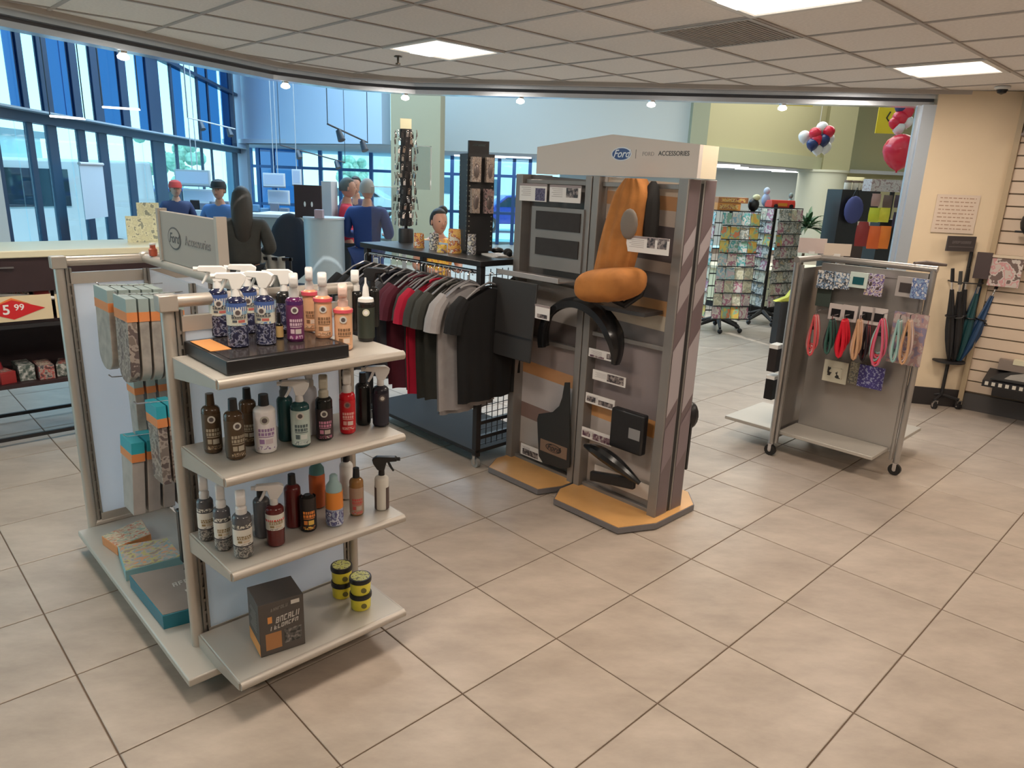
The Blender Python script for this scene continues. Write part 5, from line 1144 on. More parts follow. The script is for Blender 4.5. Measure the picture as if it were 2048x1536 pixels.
for x in (X0+.03,X1-.05):
    for y in (0,.55): MB().box((x,y,0),(x+.03,y+.03,CTZ-.05)).build('leg',BLACKM,cu)
MB().box((-.36,-.02,1.155),(-.20,-.006,1.165)).build('grey_handle',mat('dull_handle',(.16,.15,.15),.4,.5),cu)
MB().box((X0+.02,-.016,.775),(X1-.02,-.004,.80)).build('price_rail',BLACKM,cu)
# price sign 5.99
pa=onv(0,652,LW(0,-.03),E2); 
P1_=onv(-60,600,LW(0,-.03),E2); P2_=onv(88,640,LW(0,-.03),E2)
def ll(P): d=P-LQ; return d.dot(E1),d.dot(E2),P.z
xa,xb=ll(P1_)[0],ll(P2_)[0]; ctr=ll(onv(26,620,LW(0,-.03),E2))
ps_=thing('price_sign','cream price sign with red diamond reading 5.99 on the dark shelf counter','sign',LW(ctr[0],-.02,ctr[2]),ANG)
MB().box((-.30,-.004,-.075),(.215,.0,.085)).build('sign_board',mat('cream_sign',(.70,.58,.38),.5),ps_)
RS=mat('red_diamond',(.60,.015,.02),.4)
m=MB(); m.yprism([(-.165,0),(0,-.062),(.175,0),(0,.062)],-.0065,-.004); m.build('red_diamond',RS,ps_)
m=MB(); m.yprism([(-.17,.0),(0,.075),(.1,.03),(0,.062)],-.0062,-.004); m.build('orange_edge',mat('orange_edge',(.75,.20,.05),.4),ps_)
text_obj('5',.085,WHITEP,ps_,face_negy(-.035,-.0075,0),bold=.02); text_obj('99',.055,WHITEP,ps_,face_negy(.035,-.0075,.012),bold=.015)
ps2=tag(MB().box((0,-.004,-.075),(.2,0,.08)).build('price_sign',mat('cream_sign',(.70,.58,.38),.5),None,LW(ctr[0]+.235,-.02,ctr[2]),ANG),'second cream price card right of the red diamond sign','sign')
m=MB(); m.box((.1,-.0055,-.02),(.19,-.004,.06)); m.build('violet_print',blotch('violet_letters',((.66,.55,.4),(.20,.12,.35),(.66,.55,.4)),20),ps2)
rnd=random.Random(21)
GOOD=[blotch('mixed_goods_a',((.45,.38,.30),(.20,.12,.10),(.55,.5,.42),(.50,.10,.10)),22),blotch('mixed_goods_b',((.10,.05,.05),(.42,.10,.09),(.35,.30,.26),(.08,.07,.08)),20),blotch('mixed_goods_c',((.06,.09,.08),(.20,.22,.2),(.5,.5,.48)),20),mat('dark_red_box',(.28,.02,.02),.5),mat('cream_box2',(.55,.5,.38),.5)]
ORD2='first second third fourth fifth sixth seventh eighth ninth tenth eleventh twelfth'.split()
for k in range(9):
    x=-.95+k*.12; h_=rnd.uniform(.17,.24); o=thing('shelf_goods','small mixed-print goods box on the upper counter shelf, %s from left'%ORD2[k],'box',LW(x,.05,.82),ANG+rnd.uniform(-.2,.2),'goods on the upper counter shelf')
    MB().box((0,0,0),(.10,.14,h_)).build('box',GOOD[k%3 if k%3 else 0],o,bevel=.003); MB().box((.01,-.001,h_*.2),(.09,0,h_*.8)).build('front_print',GOOD[(k*2+4)%5],o)
for k in range(11):
    x=-.98+k*.105; h_=rnd.uniform(.07,.14); o=thing('shelf_goods','red, black or grey packaged item on the lower counter shelf, %s from left'%ORD2[k],'box',LW(x,.03+.03*(k%2),.41),ANG+rnd.uniform(-.3,.3),'goods on the lower counter shelf')
    MB().box((0,0,0),(.09,.2,h_)).build('box',GOOD[(1,2,3,1,2,1,3,2,1,2,4)[k]],o,bevel=.003); MB().box((.01,.02,h_),(.08,.18,h_+.001)).build('top_print',GOOD[(k+1)%3],o)
o=thing('toy_bundle','grey and maroon soft toy heap on the lower counter shelf','toy',LW(-.5,.2,.41),ANG)
MB().ell((0,0,.07),(.14,.12,.085),14,8).build('body',mat('grey_plush',(.22,.20,.19),.9),o); MB().ell((.12,-.02,.08),(.07,.08,.09),12,8).build('maroon_part',mat('maroon_plush',(.30,.02,.03),.9),o)
o=thing('pen_pack','pink and white stick toy leaning over the upper counter shelf','toy',LW(-.36,.04,.98),ANG)
MB().cyl((0,0,.02),(.42,-.02,-.04),.012).build('stick',WHITEP,o); MB().ell((0,0,.02),(.04,.025,.03),10,6).build('pink_head',mat('pink_plastic',(.62,.30,.32),.4),o)
# paper leaflets behind the topper sign
q=at(300,450,5.9)
for lb_,u0,v0,u1,v1,Y_ in (('upright cream leaflet at the back of the counter, taller one',272,405,322,462,5.75),('wide cream leaflet in front of the taller one on the counter',250,432,322,478,5.6)):
    a=onv(u0,v0,LW(0,.35 if 'wide' in lb_ else .45),E2); b=onv(u1,v1,LW(0,.35 if 'wide' in lb_ else .45),E2); o=thing('leaflet',lb_,'leaflet',((a.x+b.x)/2,(a.y+b.y)/2,CTZ),ANG); w2=(b-a).dot(E1)/2; h_=a.z-CTZ
    MB().box((-w2,-.003,0),(w2,.003,h_)).build('sheet',blotch('cream_leaflet',((.66,.66,.45),(.60,.60,.42),(.70,.70,.5),(.30,.32,.26)),13),o)
    MB().box((-.03,-.03,-.0),(.03,.03,.006)).build('stand',ACRY,o)
# ================================================================ UMBRELLA STAND
ub=fl(1888,822); ub=fl(1878,812); UB=Vector((ub.x,ub.y,0))
us_=thing('umbrella_stand','black wheeled umbrella stand with dark sign plate before the beige wall','umbrella stand',UB,.1)
m=MB(); 
for k in range(4):
    a=PI/4+k*PI/2; m=MB(); m.tube([(0,0,.11),(math.cos(a)*.16,math.sin(a)*.12,.085)],.013,6); m.build('foot_arm',BLACKM,us_); caster(us_,math.cos(a)*.16,math.sin(a)*.12,.08,.03)
def uz(v,u=1885): return rowz(u,v,UB)
zt_=uz(470,1900)
MB().cyl((0,0,.08),(0,0,zt_-.02),.014).build('pole',BLACKM,us_)
m=MB(); m.lathe([(.12,.0),(.13,.005),(.13,.015),(.12,.02)],n=20); m.build('drip_ring',BLACKM,us_,(0,0,uz(722,1885)))
m=MB(); m.tube([(math.cos(2*PI*k/20)*.13,math.sin(2*PI*k/20)*.13,0) for k in range(20)],.006,6,True); m.build('top_ring',BLACKM,us_,(0,0,uz(560,1895)))
m=MB(); m.box((-.255,-.03,zt_-.125),(-.005,-.014,zt_)); sp_=m.build('sign_plate',mat('dark_brown_plate',(.055,.045,.045),.45),us_)
marks(sp_,mat('dim_plate_print',(.16,.14,.14),.5),face_negy(-.13,-.0305,zt_-.05),.17,.022,9)
MB().box((-.24,-.0315,zt_-.09),(-.02,-.030,zt_-.086)).build('rule_line',mat('dim_plate_print',(.16,.14,.14),.5),sp_)
def umbrella(label,bx,by,tx_,ty_,z0,z1,mt,hm=BLACKP):
    b=Vector((bx,by,z0)); t=Vector((tx_,ty_,z1)); d=(t-b)
    o=thing('folded_umbrella',label,'umbrella',UB,.1,'umbrellas in the stand')
    m=MB(); n=14; vs=[];fs=[]; R=[.012,.03,.040,.043,.038,.030,.022,.016]; dz=d.normalized(); uu=dz.orthogonal().normalized(); ww=dz.cross(uu)
    for i,r_ in enumerate(R):
        c=b+d*(i/(len(R)-1)*.78)
        for k in range(n): a=2*PI*k/n; rr_=r_*(1 if k%2 else .72); vs.append(c+(uu*math.cos(a)+ww*math.sin(a))*rr_)
    for i in range(len(R)-1):
        for k in range(n): l=(k+1)%n; fs.append((i*n+k,i*n+l,(i+1)*n+l,(i+1)*n+k))
    fs.append(tuple(reversed(range(n)))); fs.append(tuple((len(R)-1)*n+k for k in range(n)))
    m.add(vs,fs); m.build('canopy',mt,o,smooth=0)
    MB().cyl(b+d*.77,b+d*.88,.008).build('shaft',CHROME,o); MB().cyl(b+d*.86,t,.016,.014).build('handle',hm,o)
    MB().tube([b+d*.5+(uu*math.cos(a)+ww*math.sin(a))*.04 for a in [2*PI*k/12 for k in range(12)]],.006,5,True).build('strap',hm,o)
NB=mat('navy_nylon',(.012,.05,.13),.4); BKN=mat('black_nylon',(.012,.012,.014),.45); TGN=mat('dark_teal_nylon',(.01,.06,.07),.4)
zb_=uz(720,1885)+.02
umbrella('black folded umbrella at the left of the stand',-.045,-.06,-.215,-.10,zb_,zb_+.80,BKN)
umbrella('black folded umbrella with white strap tip, second from left in the stand',-.01,-.075,-.145,-.11,zb_,zb_+.78,BKN,mat('white_black_handle',(.05,.05,.05),.4))
umbrella('black folded umbrella leaning slightly right in the stand',.02,-.04,-.05,-.07,zb_,zb_+.80,BKN)
umbrella('dark teal folded umbrella in the middle of the stand',.03,-.07,.07,-.09,zb_,zb_+.76,TGN)
umbrella('navy folded umbrella leaning right with black handle highest on that side',.04,-.02,.13,-.04,zb_,zb_+.84,NB)
umbrella('navy folded umbrella leaning farther right in the stand',.05,-.07,.24,-.10,zb_,zb_+.74,NB)
umbrella('navy folded umbrella leaning farthest right over the slat wall edge',.06,-.05,.32,-.07,zb_,zb_+.68,NB)
# ================================================================ SLAT WALL GOODS
def SWL(u,v,off=.06):
    return onv(u,v,C-sn*off,sn)
szr=math.atan2(sd.y,sd.x)
a=SWL(1985,515,.10); b=SWL(2048,578,.10)
o=thing('hanging_pack','pale patterned pack with pink print hanging on the slat wall','package',(a.x,a.y,b.z),szr); W3=(Vector((b.x,b.y))-Vector((a.x,a.y))).length*.85
MB().box((0,-.02,0),(W3,.02,a.z-b.z)).build('card',blotch('pink_grey_pack',((.52,.46,.42),(.55,.28,.28),(.56,.50,.46),(.16,.11,.10)),9),o,bevel=.003)
MB().tube([(W3/2,.02,a.z-b.z-.02),(W3/2,.08,a.z-b.z-.015)],.004,5).build('peg_hook',CHROME,o)
o=tag(MB().box((-.02,-.03,0),(.9,.05,.02)).build('wall_bracket_shelf',mat('cream_bracket',(.60,.50,.38),.5),None,(a.x-.05*sd.x,a.y-.05*sd.y,a.z+.005),szr),'thin cream shelf edge on the slat wall above the pale pack','shelf')
a2=SWL(1970,505,.12); b2=SWL(1990,560,.12)
o=tag(MB().box((-.05,-.02,0),(.06,.03,a2.z-b2.z)).build('dark_box_pack',mat('dark_brown_pack',(.06,.04,.04),.5),None,(a2.x,a2.y,b2.z),szr),'dark narrow box hanging left of the pale patterned pack','package')
a3=SWL(2042,440,.10)
o=thing('baseball_cap','black cap hanging high on the slat wall at the picture edge','cap',(a3.x,a3.y,a3.z-.10),szr)
MB().ell((.12,-.02,.08),(.12,.09,.12),14,8).build('crown',BKN,o); MB().box((-.02,-.05,.0),(.22,.02,.015)).build('brim',BKN,o)
# angled shelf with floor mat tray
a4=SWL(1965,760,.35); z4=a4.z
Q4=Vector((a4.x,a4.y,0))
sh4=thing('mat_shelf','sloping black shelf holding floor mats on the slat wall','shelf',(Q4.x,Q4.y,z4),szr)
W4=1.3
m=MB(); m.xprism([(0,0),(.34,.05),(.34,.03),(0,-.05)],0,W4); m.build('shelf_board',BLACKM,sh4)
m=MB()
for k in range(26): m.box((.02+k*.048,-.004,-.035),(.045+k*.048,0,-.005))
m.build('pale_trim_teeth',mat('pale_teeth',(.62,.58,.50),.5),sh4)['kind']='stuff'
m=MB(); m.xprism([(.0,-.05),(.34,.0),(.34,-.08),(.02,-.12)],.08,W4); m.build('lower_mats',BLACKP,sh4)
o=thing('floor_mat','grey floor mat with black rim lying on the sloping shelf','mat',(Q4.x,Q4.y,z4+.012),szr)
m=MB(); m.add([(.05+.0,.02,.012),(1.2,.02,.012),(1.15,.30,.055),(.22,.30,.055),(.10,.18,.036),(.05,.02,.0),(1.2,.02,.0),(1.15,.30,.043),(.22,.30,.043),(.10,.18,.024)],[(0,1,2,3,4),(9,8,7,6,5),(0,5,6,1),(1,6,7,2),(2,7,8,3),(3,8,9,4),(4,9,5,0)]); m.build('mat_body',RUBBER,o)
m=MB(); m.add([(.14,.05,.018),(1.1,.05,.018),(1.05,.27,.053),(.28,.27,.053),(.17,.16,.036)],[(0,1,2,3,4)]); m.build('mat_carpet',mat('grey_mat_carpet',(.30,.28,.25),.9,0,.1,20),o)
o=thing('boxed_goods','cream and brown box goods behind the floor mat on the slat wall shelf','box',(Q4.x+sd.x*.06,Q4.y+sd.y*.06,z4+.06),szr)
MB().box((.0,.26,.0),(.9,.33,.09)).build('box',mat('tan_grey_box',(.26,.21,.18),.5),o); MB().box((.1,.255,.06),(.9,.33,.10)).build('cream_lid',CREAM,o)
# ================================================================ CARD SPINNERS
CARDM=[blotch('card_a',((.25,.42,.55),(.65,.62,.58),(.35,.55,.62),(.6,.5,.55)),6),blotch('card_b',((.75,.45,.10),(.65,.55,.15),(.30,.50,.35),(.72,.25,.12)),5),blotch('card_c',((.55,.48,.50),(.70,.66,.60),(.45,.20,.28),(.60,.56,.56)),6),blotch('card_d',((.60,.58,.42),(.70,.68,.55),(.45,.45,.35),(.62,.50,.4)),6),blotch('card_e',((.40,.44,.42),(.62,.62,.58),(.22,.25,.24),(.5,.42,.3)),7),blotch('card_f',((.20,.38,.30),(.55,.60,.62),(.12,.40,.42),(.70,.68,.66)),6)]
cardmesh=[MB().box((-.058,-.003,0),(.058,.003,.155)).mesh('card',m_,0) for m_ in CARDM]
ADJ=['blue','orange','pink','cream','grey','teal']
def cardrack(root_label,P,rz,rows,cols_,z0,dz,faces,w_,seed,bands):
    rnd=random.Random(seed)
    o=thing('card_spinner',root_label,'card rack',P,rz)
    MB().cyl((0,0,.12),(0,0,z0+rows*dz+.02),.02).build('pole',BLACKM,o)
    for k in range(6):
        a=k*PI/3+.2; MB().tube([(math.cos(a)*.02,math.sin(a)*.02,.16),(math.cos(a)*.30,math.sin(a)*.30,.07)],[.035,.018],6).build('base_leg',BLACKM,o)
        MB().ell((math.cos(a)*.31,math.sin(a)*.31,.033),(.033,.033,.033),10,6).build('caster',BLACKP,o)
    if True:
        wr_=MB()
        for f in range(faces):
            M=Matrix.Rotation(f*2*PI/faces,4,'Z')@Matrix.Translation((0,-w_*.62,0)); wr_.M=M
            for r in range(rows):
                z=z0+r*dz; wr_.box((-w_/2,-.03,z),(w_/2,-.027,z+.010)); wr_.box((-w_/2,-.03,z-.004),(w_/2,.0,z))
            for c in range(cols_+1): x=-w_/2+c*w_/cols_; wr_.box((x-.002,-.002,z0-.02),(x+.002,.002,z0+rows*dz))
        wr_.build('wire_pockets',mat('dark_wire',(.05,.055,.06),.4,.5),o)
    zed=1
    names='bottom second third fourth fifth sixth seventh top'.split()
    for f in faces_vis(faces,rz,P):
        for r in range(rows):
            for c in range(cols_):
                ci=bands(r,rows,rnd); me=cardmesh[ci]
                a=rz+f*2*PI/faces; R=Matrix.Rotation(a,3,'Z'); x=-w_/2+(c+.5)*w_/cols_
                loc=Vector(P)+R@Vector((x,-w_*.62-.012,0)); k=bpy.data.objects.new('greeting_card',me); COL.objects.link(k)
                k.location=(loc.x,loc.y,z0+r*dz+.002); k.rotation_euler=(-.12,0,a)
                tag(k,'%s card, %s row, %s column, %s side of the %s'%(ADJ[ci],names[r],ORD2[c],'left' if math.sin(a)<0 else 'right',root_label.split(' holding')[0]),'card','cards on the '+root_label.split(' holding')[0])
    return o
def faces_vis(n,rz,P):
    out=[]
    for f in range(n):
        a=rz+f*2*PI/n; nx,ny=math.sin(a),-math.cos(a)
        d=Vector((-P[0],-P[1])).normalized()
        if nx*d.x+ny*d.y>.15: out.append(f)
    return out
PC1=Vector((2.72,9.43,0)); 
def bnd1(r,R,rnd):
    return rnd.choice({7:(1,0,5),6:(1,2,4),5:(0,5,1),4:(0,5,2),3:(3,0,3),2:(3,2,2),1:(3,3,2),0:(2,5,1)}[r])
def bnd2(r,R,rnd): return rnd.choice((4,4,2,3,5,1) if r in(4,5) else (4,2,4,3))
cardrack('front card spinner holding bright cards',PC1,.16,8,4,.20,.168,4,.50,3,bnd1)
PC2=Vector((3.52,10.1,0))
cardrack('rear card spinner holding grey cards',PC2,.5,8,4,.27,.165,4,.44,4,bnd2)
ztop=.20+8*.168
def boxgood(name,label,cat,P,s,mt,rz=0,extra=None):
    o=thing(name,label,cat,P,rz); MB().box((-s[0]/2,-s[1]/2,0),(s[0]/2,s[1]/2,s[2])).build('box',mt,o,bevel=.003)
    MB().box((-s[0]*.4,-s[1]/2-.001,s[2]*.2),(s[0]*.4,-s[1]/2,s[2]*.8)).build('front_print',extra or mt,o); return o
MB().box((-.27,-.27,ztop),(.27,.27,ztop+.012)).build('top_tray',BLACKM,bpy.data.objects['card_spinner'])
boxgood('toy_box','orange toy box lying on top of the front card spinner','toy box',(PC1.x-.10,PC1.y-.1,ztop+.012),(.30,.2,.09),mat('orange_toy',(.60,.25,.06),.5),.1,blotch('toy_print',((.62,.30,.06),(.70,.50,.2),(.40,.1,.05)),20))
boxgood('toy_box','flat brown-orange toy box on top of the first one on the front spinner','toy box',(PC1.x-.05,PC1.y-.1,ztop+.103),(.38,.2,.07),mat('brown_orange_toy',(.38,.16,.06),.5),.05,blotch('toy_print',((.62,.30,.06),(.70,.50,.2),(.40,.1,.05)),20))
o=thing('toy_box','small black toy at the right of the front spinner top','toy',(PC1.x+.26,PC1.y-.05,ztop+.012)); MB().ell((0,0,.08),(.07,.07,.085)).build('body',BLACKP,o); MB().ell((.02,-.02,.17),(.05,.05,.04)).build('yellow_cap',mat('pale_yellow_toy',(.7,.66,.4),.5),o)
zt2=.27+8*.165
bpy.data.objects['card_spinner.001']
MB().box((-.25,-.25,zt2),(.25,.25,zt2+.012)).build('top_tray',BLACKM,bpy.data.objects['card_spinner.001'])
o=thing('toy_vehicle','red and orange toy vehicle on top of the rear card spinner','toy',(PC2.x+.02,PC2.y-.08,zt2+.012),.15)
MB().xprism([(-.1,0),(.1,0),(.1,.05),(.05,.09),(-.08,.10),(-.1,.05)],-.17,.17).build('body',mat('red_toy',(.65,.05,.03),.4),o,bevel=.006)
MB().box((-.08,-.105,.02),(.05,-.1,.06)).build('orange_flash',mat('orange_toy2',(.8,.3,.03),.4),o)
for x in(-.11,.11): MB().cyl((x,-.11,.02),(x,-.09,.02),.028).build('wheel',BLACKP,o)
o=thing('toy_figure','pale blue toy figure standing on the rear card spinner behind the red toy vehicle','toy',(PC2.x-.12,PC2.y+.1,zt2+.012)); MB().ell((0,0,.09),(.06,.05,.09)).build('body',mat('pale_blue_toy',(.35,.45,.65),.5),o); MB().ell((0,0,.21),(.045,.045,.05)).build('head',mat('pale_blue_toy2',(.5,.58,.72),.5),o)
o=thing('toy_figure','grey-green toy figure at the right end of the rear card spinner top','toy',(PC2.x+.2,PC2.y+.05,zt2+.012)); MB().ell((0,0,.06),(.04,.04,.07)).build('body',mat('grey_green_toy',(.20,.28,.27),.5),o); MB().ell((0,0,.16),(.03,.03,.04)).build('head',mat('grey_green_toy',(.20,.28,.27),.5),o)
# curved desk base behind the spinners
dk=at(1520,648,10.9)
o=thing('curved_desk','cream curved desk with dark plinth behind the card spinners','desk',(3.95,12.0,0))
def arc(r,a0,a1,n=16): return [(r*math.cos(a0+(a1-a0)*k/n),r*math.sin(a0+(a1-a0)*k/n)) for k in range(n+1)]
MB().prism(arc(1.0,PI*1.02,PI*1.98)+[(.7,.0),(-.7,0)],.0,.10).build('plinth',BLACKM,o); MB().prism(arc(1.05,PI*1.02,PI*1.98)+[(.7,.0),(-.7,0)],.10,.62).build('front',mat('cream_desk',(.70,.70,.48),.5),o)
MB().prism(arc(1.1,PI*1.0,PI*2.0)+[(.7,.05),(-.7,.05)],.62,.66).build('top',mat('cream_desk_top',(.62,.60,.45),.5),o)
# yellow/black display pennant beside
q=at(1575,600,8.6)
o=thing('yellow_tool','yellow and black boxed tool on a black stand left of the middle stand','tool',(q.x,8.6,0))
MB().box((-.11,-.1,0),(.11,.1,q.z-.02)).build('stand',BLACKM,o); m=MB(); m.yprism([(-.16,.0),(.14,.02),(.16,.1),(.10,.2),(.06,.18),(-.02,.06)],-.05,.05); m.M=Matrix.Identity(4); t_=m.build('yellow_body',mat('lime_yellow',(.62,.62,.10),.5),o,(0,0,q.z-.02)); 
# round column
cc=at(1634,420,20.9); 
struct(MB().lathe([(.64,0),(.64,2.38),(.69,2.39),(.69,2.45)],n=40).build('wall_round_column',mat('cream_column',(.58,.60,.50),.6),None,(cc.x,20.9,0)))
# potted palm
PLM=at(1612,470,10.7)
o=thing('potted_palm','bushy green potted plant in front of the round column','plant',(PLM.x,10.7,0))
MB().lathe([(.12,0),(.15,.05),(.18,.30),(.17,.32)],n=18).build('pot',mat('dark_brown_pot',(.06,.04,.03),.5),o); MB().cyl((0,0,.3),(0,0,.95),.03,.02).build('stem',mat('stem_brown',(.15,.10,.06),.8),o)
rnd=random.Random(9); LG_=[mat('leaf_green',(.045,.13,.05),.5),mat('leaf_light',(.13,.22,.11),.5),mat('leaf_dark',(.02,.06,.03),.5)]
zc=PLM.z+.10
for k in range(64):
    a=rnd.random()*2*PI; el=rnd.uniform(.1,1.3); L_=rnd.uniform(.30,.62); m=MB(); vs=[];fs=[]
    for i in range(6):
        t=i/5; r_=L_*t*math.cos(el)*(1); z=zc+L_*t*math.sin(el)-.22*t*t*L_*2; w_=.026*math.sin(PI*min(.98,t+.08))
        c=Vector((math.cos(a)*r_,math.sin(a)*r_,z)); s_=Vector((-math.sin(a),math.cos(a),0))*w_; vs+=[c-s_,c+Vector((0,0,-.006)),c+s_]
    for i in range(5): fs+=[(3*i,3*i+1,3*i+4,3*i+3),(3*i+1,3*i+2,3*i+5,3*i+4)]
    m.add(vs,fs); m.build('leaf',LG_[k%3],o,smooth=0)
# merchandise wall right: dark display with hanging bags
MD=at(1700,470,9.0)
o=thing('dark_display','dark tall display cabinet behind the middle stand','cabinet',(at(1712,450,9.3).x,9.3,0)); 
a=at(1668,378,9.3); b=at(1745,378,9.3); W5=(b.x-a.x)/2
MB().box((-W5,0,0),(W5,.45,a.z)).build('cabinet_body',mat('near_black_cabinet',(.012,.010,.010),.4),o); MB().box((-W5,-.03,a.z-1.05),(W5,.0,a.z-1.02)).build('shelf_lip',BLACKM,o); MB().box((-W5,-.012,.95),(W5,-.0,1.2)).build('counter_front',mat('dark_brown_front',(.07,.04,.03),.5),o)
for k,u in enumerate((1690,1706,1722)):
    q=at(u,385,9.5); oo=thing('glass_jar','pale lit jar with dark lid, %s of three on the dark display cabinet'%('left','middle','right')[k],'jar',(q.x,9.45,a.z),0,'jars on the dark display')
    MB().lathe([(.04,0),(.045,.01),(.045,.085),(.038,.09)],n=14).build('jar',mat('frosted_jar',(.85,.78,.66),.3),oo); MB().lathe([(.047,.09),(.047,.115)],n=14).build('lid',mat('brown_lid',(.20,.14,.10),.5),oo)
q=at(1710,415,9.2); o=thing('blue_bag','blue soft bag hanging on the dark display cabinet','bag',(q.x,9.225,q.z-.18)); MB().ell((0,0,.15),(.12,.05,.17)).build('bag_body',mat('denim_blue',(.06,.07,.22),.7),o); MB().tube([(-.05,0,.28),(0,0,.42),(.05,0,.28)],.006).build('strap',BLACKP,o)
sp3=thing('bag_spinner','tall dark spinner hung with yellow, red and orange pouches beside the jamb','spinner',(at(1768,480,8.1).x,8.1,0))
SPZ=at(1775,372,8.1).z
MB().cyl((0,0,0),(0,0,SPZ),.025).build('pole',BLACKM,sp3); MB().cyl((0,0,0),(0,0,.05),.28).build('base',BLACKM,sp3); MB().box((-.15,-.15,.55),(.15,.15,SPZ-.35)).build('core',mat('near_black_cabinet',(.012,.010,.010),.4),sp3)
a=at(1745,358,8.0); b=at(1810,385,8.0); MB().box((a.x-sp3.location.x,-.1,b.z),(b.x-sp3.location.x,.1,a.z)).build('header_box',blotch('grey_scribble_header',((.42,.38,.38),(.50,.46,.45),(.30,.22,.22)),16),sp3)
for k,(u,v,w_,h_,mt_,lb_) in enumerate(((1752,400,.09,.13,mat('dusty_pink_pouch',(.35,.22,.2),.6),'dusty pink small pouch high on the bag spinner'),(1775,403,.09,.13,mat('brown_pouch',(.12,.08,.07),.6),'brown pouch high on the bag spinner'),(1798,403,.09,.13,mat('dark_violet_pouch',(.06,.04,.06),.6),'dark violet pouch at the top right of the bag spinner'),
   (1748,430,.11,.15,mat('lime_pouch',(.50,.55,.03),.5),'lime yellow pouch on the left of the bag spinner'),(1768,430,.11,.15,mat('yellow_pouch2',(.60,.55,.04),.5),'yellow pouch on the right of the lime one on the bag spinner'),(1795,440,.10,.16,mat('black_violet_pouch',(.03,.02,.05),.6),'black violet pouch right of the yellow pouches'),
   (1724,468,.13,.26,mat('deep_red_pouch',(.25,.02,.02),.5),'deep red bag with cream top on the left of the bag spinner'),(1748,475,.13,.24,mat('orange_red_pouch',(.70,.12,.02),.5),'orange red bag in the lower row of the bag spinner'),(1768,475,.12,.24,mat('orange_pouch3',(.80,.20,.02),.5),'orange bag right of the orange red one on the bag spinner'),(1793,478,.09,.18,mat('dark_teal_pouch',(.02,.05,.05),.5),'dark teal pouch low on the right of the bag spinner'))):
    q=at(u,v,7.85); o=thing('hanging_bag',lb_,'bag',(q.x,7.85,q.z),0,'pouches on the bag spinner')
    m=MB(); m.grid(lambda s,t:((s-.5)*w_*(1+.1*math.sin(PI*t)),-(.03*math.sin(PI*s)*math.sin(PI*min(1,t+.1))),(.5-t)*h_),6,8); m.grid(lambda s,t:((.5-s)*w_*(1+.1*math.sin(PI*t)),(.02*math.sin(PI*s)),(.5-t)*h_),6,8); m.build('pouch',mt_,o,smooth=70)
    MB().box((-w_/2,-.004,h_*.34),(w_/2,.004,h_*.5)).build('header',mat('cream_bag_top',(.6,.52,.42),.5) if 'cream top' in lb_ else mt_,o)
    MB().tube([(0,.0,h_*.45),(0,.10,h_*.47)],.004,5).build('peg_hook',CHROME,o)
# ================================================================ BALLOONS, FLAG
BR=mat('red_balloon',(.60,.02,.05),.25); BB=mat('navy_balloon',(.02,.035,.13),.25); BWT=mat('white_balloon',(.75,.76,.78),.3); BY=mat('yellow_balloon',(.85,.62,.03),.3)
def balloon(label,p,r,m_,group=None,str_=True):
    o=thing('balloon',label,'balloon',p,0,group); MB().lathe([(.004,-r*1.22),(r*.10,-r*1.15),(r*.45,-r*.95),(r*.80,-r*.55),(r*.98,-r*.05),(r*.97,r*.25),(r*.80,r*.62),(r*.48,r*.88),(r*.12,r*.99),(.002,r)],n=18).build('envelope',m_,o); MB().lathe([(.014,-r*1.28),(.004,-r*1.2)],n=8).build('knot',m_,o)
    return o
q=at(1638,278,10.5)
S=10.5/F_PX
for dx,dy,m_,lb_ in ((-12,-9,BR,'upper left red'),(13,-13,BR,'upper right red'),(-14,10,BB,'lower left navy'),(6,2,BB,'centre right navy'),(0,17,BWT,'bottom white'),(22,-2,BWT,'right white'),(-24,-4,BWT,'left white'),(3,-20,BWT,'top cream white'),(14,14,BWT,'lower right white'),(-8,2,BR,'middle red')):
    balloon('%s balloon of the round balloon cluster under the header'%lb_,(q.x+dx*S,10.5+(0 if abs(dx)<20 else .08)-(.06 if m_ in (BR,BB) else 0),q.z-dy*S),.082,m_,'balloons of the round cluster')
tag(MB().cyl((q.x,10.55,q.z+.1),(q.x,10.55,5.99),.003,n=4).build('balloon_string',WHITEP),'thin white string holding the round balloon cluster','string')
FX=8.2; S=FX/F_PX
for u,v,m_,r_,lb_ in ((1803,213,BB,.07,'navy balloon at the top of the balloon column beside the jamb'),(1812,224,BR,.08,'red balloon beside the navy one in the balloon column'),(1800,236,BR,.08,'red balloon in the middle of the balloon column'),(1815,243,BWT,.06,'white balloon at the right of the balloon column'),(1797,256,BWT,.065,'cream white balloon low in the balloon column'),(1789,246,BR,.06,'small red balloon touching the yellow flag')):
    p=at(u,v,FX); balloon(lb_,p,r_,m_,'balloons of the column')
p=at(1800,302,FX-.1); balloon('large red balloon hanging lowest beside the jamb',p,.175,BR)
tag(MB().cyl((at(1805,240,FX).x,FX+.05,at(1805,300,FX).z),(at(1805,240,FX).x,FX+.05,5.99),.003,n=4).build('balloon_string',WHITEP),'thin white string holding the balloon column beside the jamb','string')
a=at(1760,205,8.9); b=at(1792,268,8.9)
o=thing('yellow_banner','bright yellow hanging banner with black curved marks behind the balloons','banner',((a.x+b.x)/2,8.9,b.z)); w_=(b.x-a.x)/2; h_=a.z-b.z+.25
YLW=mat('signal_yellow',(.85,.66,.02),.5)
MB().box((-w_,-.006,0),(w_,.006,h_)).build('cloth',YLW,o); 
for zz in (.12,.32): MB().tube([(w_*.1,-.01,zz+.12),(-.02,-.01,zz+.05),(w_*.2,-.01,zz),(w_*.8,-.01,zz-.03)],.008,6).build('black_mark',BLACKP,o)
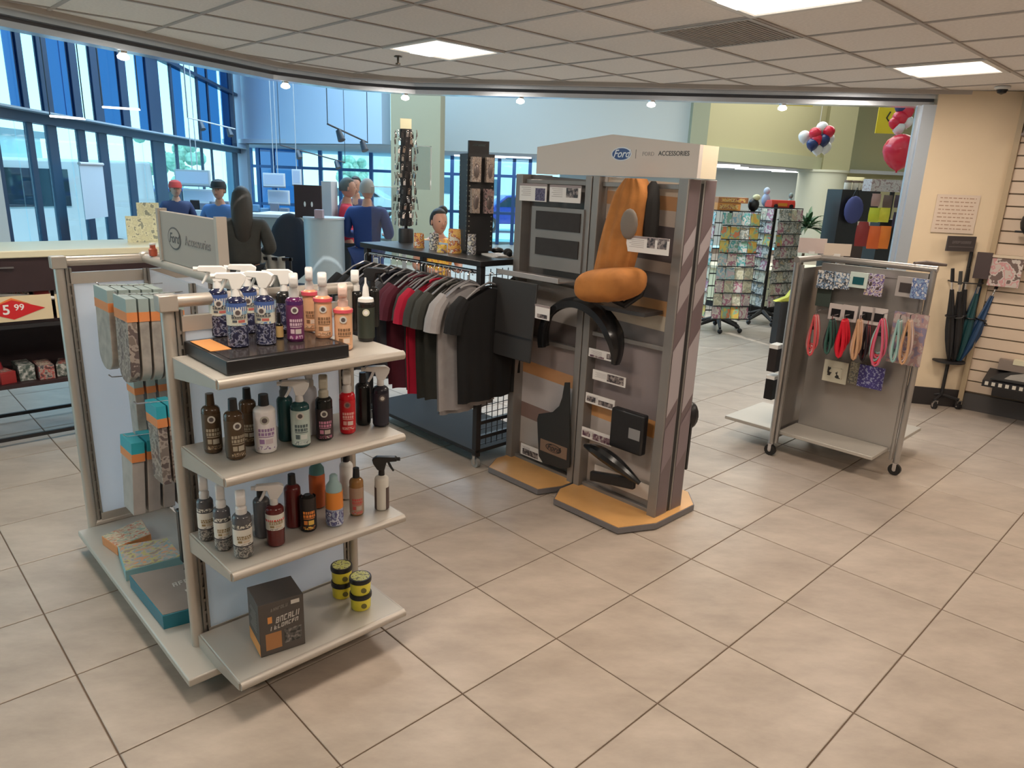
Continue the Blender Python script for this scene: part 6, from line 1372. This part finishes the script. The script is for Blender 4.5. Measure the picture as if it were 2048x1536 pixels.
MB().cyl((-w_-.1,0,h_),(w_+.1,0,h_),.01).build('rod',WHITEP,o); MB().cyl((0,0,h_),(0,0,6-b.z),.003,n=4).build('string',WHITEP,o)
a=at(1562,200,9.5); b=at(1625,213,9.5)
o=thing('yellow_banner','yellow hanging banner just showing under the header left of the cluster','banner',((a.x+b.x)/2,9.5,b.z)); w_=(b.x-a.x)/2
MB().box((-w_,-.006,0),(w_,.006,.5)).build('cloth',YLW,o); MB().box((-.02,-.0075,.02),(.07,-.006,.05)).build('black_mark',BLACKP,o); MB().cyl((0,0,.5),(0,0,6-b.z),.003,n=4).build('string',WHITEP,o)
# ================================================================ SHOWROOM FURNITURE
def faced(name,label,cat,u0,v0,u1,v1,Y,th,mt,to_floor=False,rz=0.,group=None):
    a=at(u0,v0,Y); b=at(u1,v1,Y); w2=(b.x-a.x)/2; z0=0 if to_floor else b.z
    o=thing(name,label,cat,((a.x+b.x)/2,Y,z0),rz,group); MB().box((-w2,0,0),(w2,th,a.z-z0)).build('body',mt,o,bevel=.004); return o,w2,a.z-z0
GWH=mat('office_white',(.62,.66,.72),.5); GLT=mat('office_light_grey',(.42,.46,.50),.5)
# acrylic screen on the rack side
a=at(742,372,7.4); b=at(862,520,7.4); 
for lb_,u0,v0,u1,v1,Y in (('clear acrylic screen standing behind the key ring spinner',742,372,800,518,7.5),('clear acrylic screen with pale edge before the olive pillar',800,290,862,380,7.6)):
    a=at(u0,v0,Y); b=at(u1,v1,Y); o=thing('acrylic_screen',lb_,'screen',(a.x,Y,0)); MB().box((0,0,b.z),(b.x-a.x,.01,a.z)).build('sheet',ACRY,o)
    MB().box((b.x-a.x-.008,-.004,b.z),(b.x-a.x,.014,a.z)).build('edge',WHITEP,o); MB().box((0,-.004,a.z-.006),(b.x-a.x,.014,a.z)).build('edge',WHITEP,o)
    MB().box((.02,-.02,0),(.06,.03,b.z)).build('support',GLT,o); MB().box((-.1,-.15,0),(.2,.15,.015)).build('foot',GLT,o)
# curved white reception pod
p=at(636,450,8.0)
o=thing('white_podium','curved pale blue-white podium in the middle of the showroom','podium',(p.x,8.25,0))
r_=(at(676,450,8.0).x-at(597,450,8.0).x)/2; zt=at(640,440,8.0).z
MB().lathe([(r_*.93,0),(r_*.93,.08),(r_,.1),(r_*1.02,zt-.04),(r_*1.02,zt)],n=32).build('drum',mat('pale_blue_white',(.50,.60,.66),.35),o); MB().lathe([(r_*1.06,zt),(r_*1.06,zt+.02)],n=32).build('top',GWH,o)
o,w2,h_=faced('white_kiosk','tall white kiosk panel right behind the dark poster','kiosk',642,362,664,440,8.7,.3,GWH,True)
o,w2,h_=faced('dark_poster','dark maroon-brown poster board with two small white marks','poster',587,369,644,437,8.3,.03,mat('dark_maroon_board',(.035,.018,.022),.4))
for x in (-.035,.045): MB().ell((x,-.002,h_*.42),(.012,.004,.03),8,6).build('white_mark',WHITEP,o)
MB().cyl((0,.04,-o.location.z),(0,.04,h_*.5),.015).build('stand_pole',BLACKM,o)
o,w2,h_=faced('pink_box','small pinkish box on the white podium before the dark poster','box',628,420,645,438,7.95,.08,mat('pinkish_box',(.45,.35,.42),.5))
o.location.z=zt+.02
# desks and panels behind people
o,w2,h_=faced('office_desk','grey office desk with pale top in the middle of the showroom','desk',505,433,590,520,10.3,.8,mat('grey_green_desk',(.34,.37,.36),.5),True); MB().box((-w2-.05,-.05,h_),(w2+.05,.85,h_+.04)).build('top',GWH,o)
for k,(u0,v0,u1,v1) in enumerate(((348,338,420,372),(358,377,424,408),(515,345,560,374),(520,380,565,410),(565,337,585,370))):
    o,w2,h_=faced('hanging_monitor','pale rectangular board hanging in the showroom, '+('upper left','lower left','upper middle','lower middle','narrow right')[k]+' of five','monitor',u0,v0,u1,v1,12.2,.06,GWH if k else GLT,False,0,'pale boards in the showroom'); o.location.y+=k*.12
    MB().box((-w2+.02,-.003,.03),(w2-.02,0,h_-.03)).build('face',mat('screen_back_blue',(.45,.52,.66),.4),o); MB().cyl((0,.03,h_),(0,.03,6-o.location.z),.008,n=6).build('drop_rod',GLT,o); MB().box((-w2,-.004,-.02),(w2,.064,0)).build('lower_edge',mat('slate_edge',(.15,.17,.22),.4),o)
rnd=random.Random(4)
o,w2,h_=faced('service_counter','long pale showroom counter behind the seated people','counter',330,418,600,520,11.6,.6,GWH,True)
for k in range(12):
    u=345+k*20; q=at(u,415,11.7); oo=thing('desk_item','small dark desk item on the long showroom counter, %s from the left'%ORD2[k],'desk item',(q.x,11.8,h_),rnd.random(),'desk items on the showroom counter')
    MB().box((-.07,-.05,0),(.07,.05,rnd.uniform(.05,.16))).build('case',rnd.choice((BLACKP,GLT,mat('slate_edge',(.15,.17,.22),.4),mat('steel_blue',(.12,.25,.4),.4))),oo,bevel=.01); MB().cyl((0,0,0),(0,0,.01),.08).build('foot',BLACKP,oo)
# dark office chair beside podium
q=at(582,480,8.2)
o=thing('office_chair','dark navy high-back office chair left of the white podium','chair',(q.x-.1,8.5,0),.3)
CHN=mat('dark_navy_fabric',(.018,.022,.035),.7)
MB().ell((0,0,.95),(.24,.07,.40),16,10).build('backrest',CHN,o); MB().ell((0,-.25,.5),(.26,.26,.06),16,8).build('seat',CHN,o); MB().cyl((0,-.25,.1),(0,-.25,.48),.03).build('column',BLACKP,o)
for k in range(5): a=k*2*PI/5; MB().tube([(0,-.25,.1),(.28*math.cos(a),-.25+.28*math.sin(a),.05)],.018,6).build('leg',BLACKP,o)
# hanging track lights in the showroom
for k,(u0,v0,u1,v1,Y,lb_) in enumerate(((655,248,735,285,9.5,'dark track light hanging before the blue bulkhead wall'),(560,290,690,325,12.5,'dark track light hanging low before the back windows'),(100,232,170,238,8.0,'white-lit pendant bar hanging before the tall left windows'),(205,214,280,219,8.4,'white-lit pendant bar hanging higher before the tall left windows'),(375,235,470,258,12.,'thin white track light near the window corner'))):
    a=at(u0,v0,Y); b=at(u1,v1,Y+ (1.0 if k in(0,1,4) else 0)); lit=k in(2,3)
    o=thing('track_light',lb_,'light',a,0); d=b-a
    MB().tube([(0,0,0),d],.012,6).build('track',STRIP if lit else mat('dark_track',(.04,.05,.07),.4) if k<4 else GWH,o)
    MB().cyl((0,0,0),(0,0,6-a.z),.006,n=6).build('drop_wire',mat('dark_track',(.04,.05,.07),.4),o); MB().cyl(d,(d.x,d.y,6-a.z),.006,n=6).build('drop_wire',mat('dark_track',(.04,.05,.07),.4),o)
    if not lit:
        for t in (.25,.85): c=d*t; MB().cyl(c+Vector((0,0,-.02)),c+Vector((.05,-.04,-.14)),.035,.05).build('spot_head',mat('dark_track',(.04,.05,.07),.4),o)
# hanging white blind panels at the lower windows
for u0,v0,u1,v1,lb_ in ((112,325,175,432,'pale blue-white blind panel at the tall left windows'),):
    a=wpt(u0,v0); b=wpt(u1,v1); L_=(Vector((b.x,b.y))-Vector((a.x,a.y))).length
    o=thing('window_blind',lb_,'blind',(a.x+wn_.x*.25,a.y+wn_.y*.25,b.z),rz); MB().box((0,0,0),(L_,.01,a.z-b.z)).build('panel',mat('pale_blind',(.55,.68,.80),.6),o); MB().cyl((0,0,a.z-b.z),(L_,0,a.z-b.z),.02).build('roller',GWH,o)
# navy sofa by the windows
a=wpt(150,450); o=thing('lounge_sofa','low dark blue sofa by the tall windows','sofa',(a.x+wn_.x*.8,a.y+wn_.y*.8,0),rz)
SF=mat('dark_blue_leather',(.02,.05,.10),.4)
MB().box((-.9,0,.1),(.9,.8,.42)).build('seat',SF,o,bevel=.04); MB().box((-.9,.0,.4),(.9,.2,.85)).build('backrest',SF,o,bevel=.04)
for x in(-.95,.8): MB().box((x,0,.1),(x+.15,.8,.6)).build('arm',SF,o,bevel=.03)
# ================================================================ OUTSIDE
def car(label,P,rz_,paint,van=False):
    o=thing('car',label,'car',P,rz_)
    pr_=[(-2.2,.35),(-2.25,.75),(-2.1,.95),(-1.3,1.02),(-.7,1.5),(.9,1.55),(1.7,1.05),(2.2,.95),(2.25,.4)] if not van else [(-2.6,.4),(-2.65,1.0),(-2.2,1.2),(-1.7,2.1),(2.4,2.15),(2.5,.4)]
    MB().yprism(pr_,-.85,.85).build('body',paint,o,bevel=.05)
    MB().yprism([(-1.15,1.05),(-.65,1.43),(.85,1.47),(1.45,1.08)] if not van else [(-2.0,1.3),(-1.6,1.95),(.5,1.95),(.5,1.3)],-.87,.87).build('windows',mat('dark_car_glass',(.02,.04,.06),.1),o)
    for x in(-1.4,1.4):
        for y in(-.8,.8): w_=MB().cyl((x,y-.1,.33),(x,y+.1,.33),.33,n=24).build('wheel',RUBBER,o); MB().cyl((x,y-.11,.33),(x,y+.11,.33),.2,n=16).build('rim',CHROME,w_)
    return o
GZ=-.25
def outp(u,d):   # a point d metres beyond the window wall in the direction of photo column u
    h=ray(u,380); h=Vector((h.x,h.y,0)); a=wpt(u,300); a=Vector((a.x,a.y,0)); return a+h.normalized()*d+Vector((0,0,GZ))
car('white van parked outside the tall left windows',outp(15,7),1.2,mat('white_car_paint',(.78,.78,.78),.25),True)
car('silver car parked outside behind the window mullions',outp(215,12),1.1,mat('silver_car_paint',(.5,.55,.6),.25,.5))
car('blue car parked outside near the window corner',outp(275,9),1.0,mat('blue_car_paint',(.03,.06,.35),.25))
p=at(1040,380,30); car('blue car parked outside behind the back windows right of the pegboard spinner',(p.x,31,GZ),.2,mat('blue_car_paint',(.03,.06,.35),.25))
p=at(700,380,36); car('white car parked far outside the back windows',(p.x,37,GZ),0.,mat('white_car_paint',(.78,.78,.78),.25))
for lb_,P,s in (('pale low building across the lot seen through the left windows',(-30,30,GZ),(14,6,3.2)),('pale low building far behind the back windows',(-2,62,GZ),(26,6,4.)),):
    o=thing('building',lb_,'building',P,.1); MB().box((-s[0]/2,0,0),(s[0]/2,s[1],s[2])).build('wall',mat('pale_building',(.62,.66,.68),.8),o); MB().box((-s[0]/2-.2,-.2,s[2]),(s[0]/2+.2,s[1]+.2,s[2]+.3)).build('roof',mat('grey_roof',(.3,.32,.36),.8),o)
    for k in range(6): MB().box((-s[0]/2+1+k*s[0]/7,-.05,.9),(-s[0]/2+2+k*s[0]/7,0,2.2)).build('window',mat('building_glass',(.08,.14,.2),.1),o)
rnd=random.Random(2)
for k in range(6):
    P=[(-17,16),(-20,24),(-14,30),(-24,19),(-9,40),(6,44)][k]; o=thing('street_tree','small green street tree outside the windows, %s from the left'%ORD2[k],'tree',(P[0],P[1],GZ),0,'trees outside')
    MB().cyl((0,0,0),(0,0,1.6),.09,.06).build('trunk',mat('bark',(.14,.10,.07),.9),o); m=MB()
    for j in range(26): c=(rnd.gauss(0,.45),rnd.gauss(0,.45),2.2+rnd.gauss(0,.35)); m.ell(c,.28,7,5)
    m.build('crown',mat('hazy_foliage',(.30,.48,.36),.8,0,.3,5),o,smooth=0)['kind']='stuff'
# ================================================================ PEOPLE
SKIN=mat('skin',(.52,.27,.19),.5); HAIRD=mat('dark_hair',(.02,.018,.016),.6); HAIRG=mat('grey_hair',(.35,.33,.31),.7)
def skin_mesh(verts,edges,radii,root=0,sub=2):
    me=bpy.data.meshes.new('tmp'); me.from_pydata(verts,edges,[]); o=bpy.data.objects.new('tmp',me); COL.objects.link(o)
    s=o.modifiers.new('skin','SKIN'); s.use_smooth_shade=True; s.branch_smoothing=.5
    for i,r in enumerate(radii):
        v=me.skin_vertices[0].data[i]; v.radius=(r,r) if not isinstance(r,tuple) else r; v.use_root=(i==root)
    o.modifiers.new('sub','SUBSURF').levels=sub
    dg=bpy.context.evaluated_depsgraph_get(); dg.update(); r_=bpy.data.meshes.new_from_object(o.evaluated_get(dg)); bpy.data.objects.remove(o)
    return r_
def link(me,name,mt,par,rot=None,loc=None):
    me.materials.clear(); me.materials.append(mt); o=bpy.data.objects.new(name,me); COL.objects.link(o); o.parent=par
    if loc: o.location=loc
    return o
def person(label,P,rz_,J,top,bottom,hair,hairk='short',head_t=(0,0,0),skirt=False,scale=1.,sleeve='long',jacket=1.0):
    """J: joint positions (local, person faces -y). keys: pelvis chest neck head sh_l el_l ha_l sh_r.. hip_l kn_l an_l to_l .."""
    o=thing('person',label,'person',P,rz_)
    V=[];E=[];R=[];ix={}
    def add(k,p,r,par=None):
        ix[k]=len(V); V.append(tuple(p)); R.append(r)
        if par: E.append((ix[par],ix[k]))
    G=lambda k:Vector(J[k])
    add('pelvis',G('pelvis'),(.15,.11)); add('waist',(G('pelvis')+G('chest'))/2,(.135,.10),'pelvis'); add('chest',G('chest'),(.16,.115),'waist'); add('neck',G('neck'),.055,'chest')
    add('skull0',G('head')-Vector((0,0,.09)),.058,'neck')
    for s in 'lr':
        add('sh_'+s,G('sh_'+s),.062,'chest'); add('el_'+s,G('el_'+s),.042,'sh_'+s); add('wr_'+s,G('ha_'+s)+(G('el_'+s)-G('ha_'+s)).normalized()*.09,.026,'el_'+s); 
        add('pl_'+s,G('ha_'+s),(.034,.018),'wr_'+s)
        add('hip_'+s,G('hip_'+s),.095,'pelvis'); add('kn_'+s,G('kn_'+s),.058,'hip_'+s); add('an_'+s,G('an_'+s),.036,'kn_'+s); add('to_'+s,G('an_'+s)+Vector((0,-.15,-.05)),.032,'an_'+s)
    body=link(skin_mesh(V,E,R),'body',SKIN,o)
    # head
    hc=G('head'); m=MB(); nn=20; 
    def hp(s,t):
        a=2*PI*s; b=-PI/2+PI*t; x=math.cos(b)*math.cos(a); y=math.cos(b)*math.sin(a); z=math.sin(b)
        X=x*.074*(1-.16*max(0,-z)); Yy=y*.092; Z=z*.115
        if z<0 : Yy-=.012*(-z)
        if y<-.8 and -.25<z<.1: Yy-=.018*(1-abs(z+.1)/.2)*(max(0,-y-.8)/.2)*(1 if abs(x)<.28 else 0)
        return (hc.x+X,hc.y+Yy,hc.z+Z)
    m.grid(hp,24,18); hd=m.build('head',SKIN,o,smooth=80)
    for s in(-1,1):
        MB().ell((hc.x+s*.027,hc.y-.082,hc.z+.005),(.011,.007,.007),8,6).build('eye',mat('eye_dark',(.06,.05,.05),.3),hd); MB().ell((hc.x+s*.075,hc.y+.005,hc.z-.005),(.010,.02,.03),8,6).build('ear',SKIN,hd)
    MB().ell((hc.x,hc.y-.088,hc.z-.055),(.022,.006,.005),8,5).build('mouth',mat('lip',(.35,.12,.10),.5),hd)
    MB().ell((hc.x,hc.y-.096,hc.z-.02),(.011,.014,.018),8,6).build('nose',SKIN,hd)
    hz_=MB()
    def hr(s,t):
        a=2*PI*s; b=-.35+(PI/2+.35)*t; x=math.cos(b)*math.cos(a); y=math.cos(b)*math.sin(a); z=math.sin(b)
        k=1.12; zz=z*.122
        if y<-.2 and t<.55: k=.93
        return (hc.x+x*.078*k,hc.y+.006+y*.094*k,hc.z+.006+zz)
    hz_.grid(hr,24,12); hb=hz_.build('hair',hair,o,smooth=80)
    if hairk=='long':
        hz_=MB(); hz_.tube([(hc.x,hc.y+.03,hc.z+.05),(hc.x,hc.y+.075,hc.z-.05),(hc.x,hc.y+.11,hc.z-.20),(hc.x,hc.y+.12,hc.z-.34),(hc.x,hc.y+.11,hc.z-.45)],[.085,.10,.095,.08,.03],14); hz_.build('long_hair',hair,hb)
    if hairk=='bun': MB().ell((hc.x+.06,hc.y+.06,hc.z+.10),(.05,.05,.05)).build('bun',hair,hb)
    if hairk in('cap','redcap'):
        cm=mat('dark_cap',(.03,.03,.035),.7) if hairk=='cap' else mat('red_cap',(.5,.05,.04),.7)
        MB().lathe([(.093,-.01),(.094,.03),(.08,.075),(.04,.10),(.002,.105)],(hc.x,hc.y+.005,hc.z+.03),20).build('cap_crown',cm,hb); MB().prism([(hc.x+.075*math.cos(a),hc.y-.06+.11*math.sin(a)) for a in [PI+PI*k/10 for k in range(11)]],hc.z+.025,hc.z+.033).build('cap_brim',cm,hb)
    # clothes grown from the same skeleton, a little fuller
    V2=[];E2_=[];R2=[];
    def a2(p,r,par=None):
        V2.append(tuple(p)); R2.append(r); 
        if par is not None: E2_.append((par,len(V2)-1))
        return len(V2)-1
    j=jacket
    pv=a2(G('pelvis')-Vector((0,0,.02)),(.175*j,.135*j)); ws=a2((G('pelvis')+G('chest'))/2,(.16*j,.125*j),pv); ch=a2(G('chest'),(.18*j,.135*j),ws); nk=a2(G('chest')*.18+G('neck')*.82,.080,ch)
    for s in 'lr':
        h_=a2(G('sh_'+s),.078*j,ch); 
        if sleeve=='long': e_=a2(G('el_'+s),.058*j,h_); a2(G('ha_'+s)+(G('el_'+s)-G('ha_'+s)).normalized()*.10,.042*j,e_)
        else: a2(G('sh_'+s)*.4+G('el_'+s)*.6,.06,h_)
    link(skin_mesh(V2,E2_,R2),'top_garment',top,o)
    V2=[];E2_=[];R2=[]
    pv=a2(G('pelvis'),(.165,.125))
    for s in 'lr': h_=a2(G('hip_'+s),.11,pv); k_=a2(G('kn_'+s),.078,h_); a2(G('an_'+s)+Vector((0,0,.03)),.06,k_)
    link(skin_mesh(V2,E2_,R2),'trousers',bottom,o)
    for s in 'lr':
        a=G('an_'+s); MB().ell((a.x,a.y-.06,a.z-.035),(.048,.135,.045),12,8).build('shoe',BLACKP,o)
        # hand: four fingers and a thumb, gently curled, rooted in the palm
        pm=G('ha_'+s); d=(pm-G('el_'+s)).normalized(); sd_=Vector((1,0,0)) if abs(d.x)<.8 else Vector((0,1,0)); sd_=(sd_-d*sd_.dot(d)).normalized(); nn_=d.cross(sd_)
        if nn_.y>0: nn_=-nn_
        HV=[tuple(pm-d*.05),tuple(pm)];HE=[(0,1)];HR=[.024,(.030,.014)]
        for f,(off,l) in enumerate(((-.030,.070),(-.010,.080),(.010,.075),(.029,.058))):
            b_=pm+d*.035+sd_*off; i0=len(HV); HV+=[tuple(b_),tuple(b_+d*l*.5+nn_*.008),tuple(b_+d*l*.85+nn_*.028)]; HE+=[(1,i0),(i0,i0+1),(i0+1,i0+2)]; HR+=[.010,.009,.007]
        i0=len(HV); t0=pm-d*.01+sd_*(-.03); HV+=[tuple(t0),tuple(t0-sd_*.025+d*.03+nn_*.01),tuple(t0-sd_*.03+d*.055+nn_*.02)]; HE+=[(1,i0),(i0,i0+1),(i0+1,i0+2)]; HR+=[.013,.010,.008]
        link(skin_mesh(HV,HE,HR,1,1),'hand',SKIN,o)
    return o
def stand(h=1.76,arm='down',lean=0.):
    k=h/1.76
    J=dict(pelvis=(0,0,.95),chest=(0,-.02-lean,1.30),neck=(0,-.02-lean*1.3,1.50),head=(0,-.04-lean*1.5,1.645),sh_l=(-.19,-.01-lean,1.41),sh_r=(.19,-.01-lean,1.41),el_l=(-.25,.04,1.13),el_r=(.25,.04,1.13),ha_l=(-.25,-.06,.88),ha_r=(.25,-.06,.88),hip_l=(-.10,0,.90),hip_r=(.10,0,.90),kn_l=(-.11,-.02,.50),kn_r=(.11,-.02,.50),an_l=(-.12,.03,.09),an_r=(.12,.03,.09))
    if arm=='bent': J.update(el_l=(-.27,0,1.14),el_r=(.27,0,1.14),ha_l=(-.14,-.28,1.12),ha_r=(.14,-.28,1.12))
    return {a:tuple(x*k for x in b) for a,b in J.items()}
def seated(h=1.7,arm='desk'):
    k=h/1.76
    J=dict(pelvis=(0,0,.55),chest=(0,-.06,.90),neck=(0,-.09,1.10),head=(0,-.12,1.245),sh_l=(-.19,-.06,1.01),sh_r=(.19,-.06,1.01),el_l=(-.26,-.12,.78),el_r=(.26,-.12,.78),ha_l=(-.15,-.38,.80),ha_r=(.15,-.38,.80),hip_l=(-.10,-.05,.52),hip_r=(.10,-.05,.52),kn_l=(-.13,-.46,.50),kn_r=(.13,-.46,.50),an_l=(-.13,-.44,.09),an_r=(.13,-.44,.09))
    return {a:tuple(x*k for x in b) for a,b in J.items()}
def ground(u,Y): p=at(u,400,Y); return (p.x,Y,0)
person('standing person in dark olive hooded jacket with long dark hair, back to the viewer',ground(482,6.9),PI+.3,stand(1.64,'bent',.05),mat('dark_olive_jacket',(.045,.042,.036),.85,0,.1,12),mat('black_trousers',(.015,.015,.017),.8),mat('dark_brown_hair',(.035,.028,.022),.6),'long',jacket=1.08)
person('standing grey-haired person in navy blue long-sleeved shirt seen from behind',ground(733,8.4),PI-.1,stand(1.76,'bent'),mat('navy_shirt',(.015,.045,.19),.75),mat('blue_jeans',(.03,.06,.20),.8),HAIRG,jacket=1.08)
person('standing person in red top left of the navy-shirted person',ground(690,9.0),PI*.55,stand(1.76,'bent'),mat('red_top',(.55,.02,.05),.75),mat('dark_trousers_green',(.04,.045,.045),.8),mat('dark_grey_hair',(.09,.11,.11),.7))
person('person standing behind the pair, only a dark head and shoulders showing',ground(713,10.6),0,stand(1.78),mat('grey_violet_top',(.10,.08,.16),.7),mat('dark_trousers_green',(.04,.045,.045),.8),HAIRD)
o=person('person in dark cap and blue top facing the viewer at the showroom desk',ground(441,9.3),0,stand(1.66,'bent'),mat('mid_blue_top',(.08,.18,.42),.7),mat('black_trousers',(.015,.015,.017),.8),HAIRD,'cap')
o=person('seated person in red cap at the far left of the showroom counter',ground(352,11.0),.6,stand(1.6,'bent'),mat('dark_navy_top',(.02,.03,.09),.7),mat('black_trousers',(.015,.015,.017),.8),HAIRD,'redcap')
o=person('child-sized person in yellow patterned top with dark bun beyond the rack top',ground(876,7.0),.5,stand(1.50,'bent'),blotch('yellow_pattern_top',((.80,.45,.05),(.85,.60,.12),(.75,.30,.05),(.5,.3,.2)),12),mat('grey_trousers2',(.2,.2,.25),.8),HAIRD,'bun',sleeve='short',jacket=.92)
# grey garment over the desk edge between people
q=at(535,510,7.3); o=thing('grey_cloth','pale grey cloth draped over a low rail behind the sprayer bottles','cloth',(q.x,7.3,0)); m=MB()
m.grid(lambda s,t:((s-.5)*.34*(1-.3*t)+.06*t,.02*math.sin(s*20)-.03*t,q.z+.08+.02*math.sin(s*7)-t*.4-.10*s),16,8); m.build('drape',mat('pale_grey_cloth',(.34,.34,.31),.9),o,solid=.006,smooth=70); MB().box((-.25,-.01,q.z-.05),(.25,.02,q.z-.02)).build('rail',BLACKM,o)
for x in(-.24,.22): MB().box((x,-.01,0),(x+.02,.02,q.z-.02)).build('leg',BLACKM,o)
